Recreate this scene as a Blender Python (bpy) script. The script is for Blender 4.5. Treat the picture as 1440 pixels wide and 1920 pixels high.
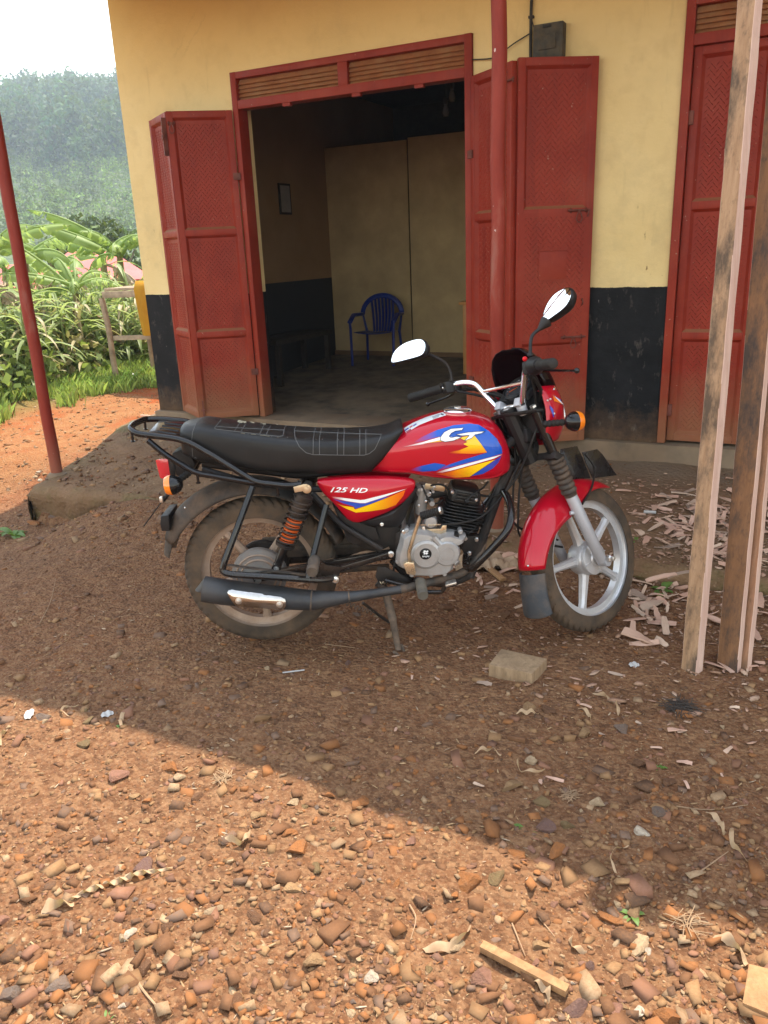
import bpy, bmesh, math, random
import numpy as np
from mathutils import Vector, Matrix, Quaternion
from mathutils.bvhtree import BVHTree
from mathutils.geometry import delaunay_2d_cdt

for _o in list(bpy.data.objects): bpy.data.objects.remove(_o)
SC = bpy.context.scene
COL = SC.collection
rad = math.radians

# ------------------------------------------------------------------ camera
CAM_YAW, CAM_PITCH, CAM_ROLL, CAM_H = rad(-27.4), rad(18.33), rad(-2.4), 1.45
FPX = 1490.0                                   # focal length in pixels of a 1440 x 1920 frame
_f = Vector((math.sin(CAM_YAW)*math.cos(CAM_PITCH), math.cos(CAM_YAW)*math.cos(CAM_PITCH), -math.sin(CAM_PITCH)))
_r = Vector((math.cos(CAM_YAW), -math.sin(CAM_YAW), 0)); _u = _r.cross(_f)
CAM_R = _r*math.cos(CAM_ROLL)+_u*math.sin(CAM_ROLL); CAM_U = -_r*math.sin(CAM_ROLL)+_u*math.cos(CAM_ROLL); CAM_F = _f
CAM_O = Vector((0, 0, CAM_H))
cd = bpy.data.cameras.new('camera'); cam = bpy.data.objects.new('camera', cd); COL.objects.link(cam)
cd.sensor_fit = 'VERTICAL'; cd.sensor_height = 36; cd.lens = FPX/1920*36; cd.clip_start = .05; cd.clip_end = 3000
_m = Matrix((CAM_R, CAM_U, -CAM_F)).transposed().to_4x4(); _m.translation = CAM_O; cam.matrix_world = _m
SC.camera = cam

# ------------------------------------------------------------------ sky, sun, exposure
SUN_EL, SUN_AZ = rad(64), rad(1)               # the sun stands behind the building: azimuth from +Y towards +X
w = bpy.data.worlds.new('World'); SC.world = w; w.use_nodes = True
nt = w.node_tree; nt.nodes.clear()
sky = nt.nodes.new('ShaderNodeTexSky'); sky.sky_type = 'NISHITA'; sky.sun_disc = False
sky.sun_elevation = SUN_EL; sky.sun_rotation = SUN_AZ; sky.air_density = 2.0; sky.dust_density = .4; sky.ozone_density = 1.0; sky.altitude = 0
bg = nt.nodes.new('ShaderNodeBackground'); bg.inputs[1].default_value = .14
wo = nt.nodes.new('ShaderNodeOutputWorld'); hs_ = nt.nodes.new('ShaderNodeHueSaturation'); hs_.inputs['Saturation'].default_value = .45     # thick valley haze: pale, almost white sky
nt.links.new(sky.outputs[0], hs_.inputs['Color']); nt.links.new(hs_.outputs[0], bg.inputs[0]); nt.links.new(bg.outputs[0], wo.inputs[0])
sd = bpy.data.lights.new('sun', 'SUN'); sd.energy = 3.05; sd.angle = rad(.6); sd.color = (1, .90, .75)
sun = bpy.data.objects.new('sun', sd); COL.objects.link(sun)
_sv = Vector((math.sin(SUN_AZ)*math.cos(SUN_EL), math.cos(SUN_AZ)*math.cos(SUN_EL), math.sin(SUN_EL)))
sun.rotation_euler = _sv.to_track_quat('Z', 'Y').to_euler(); sun.location = (0, 20, 40)
SC.view_settings.view_transform = 'Standard'; SC.view_settings.look = 'None'
SC.view_settings.exposure = 1.8; SC.view_settings.gamma = 1; SC.view_settings.use_curve_mapping = False

# ------------------------------------------------------------------ pixel rays of the photograph -> places in the world
def ray(px, py): return (CAM_F + CAM_R*((px-720)/FPX) - CAM_U*((py-960)/FPX))
def at_z(px, py, z): d = ray(px, py); return CAM_O + d*((z-CAM_H)/d.z)
def at_y(px, py, y): d = ray(px, py); return CAM_O + d*(y/d.y)
def at_x(px, py, x): d = ray(px, py); return CAM_O + d*(x/d.x)
def at_r(px, py, r): d = ray(px, py); return CAM_O + d*(r/math.hypot(d.x, d.y))

# ------------------------------------------------------------------ mesh helpers
def V(*a): return Vector(a)
def smoothstep(a, b, x):
    t = np.clip((np.asarray(x, float)-a)/(b-a), 0, 1); return t*t*(3-2*t)
def vnoise(x, y, seed=0):
    x = np.asarray(x, float); y = np.asarray(y, float)
    xi = np.floor(x).astype(np.int64); yi = np.floor(y).astype(np.int64); xf = x-xi; yf = y-yi
    def h(a, b):
        n = (a*374761393 + b*668265263 + seed*1442695041) & 0x7fffffff
        n = ((n ^ (n >> 13))*1274126177) & 0x7fffffff
        return ((n ^ (n >> 16)) & 0xffff)/65535.0
    u = xf*xf*(3-2*xf); v = yf*yf*(3-2*yf)
    return (h(xi, yi)*(1-u)+h(xi+1, yi)*u)*(1-v)+(h(xi, yi+1)*(1-u)+h(xi+1, yi+1)*u)*v - .5
def fbm(x, y, seed=0, oct=4):
    s = 0; a = 1
    for i in range(oct): s = s+a*vnoise(np.asarray(x)*2**i, np.asarray(y)*2**i, seed+i); a *= .5
    return s
def catmull(pts, n=6, closed=False):
    P = [Vector(p) for p in pts]; out = []; N = len(P)
    for i in range(N if closed else N-1):
        p0 = P[(i-1) % N] if closed or i > 0 else P[0]*2-P[1]
        p1 = P[i]; p2 = P[(i+1) % N]; p3 = P[(i+2) % N] if closed or i+2 < N else P[-1]*2-P[-2]
        for k in range(n):
            t = k/n; out.append(.5*((2*p1)+(p2-p0)*t+(2*p0-5*p1+4*p2-p3)*t*t+(3*p1-p0-3*p2+p3)*t**3))
    if not closed: out.append(P[-1].copy())
    return out
def rounded(pts, r, n=5):
    """polyline with its corners turned into arcs (for bent tube)"""
    P = [Vector(p) for p in pts]; out = [P[0]]
    for i in range(1, len(P)-1):
        a = P[i-1]-P[i]; b = P[i+1]-P[i]; d = min(r, a.length*.48, b.length*.48)
        A = P[i]+a.normalized()*d; B = P[i]+b.normalized()*d
        for k in range(n+1):
            t = k/n; out.append(A*(1-t)**2+P[i]*2*t*(1-t)+B*t*t)
    out.append(P[-1]); return out

OFFS = {}                                      # things whose meshes are written in world coordinates
class MB:
    def __init__(s): s.v = []; s.f = []; s.X = None
    def add(s, vs, fs):
        o = len(s.v); s.v += [tuple(p) for p in vs]; s.f += [tuple(i+o for i in f) for f in fs]; return s
    def box(s, c, size, rot=None):
        c = Vector(c); hx, hy, hz = size[0]/2, size[1]/2, size[2]/2
        vs = [Vector((x, y, z)) for x in (-hx, hx) for y in (-hy, hy) for z in (-hz, hz)]
        if rot is not None: vs = [rot @ q for q in vs]
        return s.add([c+q for q in vs], [(0, 1, 3, 2), (4, 6, 7, 5), (0, 4, 5, 1), (2, 3, 7, 6), (0, 2, 6, 4), (1, 5, 7, 3)])
    def bx(s, x0, x1, y0, y1, z0, z1): return s.box(((x0+x1)/2, (y0+y1)/2, (z0+z1)/2), (x1-x0, y1-y0, z1-z0))
    def beam(s, a, b, w, h, up=(0, 0, 1)):
        a = Vector(a); b = Vector(b); d = (b-a); L = d.length; d.normalize(); up = Vector(up)
        sd_ = d.cross(up).normalized(); u = sd_.cross(d); R = Matrix((d, sd_, u)).transposed()
        return s.box((a+b)/2, (L, w, h), R)
    def tube(s, pts, r, seg=10, caps=True, closed=False, flat=1.0):
        P = [Vector(p) for p in pts]; n = len(P); rs = r if isinstance(r, (list, tuple)) else [r]*n
        if len(rs) != n: rs = list(np.interp(np.linspace(0, 1, n), np.linspace(0, 1, len(rs)), rs))
        T = []
        for i in range(n):
            if closed: t = P[(i+1) % n]-P[i-1]
            else: t = P[min(i+1, n-1)]-P[max(i-1, 0)]
            T.append(t.normalized() if t.length > 1e-9 else Vector((0, 0, 1)))
        u = T[0].orthogonal().normalized()
        if abs(T[0].z) < .9: u = (Vector((0, 0, 1))-T[0]*T[0].z).normalized()
        vs = []; 
        for i in range(n):
            if i: u = (T[i-1].rotation_difference(T[i]) @ u); u = (u-T[i]*u.dot(T[i])).normalized()
            w_ = T[i].cross(u)
            for k in range(seg):
                a = 2*math.pi*k/seg; vs.append(P[i]+(u*math.cos(a)*flat+w_*math.sin(a))*rs[i])
        fs = []
        for i in range(n if closed else n-1):
            j = (i+1) % n
            for k in range(seg):
                l = (k+1) % seg; fs.append((i*seg+k, j*seg+k, j*seg+l, i*seg+l))
        if caps and not closed:
            fs.append(tuple(reversed(range(seg)))); fs.append(tuple((n-1)*seg+k for k in range(seg)))
        return s.add(vs, fs)
    def cyl(s, a, b, r, r2=None, seg=16): return s.tube([a, b], [r, r if r2 is None else r2], seg)
    def lathe(s, prof, o, ax, seg=32, closed=False, arc=None):
        """prof: (radius, height along ax)"""
        o = Vector(o); ax = Vector(ax).normalized(); u = ax.orthogonal().normalized(); w_ = ax.cross(u); vs = []
        n = len(prof)
        for k in range(seg):
            a = 2*math.pi*k/seg; d = u*math.cos(a)+w_*math.sin(a)
            for (r, h) in prof: vs.append(o+ax*h+d*r)
        fs = []
        for k in range(seg):
            l = (k+1) % seg
            for i in range(n if closed else n-1):
                j = (i+1) % n; fs.append((k*n+i, l*n+i, l*n+j, k*n+j))
        if not closed:
            if prof[0][0] > 1e-6: fs.append(tuple(k*n for k in range(seg)))
            if prof[-1][0] > 1e-6: fs.append(tuple(k*n+n-1 for k in reversed(range(seg))))
        return s.add(vs, fs)
    def prism(s, pts, off):
        n = len(pts); A = [Vector(p) for p in pts]; off = Vector(off)
        fs = [tuple(range(n)), tuple(reversed(range(n, 2*n)))]+[(i, n+i, n+(i+1) % n, (i+1) % n) for i in range(n)]
        return s.add(A+[a+off for a in A], fs)
    def loft(s, rings, caps=True, closed=True):
        n = len(rings[0]); vs = [p for r in rings for p in r]; fs = []
        for i in range(len(rings)-1):
            for k in range(n if closed else n-1):
                l = (k+1) % n; fs.append((i*n+k, i*n+l, (i+1)*n+l, (i+1)*n+k))
        if caps and closed: fs.append(tuple(reversed(range(n)))); fs.append(tuple((len(rings)-1)*n+k for k in range(n)))
        return s.add(vs, fs)
    def sheet(s, rows): return s.loft(rows, caps=False, closed=False)
    def ball(s, c, r, seg=16, rings=10, ax=(0, 0, 1), sc=(1, 1, 1)):
        pr = [(math.sin(math.pi*i/rings)*1.0, -math.cos(math.pi*i/rings)) for i in range(rings+1)]
        t = MB().lathe([(max(a, 1e-7), b) for a, b in pr], (0, 0, 0), ax, seg)
        return s.add([Vector(c)+Vector((p[0]*sc[0], p[1]*sc[1], p[2]*sc[2]))*r for p in t.v], t.f)
    def xform(s, M, i0=0):
        s.v = s.v[:i0]+[tuple(M @ Vector(p)) for p in s.v[i0:]]; return s
    def build(s, name, mat=None, parent=None, smooth=True, bevel=0, ang=35, solid=0, segs=2, subs=0, merge=0):
        me = bpy.data.meshes.new(name); me.from_pydata(s.v, [], s.f); me.update()
        bm = bmesh.new(); bm.from_mesh(me)
        bmesh.ops.remove_doubles(bm, verts=bm.verts, dist=merge or 1e-6)
        bmesh.ops.recalc_face_normals(bm, faces=bm.faces)
        if bevel:
            es = [e for e in bm.edges if len(e.link_faces) == 2 and e.calc_face_angle(0) > rad(30)]
            if es: bmesh.ops.bevel(bm, geom=es, offset=bevel, segments=segs, profile=.6, affect='EDGES', clamp_overlap=True)
        bm.to_mesh(me); bm.free()
        if smooth:
            me.polygons.foreach_set('use_smooth', [True]*len(me.polygons)); me.set_sharp_from_angle(angle=rad(ang))
        o = bpy.data.objects.new(name, me); COL.objects.link(o)
        if mat: me.materials.append(mat)
        if parent is not None:
            o.parent = parent
            if parent.name in OFFS:
                OFFS[o.name] = OFFS[parent.name]; me.transform(Matrix.Translation(-OFFS[parent.name]))
        if solid: md = o.modifiers.new('solid', 'SOLIDIFY'); md.thickness = solid; md.offset = 0
        if subs: md = o.modifiers.new('sub', 'SUBSURF'); md.levels = subs; md.render_levels = subs
        return o

def tag(o, label=None, cat=None, group=None, kind=None):
    if label: o['label'] = label
    if cat: o['category'] = cat
    if group: o['group'] = group
    if kind: o['kind'] = kind
    return o
def empty(name, loc=(0, 0, 0), rz=0):
    o = bpy.data.objects.new(name, None); COL.objects.link(o); o.location = loc; o.rotation_euler.z = rz; o.empty_display_size = .1; return o
def thing(name, loc, label, cat, group=None):
    o = empty(name, loc); OFFS[o.name] = Vector(loc); return tag(o, label, cat, group)
def inst(src, name=None, parent=None, loc=None, rot=None, scale=None):
    o = bpy.data.objects.new(name or src.name.split('.')[0], src.data); COL.objects.link(o)
    if parent is not None: o.parent = parent
    if loc is not None: o.location = loc
    if rot is not None: o.rotation_euler = rot
    if scale is not None: o.scale = scale
    return o

def npmesh(name, verts, faces_tri, mat, col=None, smooth=False, parent=None, quads=None):
    """big triangle (or quad) soups from numpy arrays, with an optional colour per face corner"""
    me = bpy.data.meshes.new(name); F = faces_tri; k = F.shape[1]
    me.vertices.add(len(verts)); me.vertices.foreach_set('co', np.asarray(verts, np.float32).ravel())
    me.loops.add(F.size); me.loops.foreach_set('vertex_index', F.astype(np.int32).ravel())
    me.polygons.add(len(F)); me.polygons.foreach_set('loop_start', np.arange(0, F.size, k, dtype=np.int32))
    me.polygons.foreach_set('loop_total', np.full(len(F), k, np.int32))
    if smooth: me.polygons.foreach_set('use_smooth', np.ones(len(F), bool))
    me.update(calc_edges=True)
    if col is not None:
        a = me.color_attributes.new('Col', 'FLOAT_COLOR', 'POINT')
        a.data.foreach_set('color', np.concatenate([col, np.ones((len(col), 1))], 1).astype(np.float32).ravel())
    o = bpy.data.objects.new(name, me); COL.objects.link(o); me.materials.append(mat)
    if parent is not None: o.parent = parent
    return o

# ------------------------------------------------------------------ materials
class NT:
    """tiny node-tree writer"""
    def __init__(s, name):
        s.m = bpy.data.materials.new(name); s.m.use_nodes = True; s.t = s.m.node_tree; s.t.nodes.clear()
        s.out = s.n('ShaderNodeOutputMaterial'); s.b = s.n('ShaderNodeBsdfPrincipled'); s.l(s.b.outputs[0], s.out.inputs[0])
    def n(s, ty, **k):
        nd = s.t.nodes.new(ty)
        for a, b in k.items(): setattr(nd, a, b)
        return nd
    def l(s, a, b): s.t.links.new(a, b)
    def put(s, sock, v):
        if hasattr(v, 'is_output') or isinstance(v, bpy.types.NodeSocket): s.l(v, sock)
        elif isinstance(v, (tuple, list)) and len(v) == 3 and sock.type == 'RGBA': sock.default_value = (*v, 1)
        else: sock.default_value = v
    def pos(s): return s.n('ShaderNodeNewGeometry').outputs['Position']
    def obj(s): return s.n('ShaderNodeTexCoord').outputs['Object']
    def noise(s, co, scale, detail=4, rough=.6, dist=0):
        nd = s.n('ShaderNodeTexNoise'); s.l(co, nd.inputs['Vector']); nd.inputs['Scale'].default_value = scale
        nd.inputs['Detail'].default_value = detail; nd.inputs['Roughness'].default_value = rough; nd.inputs['Distortion'].default_value = dist
        return nd.outputs['Fac']
    def vor(s, co, scale, feature='F1', out='Distance'):
        nd = s.n('ShaderNodeTexVoronoi', feature=feature); s.l(co, nd.inputs['Vector']); nd.inputs['Scale'].default_value = scale; return nd.outputs[out]
    def map(s, co, scale=(1, 1, 1), rot=(0, 0, 0), loc=(0, 0, 0)):
        nd = s.n('ShaderNodeMapping'); s.l(co, nd.inputs['Vector']); nd.inputs['Scale'].default_value = scale; nd.inputs['Rotation'].default_value = rot; nd.inputs['Location'].default_value = loc; return nd.outputs[0]
    def ramp(s, fac, stops):
        nd = s.n('ShaderNodeValToRGB'); s.l(fac, nd.inputs[0]); e = nd.color_ramp.elements
        while len(e) < len(stops): e.new(.5)
        for i, (p, c) in enumerate(stops):
            e[i].position = p; e[i].color = (c, c, c, 1) if not isinstance(c, (tuple, list)) else (*c, 1)
        return nd.outputs[0]
    def mix(s, fac, a, b, mode='MIX'):
        nd = s.n('ShaderNodeMix', data_type='RGBA', blend_type=mode); s.put(nd.inputs[0], fac); s.put(nd.inputs[6], a); s.put(nd.inputs[7], b); return nd.outputs[2]
    def math(s, op, a, b=None, clamp=False):
        nd = s.n('ShaderNodeMath', operation=op, use_clamp=clamp); s.put(nd.inputs[0], a)
        if b is not None: s.put(nd.inputs[1], b)
        return nd.outputs[0]
    def sep(s, v): return s.n('ShaderNodeSeparateXYZ'), v
    def xyz(s, v): nd = s.n('ShaderNodeSeparateXYZ'); s.l(v, nd.inputs[0]); return nd.outputs
    def range(s, v, a, b, c=0, d=1):
        nd = s.n('ShaderNodeMapRange'); s.put(nd.inputs[0], v)
        for i, q in enumerate((a, b, c, d)): s.put(nd.inputs[i+1], q)
        return nd.outputs[0]
    def bump(s, h, strength=.3, dist=.01):
        nd = s.n('ShaderNodeBump'); s.l(h, nd.inputs['Height']); nd.inputs['Strength'].default_value = strength; nd.inputs['Distance'].default_value = dist
        s.l(nd.outputs[0], s.b.inputs['Normal']); return nd
    def col(s, v): s.put(s.b.inputs['Base Color'], v)
    def set(s, **k):
        for a, b in k.items(): s.put(s.b.inputs[a.replace('_', ' ')], b)
        return s

def pbr(name, base, rough=.5, metal=0, var=.12, scale=12, bump=0, bscale=150, coat=0, dust=0, dustcol=(.26, .15, .085), dscale=9, rvar=.1, zlo=None, spec=.28):
    """painted / plastic / metal surface with uneven tone, fine relief and settled dust"""
    t = NT(name); co = t.obj()
    nz = t.noise(co, scale, 5)
    lo = tuple(c*(1-var) for c in base); hi = tuple(min(1, c*(1+var)) for c in base)
    c = t.mix(t.range(nz, .3, .7), lo, hi)
    rg = t.range(t.noise(co, scale*2.7, 4), .3, .7, rough-rvar, rough+rvar)
    mt = metal
    if dust:
        dn = t.noise(co, dscale, 6, .7)
        amt = t.range(dn, .42, .72, 0, dust)
        if zlo is not None:
            z = t.xyz(co)[2]; amt = t.math('ADD', amt, t.math('MULTIPLY', t.range(z, zlo[0], zlo[1], zlo[2], 0), t.range(dn, .3, .6)), True)
        nrm = t.xyz(t.n('ShaderNodeNewGeometry').outputs['Normal'])[2]
        amt = t.math('MULTIPLY', amt, t.range(nrm, -.6, .7, .55, 1.15), True)
        c = t.mix(amt, c, dustcol); rg = t.math('ADD', rg, t.math('MULTIPLY', amt, .4), True)
        if metal: mt = t.math('MULTIPLY', t.math('SUBTRACT', 1, amt), metal)
    t.col(c); t.put(t.b.inputs['Roughness'], rg); t.put(t.b.inputs['Metallic'], mt)
    t.b.inputs['Specular IOR Level'].default_value = spec
    if coat: t.set(Coat_Weight=coat, Coat_Roughness=.04, Coat_IOR=1.36)
    if bump: t.bump(t.noise(co, bscale, 3), bump, .004)
    return t.m
# ================================================================== the setting
rng = np.random.default_rng(7); random.seed(7)
SLAB_X0, SLAB_Y0 = -4.88, 3.43
def slab_top(x, y): return .055+.05*(np.asarray(y, float)-3.43)+.03*smoothstep(-3.6, -4.8, np.asarray(x, float))*smoothstep(4, 5, y)
def slab_left(y): return -4.92+.46*(1-np.clip((np.asarray(y, float)-3.43)/1.5, 0, 1))
def gz(x, y):
    x = np.asarray(x, float); y = np.asarray(y, float)
    z = .03*fbm(x*.8, y*.8, 3, 3)
    L = smoothstep(3.0, 4.4, -x)
    z = z-.2*L*(1-smoothstep(3.5, 4.4, y))+L*smoothstep(4.2, 6.5, y)*.05
    st = slab_top(x, y)
    inside = smoothstep(.03, .13, x-slab_left(y))*smoothstep(3.42, 3.5, y)
    ramp = smoothstep(-4.25, -3.35, x)*(1-smoothstep(-1.9, -1.35, x))
    rz = slab_top(x, 3.43)+.014-.04*np.clip(y-3.43, 0, 5)
    z = np.where(y < 3.43, z+(rz-z)*ramp*smoothstep(2.7, 3.43, y), z)
    low = np.where(y > 3.43, np.where(ramp > .02, np.minimum(rz*ramp+(st-.09)*(1-ramp), st+.014), st-.09), st-.09)
    z = z*(1-inside)+low*inside
    bank = smoothstep(6.8, 7.6, -x)*smoothstep(2, 5, y)
    z = z+.08*bank-.6*smoothstep(14, 60, -x)
    return z
def gzv(x, y): return float(gz(x, y))

# ---- ground sheet: fine in front of the camera, coarse towards the horizon
def axis(lo, hi, a, b, st, g):
    mid = list(np.arange(a, b+1e-6, st)); l = []; q = a; d = st
    while q > lo: d *= g; q -= d; l.append(q)
    r = []; q = b; d = st
    while q < hi: d *= g; q += d; r.append(q)
    return np.array(l[::-1]+mid+r)
gx = axis(-500, 500, -5.6, 1.6, .022, 1.12); gy = axis(-60, 500, .5, 4.2, .022, 1.12)
GX, GY = np.meshgrid(gx, gy)
FOOT = ((-.625, 2.898, .20, -.004), (-1.355, 2.395, .14, -.006), (-1.345, 2.62, .14, -.006), (-1.726, 2.291, .25, -.004))
def gfull(x, y):
    x = np.asarray(x, float); y = np.asarray(y, float); near = (smoothstep(-9, -6, x)*(1-smoothstep(2, 5, x)))*(1-smoothstep(6, 11, y))
    z = gz(x, y)+near*(.013*fbm(x*5, y*5, 11, 3)+.014*fbm(x*17, y*17, 21, 2))
    for cx, cy, r_, zz in FOOT: w_ = np.exp(-((x-cx)**2+(y-cy)**2)/r_**2); z = z*(1-w_)+zz*w_     # pressed flat under tyres and stand
    return z
GZ = gfull(GX, GY)
nx, ny = len(gx), len(gy)
idx = np.arange(nx*ny).reshape(ny, nx)
Q = np.stack([idx[:-1, :-1], idx[:-1, 1:], idx[1:, 1:], idx[1:, :-1]], -1).reshape(-1, 4)

def soil_material():
    t = NT('red_brown_soil'); p = t.pos(); X, Y, Z = t.xyz(p)
    big = t.noise(p, .9, 4); mid = t.noise(p, 7, 6, .65); fine = t.noise(p, 60, 5, .7)
    c = t.mix(t.range(mid, .3, .7), (.100, .044, .0205), (.188, .087, .040))
    c = t.mix(t.range(big, .4, .65), c, (.152, .064, .028))
    c = t.mix(t.range(fine, .45, .75), c, (.245, .135, .07))
    cr_ = t.vor(p, 55, 'F1', 'Color'); crx = t.xyz(cr_)[0]; c = t.mix(t.range(crx, .55, 1, 0, .5), c, (.27, .15, .075)); c = t.mix(t.range(crx, .3, 0, 0, .5), c, (.06, .028, .014))
    c = t.mix(t.range(t.noise(p, 130, 3), .62, .72), c, (.34, .21, .115))
    c = t.mix(t.range(t.noise(p, 95, 3), .33, .25), c, (.04, .02, .012))
    # the lane beside the house is worn to bare orange clay, grass ground beyond it
    lane = t.math('MULTIPLY', t.range(X, -4.6, -5.3), t.range(t.math('ADD', Y, t.math('MULTIPLY', mid, .8)), 3.7, 4.5))
    lc = t.mix(t.range(mid, .3, .7), (.22, .075, .024), (.28, .135, .055)); lc = t.mix(t.range(fine, .55, .7), lc, (.33, .2, .1))
    lc = t.mix(t.range(big, .52, .6), lc, (.26, .065, .016))
    c = t.mix(lane, c, lc)
    gr = t.math('MULTIPLY', t.range(t.math('ADD', X, t.math('MULTIPLY', big, .9)), -6.2, -6.9), t.range(Y, 3.5, 4.6))
    c = t.mix(gr, c, t.mix(t.range(mid, .35, .65), (.05, .08, .018), (.11, .13, .035)))
    t.col(c); t.set(Roughness=.95); t.b.inputs['Specular IOR Level'].default_value = .2
    h = t.math('ADD', t.math('MULTIPLY', mid, .5), t.math('ADD', t.math('MULTIPLY', fine, .35), t.math('MULTIPLY', t.vor(p, 75), -.5)))
    t.bump(h, .9, .02); return t.m
M_soil = soil_material()
ground = npmesh('ground', np.stack([GX, GY, GZ], -1).reshape(-1, 3), Q, M_soil, smooth=True); tag(ground, kind='structure')

# ---- veranda floor: an old trodden slab with a broken edge
def slab_material():
    t = NT('trodden_veranda_floor'); p = t.pos(); X, Y, Z = t.xyz(p); mid = t.noise(p, 5, 6, .65); fine = t.noise(p, 45, 5, .7); big = t.noise(p, 1.3, 4)
    c = t.mix(t.range(mid, .3, .7), (.125, .066, .033), (.215, .125, .066)); c = t.mix(t.range(big, .45, .65), c, (.185, .115, .064))
    c = t.mix(t.range(fine, .6, .75), c, (.30, .2, .12)); c = t.mix(t.range(fine, .38, .28), c, (.055, .03, .017))
    moss = t.math('MULTIPLY', t.range(t.math('ADD', Y, t.math('MULTIPLY', mid, .4)), 3.78, 3.55), t.range(t.noise(p, 6, 5), .46, .6))
    moss2 = t.math('MULTIPLY', t.range(t.math('ADD', X, t.math('MULTIPLY', mid, .5)), -4.05, -4.5), t.range(t.noise(p, 4, 5), .42, .62))
    c = t.mix(t.math('MULTIPLY', t.math('MAXIMUM', moss, moss2), .75), c, t.mix(t.range(fine, .4, .6), (.075, .075, .02), (.14, .115, .045)))
    c = t.mix(t.math('MULTIPLY', t.range(Y, 4.3, 4.8), t.range(big, .4, .6, .2, .8)), c, (.17, .125, .085))
    t.col(c); t.set(Roughness=.93); t.b.inputs['Specular IOR Level'].default_value = .2
    t.bump(t.math('ADD', mid, t.math('ADD', t.math('MULTIPLY', fine, .6), t.math('MULTIPLY', t.vor(p, 38), -.5))), .9, .016); return t.m
M_slab = slab_material()
sx = axis(SLAB_X0, 6, -4.8, 1.2, .035, 1.3); sx[0] = SLAB_X0
sy = np.concatenate([np.arange(SLAB_Y0, 4.2, .03), np.arange(4.2, 5.06, .08), np.arange(5.1, 9, .5)])
SX, SY = np.meshgrid(sx, sy)
edge = .05*fbm(SX*2.3, SX*0+3, 5, 4)
wgt = 1-smoothstep(3.43, 3.9, SY); SYd = SY+edge*wgt
wx = 1-smoothstep(SLAB_X0, SLAB_X0+.5, SX); sh_ = 1-smoothstep(SLAB_X0, SLAB_X0+1.9, SX); SXd = SX+.07*fbm(SY*2+9, SY*0+1, 8, 3)*wx+(slab_left(SY)-SLAB_X0)*sh_
SZ = slab_top(SX, SY)+.018*fbm(SX*3.3, SY*3.3, 31, 4)+.007*fbm(SX*22, SY*22, 41, 2)
rnd = np.minimum(np.clip((SY-SLAB_Y0)/.06, 0, 1), np.clip((SX-SLAB_X0)/.05, 0, 1)); SZ = SZ-(.045+.05*fbm(SX*5, SY*5, 71, 3))*(1-rnd)**1.5
rows = [np.stack([SXd, SYd, SZ], -1)]
front = []
for k in range(1, 9):                          # the front face going down
    zz = SZ[0]-.05*k; front.append(np.stack([SXd[0]+.03*fbm(SX[0]*6, zz*8, 57, 3), SYd[0]+.055*fbm(SX[0]*6, zz*8, 51, 4)*min(1, k/2)+.012*k, zz], -1))
F0 = np.concatenate([np.array(front[::-1]), rows[0]], 0)
left = []
for k in range(8, 0, -1):
    c = F0[:, 0].copy(); c[:, 0] += .06*fbm(c[:, 1]*6, c[:, 2]*6+k*.5, 61, 3); c[:, 2] = np.minimum(c[:, 2], rows[0][0, 0, 2]+2)-.05*k
    c[:8, 2] = F0[:8, 0, 2]; left.append(c)
F0 = np.concatenate([np.stack(left, 1), F0], 1)
h_, w_ = F0.shape[:2]; ii = np.arange(h_*w_).reshape(h_, w_)
QS = np.stack([ii[:-1, :-1], ii[:-1, 1:], ii[1:, 1:], ii[1:, :-1]], -1).reshape(-1, 4)
slab = npmesh('veranda_floor', F0.reshape(-1, 3), QS, M_slab, smooth=True); tag(slab, kind='structure')

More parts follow.
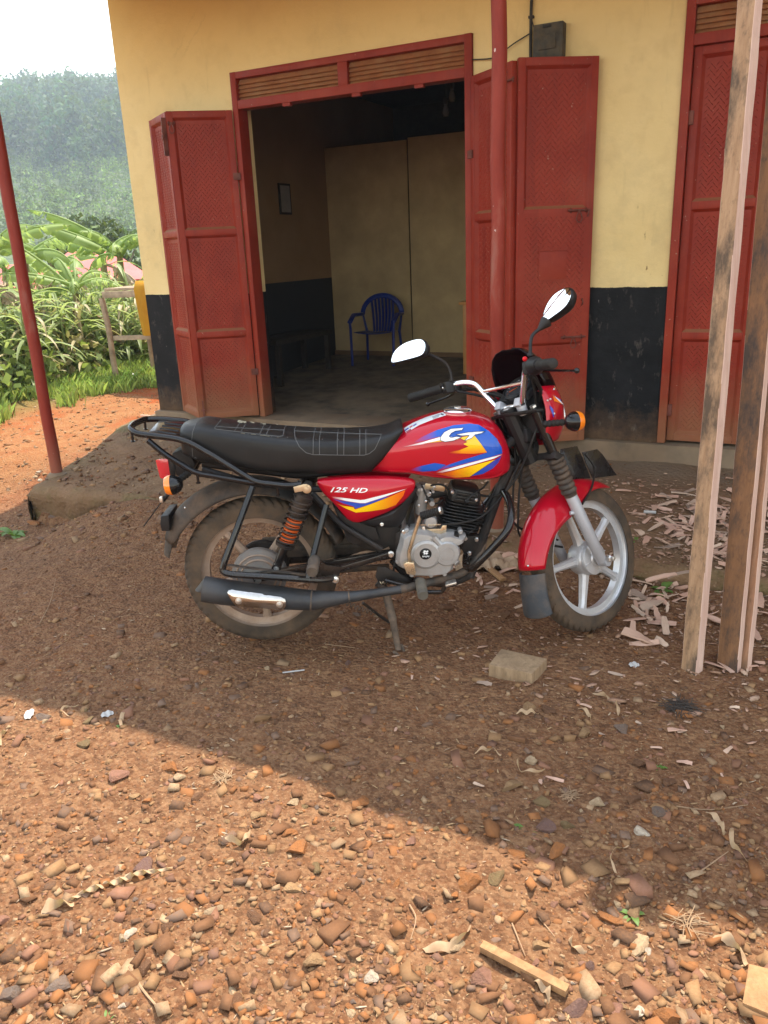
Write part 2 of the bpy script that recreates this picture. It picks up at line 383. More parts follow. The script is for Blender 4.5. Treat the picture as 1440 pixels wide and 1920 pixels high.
# ------------------------------------------------------------------ the building
WY = 5.0; CX = -4.65; PZ = .25; DADO = 1.176
D1 = (-3.63, -1.87); D2 = (-.685, 1.09); DZ = 2.63; TOPZ = 3.36
def wall_material(inside=False):
    t = NT('painted_plaster'+('_inside' if inside else '')); p = t.pos(); X, Y, Z = t.xyz(p)
    big = t.noise(p, 1.2, 4); mid = t.noise(p, 6, 5); fine = t.noise(p, 80, 4)
    c = t.mix(t.range(big, .35, .65), (.70, .53, .245), (.77, .605, .305)); c = t.mix(t.range(mid, .5, .75, 0, .55), c, (.58, .43, .21))
    st = t.noise(t.map(p, (5, 5, .8)), 3, 5, .6); c = t.mix(t.range(st, .6, .74, 0, .35), c, (.45, .33, .17))
    sp = t.noise(t.map(p, (14, 14, 6), loc=(3, 1, 7)), 1.6, 4, .6); low = t.range(Z, 1.9, 1.2)
    c = t.mix(t.math('MULTIPLY', t.range(sp, .68, .73), low), c, (.22, .12, .05)); c = t.mix(t.math('MULTIPLY', t.range(t.noise(p, 1.9, 6, .7), .52, .7), t.range(Z, 2.4, 1.2, .15, .6)), c, (.46, .37, .2)); c = t.mix(t.math('MULTIPLY', t.range(t.math('ADD', Z, t.math('MULTIPLY', big, .5)), 2.75, 3.35), .7), c, (.74, .46, .12))  # deeper gold at the wall top: roof shade and bounced light painted into the colour
    blk = t.mix(t.range(mid, .35, .7), (.0065, .007, .008), (.014, .014, .0155))
    blk = t.mix(t.math('MULTIPLY', t.range(t.noise(t.map(p, (7, 7, 3)), 2.2, 6, .7), .57, .72), .6), blk, (.16, .135, .11))
    blk = t.mix(t.range(t.noise(t.map(p, (9, 9, 2.5), loc=(5, 2, 1)), 5, 3, .5), .73, .76, 0, .8), blk, (.35, .32, .27))
    blk = t.mix(t.math('MULTIPLY', t.range(t.math('ADD', Z, t.math('MULTIPLY', t.noise(p, 11, 6, .75), .5)), .72, .42), .75), blk, (.15, .085, .045))
    ck = t.vor(t.map(p, (1, 1, .7)), 1.1, 'DISTANCE_TO_EDGE'); dsp = t.math('ADD', ck, t.math('MULTIPLY', t.math('SUBTRACT', t.noise(p, 9, 5, .7), .5), .10)); c = t.mix(t.math('MULTIPLY', t.range(t.math('ABSOLUTE', t.math('SUBTRACT', dsp, .03)), .006, .002), t.range(t.noise(p, 1.3, 3), .6, .68, 0, .12)), c, (.30, .2, .09))
    edge = t.math('ADD', Z, t.math('MULTIPLY', t.math('SUBTRACT', t.noise(p, 9, 6, .7), .5), .022))
    c = t.mix(t.range(edge, DADO-.001, DADO+.001), blk, c)
    t.col(c); t.put(t.b.inputs['Roughness'], t.range(edge, DADO-.001, DADO+.001, .6, .85)); t.b.inputs['Specular IOR Level'].default_value = .14
    t.bump(t.math('ADD', t.math('MULTIPLY', t.noise(t.map(p, (1, 1, 1.6)), 3.2, 5, .55), 1.6), t.math('ADD', t.math('MULTIPLY', mid, .5), t.math('MULTIPLY', fine, .18))), .55, .014); return t.m
M_wall = wall_material()
def shaded_inner_paint():
    t = NT('shade_darkened_inner_paint'); p = t.pos(); Z = t.xyz(p)[2]; n1 = t.noise(p, 2, 5); c = t.mix(t.range(n1, .35, .65), (.24, .135, .055), (.30, .175, .072)); c = t.mix(t.range(Z, DADO-.002, DADO+.002), (.012, .012, .013), c); t.col(c); t.set(Roughness=.85); return t.m  # indoor shade put into the colour: yellow wall paint darkened to brown
M_inw = shaded_inner_paint()
M_plinth = pbr('cement_plinth', (.20, .145, .095), .9, var=.35, scale=6, bump=.5, bscale=60, dust=.7, dustcol=(.15, .085, .045), dscale=3)
def red_paint():
    t = NT('red_oxide_paint'); co = t.pos(); Z = t.xyz(co)[2]; N = t.xyz(t.n('ShaderNodeNewGeometry').outputs['Normal'])[2]
    a = t.noise(co, 3, 4); b = t.noise(co, 25, 5, .65); f = t.noise(co, 140, 3)
    c = t.mix(t.range(a, .35, .65), (.215, .019, .0085), (.27, .030, .0135)); c = t.mix(t.range(b, .55, .75, 0, .5), c, (.29, .045, .021))
    c = t.mix(t.range(t.noise(t.map(co, (9, 9, 1.1)), 1.5, 5, .6), .52, .72, 0, .6), c, (.16, .014, .007)); c = t.mix(t.range(t.noise(co, 1.6, 5, .65), .5, .72, 0, .55), c, (.31, .062, .032))
    c = t.mix(t.range(t.noise(co, 55, 4), .69, .73), c, (.36, .26, .19))
    dn = t.noise(co, 7, 6, .7)
    d = t.math('MULTIPLY', t.range(t.math('SUBTRACT', Z, t.math('MULTIPLY', dn, .5)), .45, .05), .75)
    d = t.math('MAXIMUM', d, t.math('MULTIPLY', t.range(N, .5, .8), .9)); d = t.math('MAXIMUM', d, t.range(dn, .6, .8, 0, .22))
    c = t.mix(d, c, (.24, .115, .055)); t.col(c); t.put(t.b.inputs['Roughness'], t.math('ADD', t.range(b, .3, .7, .38, .55), t.math('MULTIPLY', d, .3), True)); t.b.inputs['Specular IOR Level'].default_value = .2
    t.bump(t.math('ADD', t.math('MULTIPLY', b, .5), f), .12, .003); return t.m
M_red = red_paint()
M_dark = pbr('dark_timber', (.03, .022, .016), .8, var=.3)
M_iron = pbr('weathered_iron_sheet', (.62, .59, .54), .55, .2, var=.25, scale=3, dust=.5)
shop = thing('shop_building', (-1.8, 5.1, 0), 'yellow plastered shop with black painted base and red steel doors', 'building')
m = MB(); y0, y1 = WY, WY+.2
for a, b, z0, z1 in ((CX, D1[0], PZ, TOPZ), (D1[1], D2[0], PZ, TOPZ), (D2[1], 6, PZ, TOPZ), (D1[0], D1[1], DZ, TOPZ), (D2[0], D2[1], DZ, TOPZ)): m.bx(a, b, y0, y1, z0, z1)
m.bx(CX, CX+.11, y1, 12, PZ, TOPZ+.5); m.bx(5.8, 6, y1, 12, PZ, TOPZ+.5); m.bx(CX, 6, 12, 12.2, PZ, TOPZ); m.build('wall', M_wall, shop, smooth=False)
m = MB(); m.bx(CX-.03, 6.03, WY-.035, WY+.2, -.1, PZ-.004); m.bx(CX-.03, CX+.2, WY+.2, 12, -.2, PZ-.004); m.build('plinth', M_plinth, shop, bevel=.008)
m = MB(); m.bx(D1[0]+.002, D1[1]-.002, WY-.10, WY+.25, .1, PZ+.004); m.build('threshold', M_plinth, shop, bevel=.015)
# roof: corrugated sheets on poles
rows = []
xs = np.arange(-4.80, 6.3, .019)
def roof_z(y): return 3.12+.16*(y-3.1) if y < 8.3 else 3.12+.16*5.2-.16*(y-8.3)
for y in (3.1, 5.2, 8.3, 12.6): rows.append([Vector((x, y, roof_z(y)+.009*math.sin(i*math.pi/2))) for i, x in enumerate(xs)])
m = MB(); m.sheet(rows); m.build('roof', M_iron, shop, smooth=False, solid=.001)
for y in (3.3, 3.75, 4.5): m = MB(); m.bx(-4.76, 6.2, y-.025, y+.025, roof_z(y)-.085, roof_z(y)-.012); m.build('purlin', M_dark, shop)
# ---- the room behind the open doorway
M_floor = pbr('worn_cement_floor', (.13, .098, .065), .8, var=.5, scale=5, bump=.4, bscale=40, dust=.5, dustcol=(.22, .15, .095), dscale=2.5)
M_ply = pbr('bare_hardboard', (.45, .325, .16), .8, var=.15, scale=3, dust=.35, dustcol=(.22, .14, .06), dscale=2)
RX0, RY1 = -4.538, 7.75
def rfz(y): return PZ+(y-5.2)*(.105/2.55)
m = MB(); m.add([(RX0, 5.2, PZ), (5.8, 5.2, PZ), (5.8, 11.9, rfz(11.9)), (RX0, 11.9, rfz(11.9))], [(0, 1, 2, 3)]); m.add([(RX0, 5.2, -.2), (5.8, 5.2, -.2), (5.8, 11.9, -.2), (RX0, 11.9, -.2)], [(0, 1, 2, 3)]); m.build('room_floor', M_floor, shop, smooth=False)
m = MB(); m.bx(CX+.11, 5.8, 5.2, 12, 3.02, 3.08); m.build('ceiling', M_dark, shop, smooth=False)
m = MB(); m.bx(RX0-.0, RX0+.003, 5.204, 9.4, PZ-.02, 3.02); m.build('inner_wall', M_inw, shop, smooth=False)
m = MB(); m.bx(-.9, -.8, 5.2, 11.9, PZ, 3.02); m.build('partition_wall', M_inw, shop, smooth=False)
m = MB(); m.bx(-4.536, -.9, 9.4, 9.5, PZ, 3.02); m.build('rear_wall', M_dark, shop, smooth=False)
for a, b, zt in ((RX0+.004, -3.60, 2.452), (-3.585, -2.38, 2.47), (-2.365, -.91, 2.46)):
    m = MB(); m.bx(a, b, RY1, RY1+.012, rfz(RY1)-.02, zt); m.build('hardboard_sheet', M_ply, shop, smooth=False)
m = MB(); m.bx(-3.62, -3.55, RY1+.014, RY1+.06, rfz(RY1), 2.46); m.bx(RX0+.01, -.91, RY1+.014, RY1+.06, 2.30, 2.36); m.build('partition_stud', M_dark, shop)
m = MB(); m.bx(RX0+.004, -.91, RY1-.022, RY1-.002, rfz(RY1)-.01, rfz(RY1)+.045); m.build('skirting', pbr('skirting_wood', (.16, .09, .045), .7), shop)

# ---- door frames with louvred vents
def door_frame(D, nslat=5):
    fr = MB(); a, b = D; e = .004
    for x in (a, b-.05): fr.bx(x+(e if x == a else 0), x+.05-(e if x != a else 0), WY-.022, WY+.09, PZ+.006, DZ-.003)
    fr.bx(a+.05, b-.05, WY-.020, WY+.08, DZ-.045, DZ-.004); fr.bx(a+.05, b-.05, WY-.020, WY+.08, 2.398, 2.452)
    mid = (a+b)/2; fr.bx(mid-.035, mid+.035, WY-.018, WY+.07, 2.452, DZ-.045)
    f = fr.build('door_frame', M_red, shop, bevel=.003)
    M_slat = pbr('louvre_slat_paint', (.30, .115, .045), .6, var=.2, dust=.8, dustcol=(.34, .19, .09))
    n = nslat
    for (u, v) in ((a+.05, mid-.035), (mid+.035, b-.05)):
        for k in range(n):
            z = 2.456+(k+.5)*(DZ-.047-2.456)/n
            sl = MB(); sl.box(((u+v)/2, WY+.02, z), (v-u-.004, .055, .004), Matrix.Rotation(rad(52), 3, 'X')); sl.build('louvre_slat', M_slat, f)
        bk = MB(); bk.bx(u, v, WY+.062, WY+.066, 2.452, DZ-.045); bk.build('vent_backing', M_dark, f, smooth=False)
    for q in (.25, .55, .8):
        st = MB(); x = a+(b-a)*q; st.bx(x-.03, x+.03, WY-.014, WY+.016, 2.378, 2.398); st.build('door_stop', M_red, f)
    return f
fr1 = door_frame(D1); fr2 = door_frame(D2)

def leaf(name, A, B, z0, z1, normal, style='three', th=.036):
    """steel door leaf from hinge edge A to free edge B (plan points); its face looks along normal"""
    A = Vector((*A, 0)); B = Vector((*B, 0)); u = (B-A); W = u.length; u.normalize(); n = Vector((*normal, 0)).normalized(); n = (n-u*n.dot(u)).normalized()
    Z = Vector((0, 0, 1)); P = lambda s, d, z: A+u*s+n*d+Z*z
    H = z1-z0; fw = .042
    r1, r2 = z0+H*.295, z0+H*.63
    def slab_(mb, s0, s1, d0, d1, za, zb):
        c = P((s0+s1)/2, (d0+d1)/2, (za+zb)/2); mb.box(c, (s1-s0, d1-d0, zb-za), Matrix((u, n, Z)).transposed())
    fr = MB()
    slab_(fr, 0, fw, -th, 0, z0, z1); slab_(fr, W-fw, W, -th, 0, z0, z1)
    rails = [z0+.021, r1, r2, z1-.021]
    for zc in rails: slab_(fr, fw, W-fw, -th+.001, -.001, zc-.021, zc+.021)
    o = fr.build(name, M_red, shop, bevel=.003)
    bays = [(rails[i]+.021, rails[i+1]-.021) for i in range(3)]
    for i, (a, b) in enumerate(bays):
        flush = style == 'hatch' and i == 1
        d = -.006 if flush else -.022
        pm = MB()
        if flush: slab_(pm, fw-.03, W-fw+.03, -.004, .004, a-.02, b+.02); d = .004
        else:
            e = .016; o_ = [P(s, -.004, z) for s, z in ((fw, a), (W-fw, a), (W-fw, b), (fw, b))]; i_ = [P(s, d, z) for s, z in ((fw+e, a+e), (W-fw-e, a+e), (W-fw-e, b-e), (fw+e, b-e))]
            pm.add(o_+i_, [(4, 5, 6, 7)]+[(k, (k+1) % 4, 4+(k+1) % 4, 4+k) for k in range(4)])
            slab_(pm, fw, W-fw, -th+.004, -th+.006, a, b)
        p = pm.build('panel', M_red, o, smooth=False)
        tv = []; tf = []; st = .030; e0 = 0 if flush else .022; row = 0; z = a+e0+.012
        while z < b-e0-.008:
            s = fw+e0+.010+(st/2 if row % 2 else 0); col = 0
            while s < W-fw-e0-.006:
                sg = 1 if (row+col) % 2 == 0 else -1; q = math.pi/4*sg+random.uniform(-.06, .06); l = .0125; wd = .0030; hh = .0030
                c, s_ = math.cos(q), math.sin(q)
                k0 = len(tv)
                for (du, dz, dh) in ((-l, 0, 0), (0, -wd, 0), (l, 0, 0), (0, wd, 0), (-l*.5, 0, hh), (l*.5, 0, hh)):
                    tv.append(P(s+du*c-dz*s_, d+dh+.0001, z+du*s_+dz*c))
                tf += [(k0, k0+1, k0+4), (k0+1, k0+5, k0+4), (k0+1, k0+2, k0+5), (k0+2, k0+3, k0+5), (k0+3, k0+4, k0+5), (k0+3, k0, k0+4)]
                s += st; col += 1
            z += st*.58; row += 1
        t_ = MB().add(tv, tf).build('raised_tread', M_red, o, smooth=False); t_['kind'] = 'stuff'
    return o, P, W, slab_
M_bolt = pbr('rusty_steel_bolt', (.16, .055, .04), .55, .4, var=.4)
def bolt(o, P, s, d, z, L=.11, loop=True, name='slide_bolt'):
    m = MB(); m.cyl(P(s-L/2, d+.012, z), P(s+L/2, d+.012, z), .006, seg=8)
    for q in (-.35, .35): m.tube([P(s+L*q, d, z-.012), P(s+L*q, d+.018, z), P(s+L*q, d, z+.012)], .004, 6)
    if loop: m.tube(catmull([P(s, d+.016, z), P(s-.012, d+.02, z-.025), P(s-.016, d+.02, z-.05), P(s, d+.02, z-.066), P(s+.016, d+.02, z-.05), P(s+.012, d+.02, z-.025), P(s, d+.016, z)], 4), .0035, 6)
    return m.build(name, M_bolt, o)
lz0, lz1 = .268, 2.396
toc = (0, -1)
# left pair, folded out
A1 = (-3.622, 4.965); B1 = (-3.985, 4.705)
o, P, W, S = leaf('door_leaf', A1, B1, lz0, lz1, (.4, -1)); bolt(o, P, W-.03, 0, 2.32, .05); tag(o, 'dusty left door leaf with three recessed checker plate panels')
m = MB(); S(m, W-.034, W-.026, 0, .012, lz0+.02, lz0+.14); S(m, W-.045, W-.015, .0, .016, lz0+.06, lz0+.072); m.build('floor_bolt', M_bolt, o)
for z_ in (.58, 1.95): m = MB(); S(m, -.02, .03, -.02, .01, z_, z_+.045); m.build('hinge', M_bolt, o)
o, P, W, S = leaf('door_leaf', (-4.008, 4.722), (-4.36, 4.95), lz0, lz1, (-.4, -1))
m = MB(); m.tube(catmull([P(.06, .0, 2.27), P(.0, .03, 2.275), P(-.06, .05, 2.26), P(-.085, .05, 2.235), P(-.06, .05, 2.215), P(-.02, .04, 2.24), P(.02, .02, 2.26)], 4), .006, 8); m.build('hasp_loop', M_bolt, o)
m = MB(); S(m, .0, .012, 0, .03, 2.12, 2.36); m.build('lock_plate', M_bolt, o)
# right pair
A2 = (-1.878, 4.965); B2 = (-1.535, 4.70)
o, P, W, S = leaf('door_leaf', A2, B2, lz0, lz1, (-.4, -1)); bolt(o, P, W-.02, .002, 2.30, .12, False)
for z_ in (.58, 1.95): m = MB(); S(m, -.02, .03, -.02, .01, z_, z_+.045); m.build('hinge', M_bolt, o)
o, P, W, S = leaf('door_leaf', (-1.50, 4.71), (-1.118, 4.955), lz0-.02, lz1+.012, (.3, -1), 'hatch'); tag(o, 'right door leaf with small hatch and padlock bolts')
bolt(o, P, W-.09, .002, lz0+2.13*.63+.005, .13); bolt(o, P, W-.10, .002, lz0+2.13*.295, .15)
m = MB(); S(m, .135, .30, .004, .0085, 1.235, 1.395); h = m.build('hatch_cover', M_red, o, bevel=.001)
m = MB(); S(m, .13, .305, .0085, .016, 1.398, 1.408); m.build('hatch_strip', M_red, h); m = MB(); S(m, .135, .30, .0085, .014, 1.228, 1.234); m.build('hatch_strip', M_red, h)
m = MB(); m.tube(catmull([P(W-.035, .004, 1.62), P(W-.035, .02, 1.60), P(W-.035, .004, 1.58)], 4), .004, 6); m.tube(catmull([P(W-.05, .004, 1.12), P(W-.05, .02, 1.10), P(W-.05, .004, 1.08)], 4), .004, 6); m.build('staple', M_bolt, o)
# the closed door on the right
for k in range(4):
    wv = (D2[1]-D2[0]-.10)/4; a = D2[0]+.05+k*wv
    o, P, W, S = leaf('door_leaf', (a+.004, WY+.012), (a+wv-.004, WY+.012), lz0, lz1, toc)
    if k == 0:
        for z_ in (.42, 2.02): m = MB(); S(m, -.045, .02, -.02, .012, z_, z_+.07); m.build('hinge', M_bolt, o, bevel=.003)
    if k == 1: m = MB(); S(m, -.03, .03, .0, .012, .62, .645); m.build('latch', M_bolt, o)

# ---- things on and in the shop
M_black = pbr('dull_black_plastic', (.022, .021, .02), .6, var=.25, dust=.5, dustcol=(.14, .10, .06))
mb = thing('meter_box', (-1.40, 4.97, 2.44), 'weathered dark grey electricity meter box high on the yellow wall', 'meter box')
M_boxg = pbr('weathered_grey_box', (.060, .055, .045), .75, var=.4, scale=25, dust=.7, dustcol=(.15, .11, .06), dscale=18)
m = MB(); m.bx(-1.487, -1.318, 4.925, 4.998, 2.42, 2.60); m.build('box_body', M_boxg, mb, bevel=.004)
m = MB(); m.bx(-1.455, -1.355, 4.914, 4.924, 2.47, 2.545); m.build('cover_plate', M_boxg, mb, bevel=.003)
m = MB(); m.bx(-1.43, -1.385, 4.916, 4.926, 2.578, 2.590); m.build('slot', M_black, mb)
cb = thing('power_cable', (-1.52, 4.98, 2.4), 'black cable running down the yellow wall beside the meter box', 'cable')
m = MB(); m.tube(catmull([(-1.515, 4.985, 3.3), (-1.513, 4.985, 2.9), (-1.518, 4.983, 2.66), (-1.517, 4.985, 2.42)], 6), .009, 8); m.build('main_cable', M_black, cb)
pa = at_y(998, 60, 4.985); pb = at_y(884, 112, 4.985)
m = MB(); m.tube(catmull([pa, pa.lerp(pb, .3)+V(0, -.01, -.02), pa.lerp(pb, .6)+V(0, -.01, -.045), pb], 6), .0035, 6); m.tube(catmull([(-1.517, 4.98, 2.66), (-1.490, 4.97, 2.56), (-1.500, 4.98, 2.44)], 5), .003, 6); m.build('thin_wire', M_black, cb)
m = MB(); [m.box((-1.516, 4.983, z), (.03, .022, .012)) for z in (2.655, 2.85)]; m.build('cable_clip', M_black, cb)
# red pipe posts
def post(x, y, label, r=.036, top=None):
    z0 = float(slab_top(x, y))-.05; t = thing('veranda_post', (x, y, z0), label, 'post', 'veranda posts')
    zt = roof_z(y)-.085
    m = MB(); n = 14; m.tube([(x+.004*math.sin(k*2.1), y, z0+(zt-z0)*k/n) for k in range(n+1)], [r*(1+.02*math.sin(k*1.7)) for k in range(n+1)], 18); m.build('pipe', M_post, t)
    m = MB(); m.lathe([(.001, 0), (r*1.9, .0), (r*1.7, .03), (r*1.05, .045)], (x, y, z0+.02), (0, 0, 1), 16); m.build('concrete_collar', M_plinth, t)
    m = MB(); m.bx(x-.05, x+.05, y-.03, y+.03, zt-.006, zt); m.build('top_plate', M_post, t); return t
def post_paint():
    t = NT('red_post_paint'); co = t.pos(); Z = t.xyz(co)[2]; b = t.noise(t.map(co, (1, 1, .25)), 14, 5, .65)
    c = t.mix(t.range(b, .35, .65), (.20, .02, .010), (.26, .034, .018)); c = t.mix(t.math('MULTIPLY', t.range(b, .55, .7), t.range(t.math('ABSOLUTE', t.math('SUBTRACT', Z, 1.2)), .8, .2)), c, (.27, .085, .06))
    c = t.mix(t.range(t.noise(co, 30, 3), .73, .75), c, (.6, .5, .45)); c = t.mix(t.range(Z, .4, .1, 0, .5), c, (.24, .12, .07)); t.col(c); t.set(Roughness=.5); t.b.inputs['Specular IOR Level'].default_value = .22; t.bump(b, .15, .004); return t.m
M_post = post_paint()
pl = at_z(106, 884, .085); pc = at_z(931, 992, .07)
post(pl.x, pl.y, 'red painted pipe post at the broken corner of the veranda', .038); post(pc.x, pc.y, 'red painted pipe post behind the motorcycle handlebars', .0335)
post(2.2, pc.y, 'red painted pipe post at the far right of the veranda', .036)
# blue chair
M_blue = pbr('blue_plastic', (.006, .022, .17), .35, var=.1, dust=.1)
_q = at_y(708, 640, 7.28); cz = rfz(7.28); ch = thing('plastic_chair', (_q.x, 7.28, cz), 'blue moulded plastic armchair in the dark room', 'chair')
ch.rotation_euler.z = rad(8); ch.scale = (.86, .86, .86); OFFS.pop(ch.name)
rowsL = []
for i in range(7):                             # seat pan
    y = -.20+.40*i/6; rowsL.append([V(x*(.22-.02*i/6), y, .385-.018*(1-x*x)*1.2-.02*i/6) for x in np.linspace(-1, 1, 9)])
MB().sheet(rowsL).build('seat', M_blue, ch, solid=.006)
def bow(t): a = math.pi*(t); return V(.245*math.cos(a), .20+.03*math.sin(a), .56+.21*math.sin(a))
m = MB(); m.tube([V(.265, -.19, .50), V(.268, -.05, .57)]+[bow(k/16) for k in range(17)]+[V(-.268, -.05, .57), V(-.265, -.19, .50)], .031, 8, flat=.7); m.build('arm_and_back_rim', M_blue, ch)
for k in range(7):
    x = -.135+.045*k; zt = .56+.21*math.sqrt(max(0, 1-(x*1.02/.245)**2)); m = MB(); m.tube(catmull([(x*.75, .185, .355), (x*.9, .235, .52), (x, .225, zt-.005)], 5), .026, 6, flat=.3); m.build('back_slat', M_blue, ch)
for sx_ in (-1, 1):
    m = MB(); m.tube([(sx_*.255, -.20, 0), (sx_*.262, -.185, .42), (sx_*.266, -.19, .51)], [.022, .024, .022], 8, flat=.6); m.build('leg', M_blue, ch)
    m = MB(); m.tube([(sx_*.225, .26, 0), (sx_*.205, .215, .36), (sx_*.245, .20, .57)], [.020, .024, .018], 8, flat=.6); m.build('leg', M_blue, ch)
# desk, bench, notice, bulbs
M_desk = pbr('varnished_wood', (.42, .20, .06), .4, var=.2, scale=6)
dk = thing('office_desk', (-2.5, 7.0, rfz(7)), 'light varnished wooden desk at the right of the doorway', 'desk')
dx, dy = at_y(868, 640, 6.9).x, 6.9; zt = at_y(865, 566, 6.9).z
m = MB(); m.bx(dx-.03, dx+1.0, dy-.02, dy+.55, zt-.025, zt); m.build('desktop', M_desk, dk, bevel=.003)
for a in (dx, dx+.93):
    for b in (dy, dy+.48): m = MB(); m.bx(a, a+.042, b, b+.042, rfz(b)-.01, zt-.026); m.build('leg', M_desk, dk, bevel=.002)
m = MB(); m.bx(dx+.06, dx+.92, dy+.01, dy+.03, zt-.28, zt-.027); m.build('front_panel', M_desk, dk)
bn = thing('wooden_bench', (-4.2, 6.5, rfz(6.5)), 'low dark wooden bench against the inner left wall', 'bench')
m = MB(); m.bx(-4.48, -4.12, 6.0, 7.0, rfz(6.5)+.36, rfz(6.5)+.40); m.build('seat', M_dark, bn, bevel=.003)
for a in (6.05, 6.92):
    for b in (-4.46, -4.18): m = MB(); m.bx(b, b+.045, a, a+.045, rfz(a)-.01, rfz(6.5)+.36); m.build('leg', M_dark, bn)
pic = thing('notice_board', (RX0, 6.9, 1.8), 'small framed notice hanging on the inner left wall', 'notice')
m = MB(); m.bx(RX0+.005, RX0+.02, 6.83, 7.03, 1.80, 2.08); m.build('frame', M_dark, pic, bevel=.003)
m = MB(); m.bx(RX0+.0202, RX0+.022, 6.85, 7.01, 1.82, 2.06); m.build('paper', pbr('pale_paper', (.24, .21, .18), .8), pic)
M_bulb = pbr('bulb_glass', (.10, .10, .09), .2)
for px, py in ((848, 178), (836, 206)):
    q = at_y(px, py, 6.4); b = thing('light_bulb', q, 'unlit bulb hanging in the dark room, '+('nearer the right door' if px == 848 else 'lower of the two'), 'bulb', 'hanging bulbs')
    m = MB(); m.lathe([(.001, -.05), (.02, -.045), (.029, -.02), (.022, .01), (.013, .03), (.013, .045)], q, (0, 0, 1), 12); m.build('glass', M_bulb, b)
    m = MB(); m.cyl(q+V(0, 0, .04), q+V(0, 0, .08), .018, seg=10); m.cyl(q+V(0, 0, .08), V(q.x, q.y, 3.02), .003, seg=6); m.build('holder_and_flex', M_black, b)
# ================================================================== hill, haze and the plants beside the lane
def leaf_mat(name, lo, hi, trans=.45, scale=3, vcol=False, rough=.5):
    t = NT(name); co = t.pos(); nz = t.noise(co, scale, 4)
    c = t.mix(t.range(nz, .3, .7), lo, hi)
    if vcol:
        a = t.n('ShaderNodeVertexColor'); a.layer_name = 'Col'; c = t.mix(1, c, a.outputs[0], 'MULTIPLY')
    t.col(c); t.set(Roughness=rough); t.b.inputs['Specular IOR Level'].default_value = .35
    tr = t.n('ShaderNodeBsdfTranslucent'); t.put(tr.inputs[0], t.mix(.25, c, (.5, .6, .05)))
    mx = t.n('ShaderNodeMixShader'); mx.inputs[0].default_value = trans
    t.l(t.b.outputs[0], mx.inputs[1]); t.l(tr.outputs[0], mx.inputs[2]); t.l(mx.outputs[0], t.out.inputs[0]); return t.m

def hill_h(az, r):
    ridge = 44.5+.7*(az+50)+5*fbm(az*.6, az*0, 2, 3)
    return -1.2+(ridge+1.2)*smoothstep(70, 345, r)**.92+2.5*fbm(az*.5, r*.03, 4, 3)*smoothstep(80, 140, r)
azs = np.radians(np.arange(-110, -8, .5)); rr = np.arange(66, 431, 6.0)
AZ, RR = np.meshgrid(azs, rr); HZ = hill_h(np.degrees(AZ), RR)-.9*(1-smoothstep(66, 80, RR))
HZ = HZ-np.clip(RR-345, 0, 100)*.35
hh_, hw_ = AZ.shape; ii = np.arange(hh_*hw_).reshape(hh_, hw_)
QH = np.stack([ii[:-1, :-1], ii[:-1, 1:], ii[1:, 1:], ii[1:, :-1]], -1).reshape(-1, 4)
t = NT('hillside_scrub'); p = t.pos(); a = t.noise(p, .045, 5, .65); b = t.noise(p, .4, 5, .7)
c = t.mix(t.range(a, .35, .65), (.045, .075, .022), (.14, .17, .05)); c = t.mix(t.range(b, .4, .7), c, (.028, .05, .016)); t.col(c); t.set(Roughness=.95); t.bump(b, 1, 1.5)
hill = npmesh('hill', np.stack([np.sin(AZ)*RR, np.cos(AZ)*RR, HZ], -1).reshape(-1, 3), QH, t.m, smooth=True); tag(hill, kind='structure')

def leaf_cloud(cen, rad3, n, size, r=rng, shell=.5):
    """n square leaf clumps spread through an ellipsoid; returns quads as (n,4,3)"""
    d = r.normal(size=(n, 3)); d /= np.linalg.norm(d, axis=1)[:, None]
    rr_ = (shell+(1-shell)*r.random(n))**(1/2.)
    c = np.asarray(cen)+d*rr_[:, None]*np.asarray(rad3)
    a = r.normal(size=(n, 3)); a /= np.linalg.norm(a, axis=1)[:, None]; b = np.cross(a, r.normal(size=(n, 3))); b /= np.linalg.norm(b, axis=1)[:, None]
    s = size*(.6+.8*r.random(n))[:, None]
    return np.stack([c-a*s-b*s*.6, c+a*s-b*s*.5, c+a*s*.8+b*s*.6, c-a*s*.9+b*s*.5], 1)
def soup(name, quads, cols, mat, parent=None):
    n = len(quads); return npmesh(name, quads.reshape(-1, 3), np.arange(n*4).reshape(n, 4), mat, np.repeat(cols, 4, 0), parent=parent)
M_forest = leaf_mat('forest_leaves', (.75, .8, .7), (1, 1, 1), .2, .3, True, .7)
M_bark = pbr('pale_bark', (.22, .17, .12), .9, var=.3, scale=4)
qs = []; cs = []
def far_tree(az, r, h, wd, n, tone, base=None):
    x, y = math.sin(rad(az))*r, math.cos(rad(az))*r; z = float(hill_h(np.array(az), np.array(r))) if base is None else base
    k = rng.integers(3, 6); out = []
    for q in range(k):
        f = q/(k-1); c = (x+rng.normal()*wd*.25, y+rng.normal()*wd*.25, z+h*(.38+.5*f)); out.append(leaf_cloud(c, (wd*(1.0-.55*f), wd*(1.0-.55*f), h*.17), n//k, .026*h+.12))
    return np.concatenate(out), (x, y, z)
ntree = 0
while ntree < 7600:
    az = rng.uniform(-78, -38); r = rng.uniform(120, 352)**1
    dens = smoothstep(165, 235, r+25*float(fbm(np.array(az*.7), np.array(r*.02), 77, 3)))
    shrub = rng.random() > dens
    if shrub and rng.random() < .25: continue
    h = rng.uniform(1.5, 3.5) if shrub else rng.uniform(6.5, 13)
    q, _ = far_tree(az, r, h, h*(.5 if shrub else .23), 34 if shrub else 84, 1)
    b = rng.uniform(.3, 1.9); base = np.array([.085, .135, .026]) if shrub else np.array([.026, .070, .018])*np.array([rng.uniform(.7, 1.6), 1, rng.uniform(.7, 1.2)])
    qs.append(q); cs.append((base*b)[None]*rng.uniform(.6, 1.5, (len(q), 1))); ntree += 1
forest = soup('hillside_forest', np.concatenate(qs), np.concatenate(cs), M_forest)
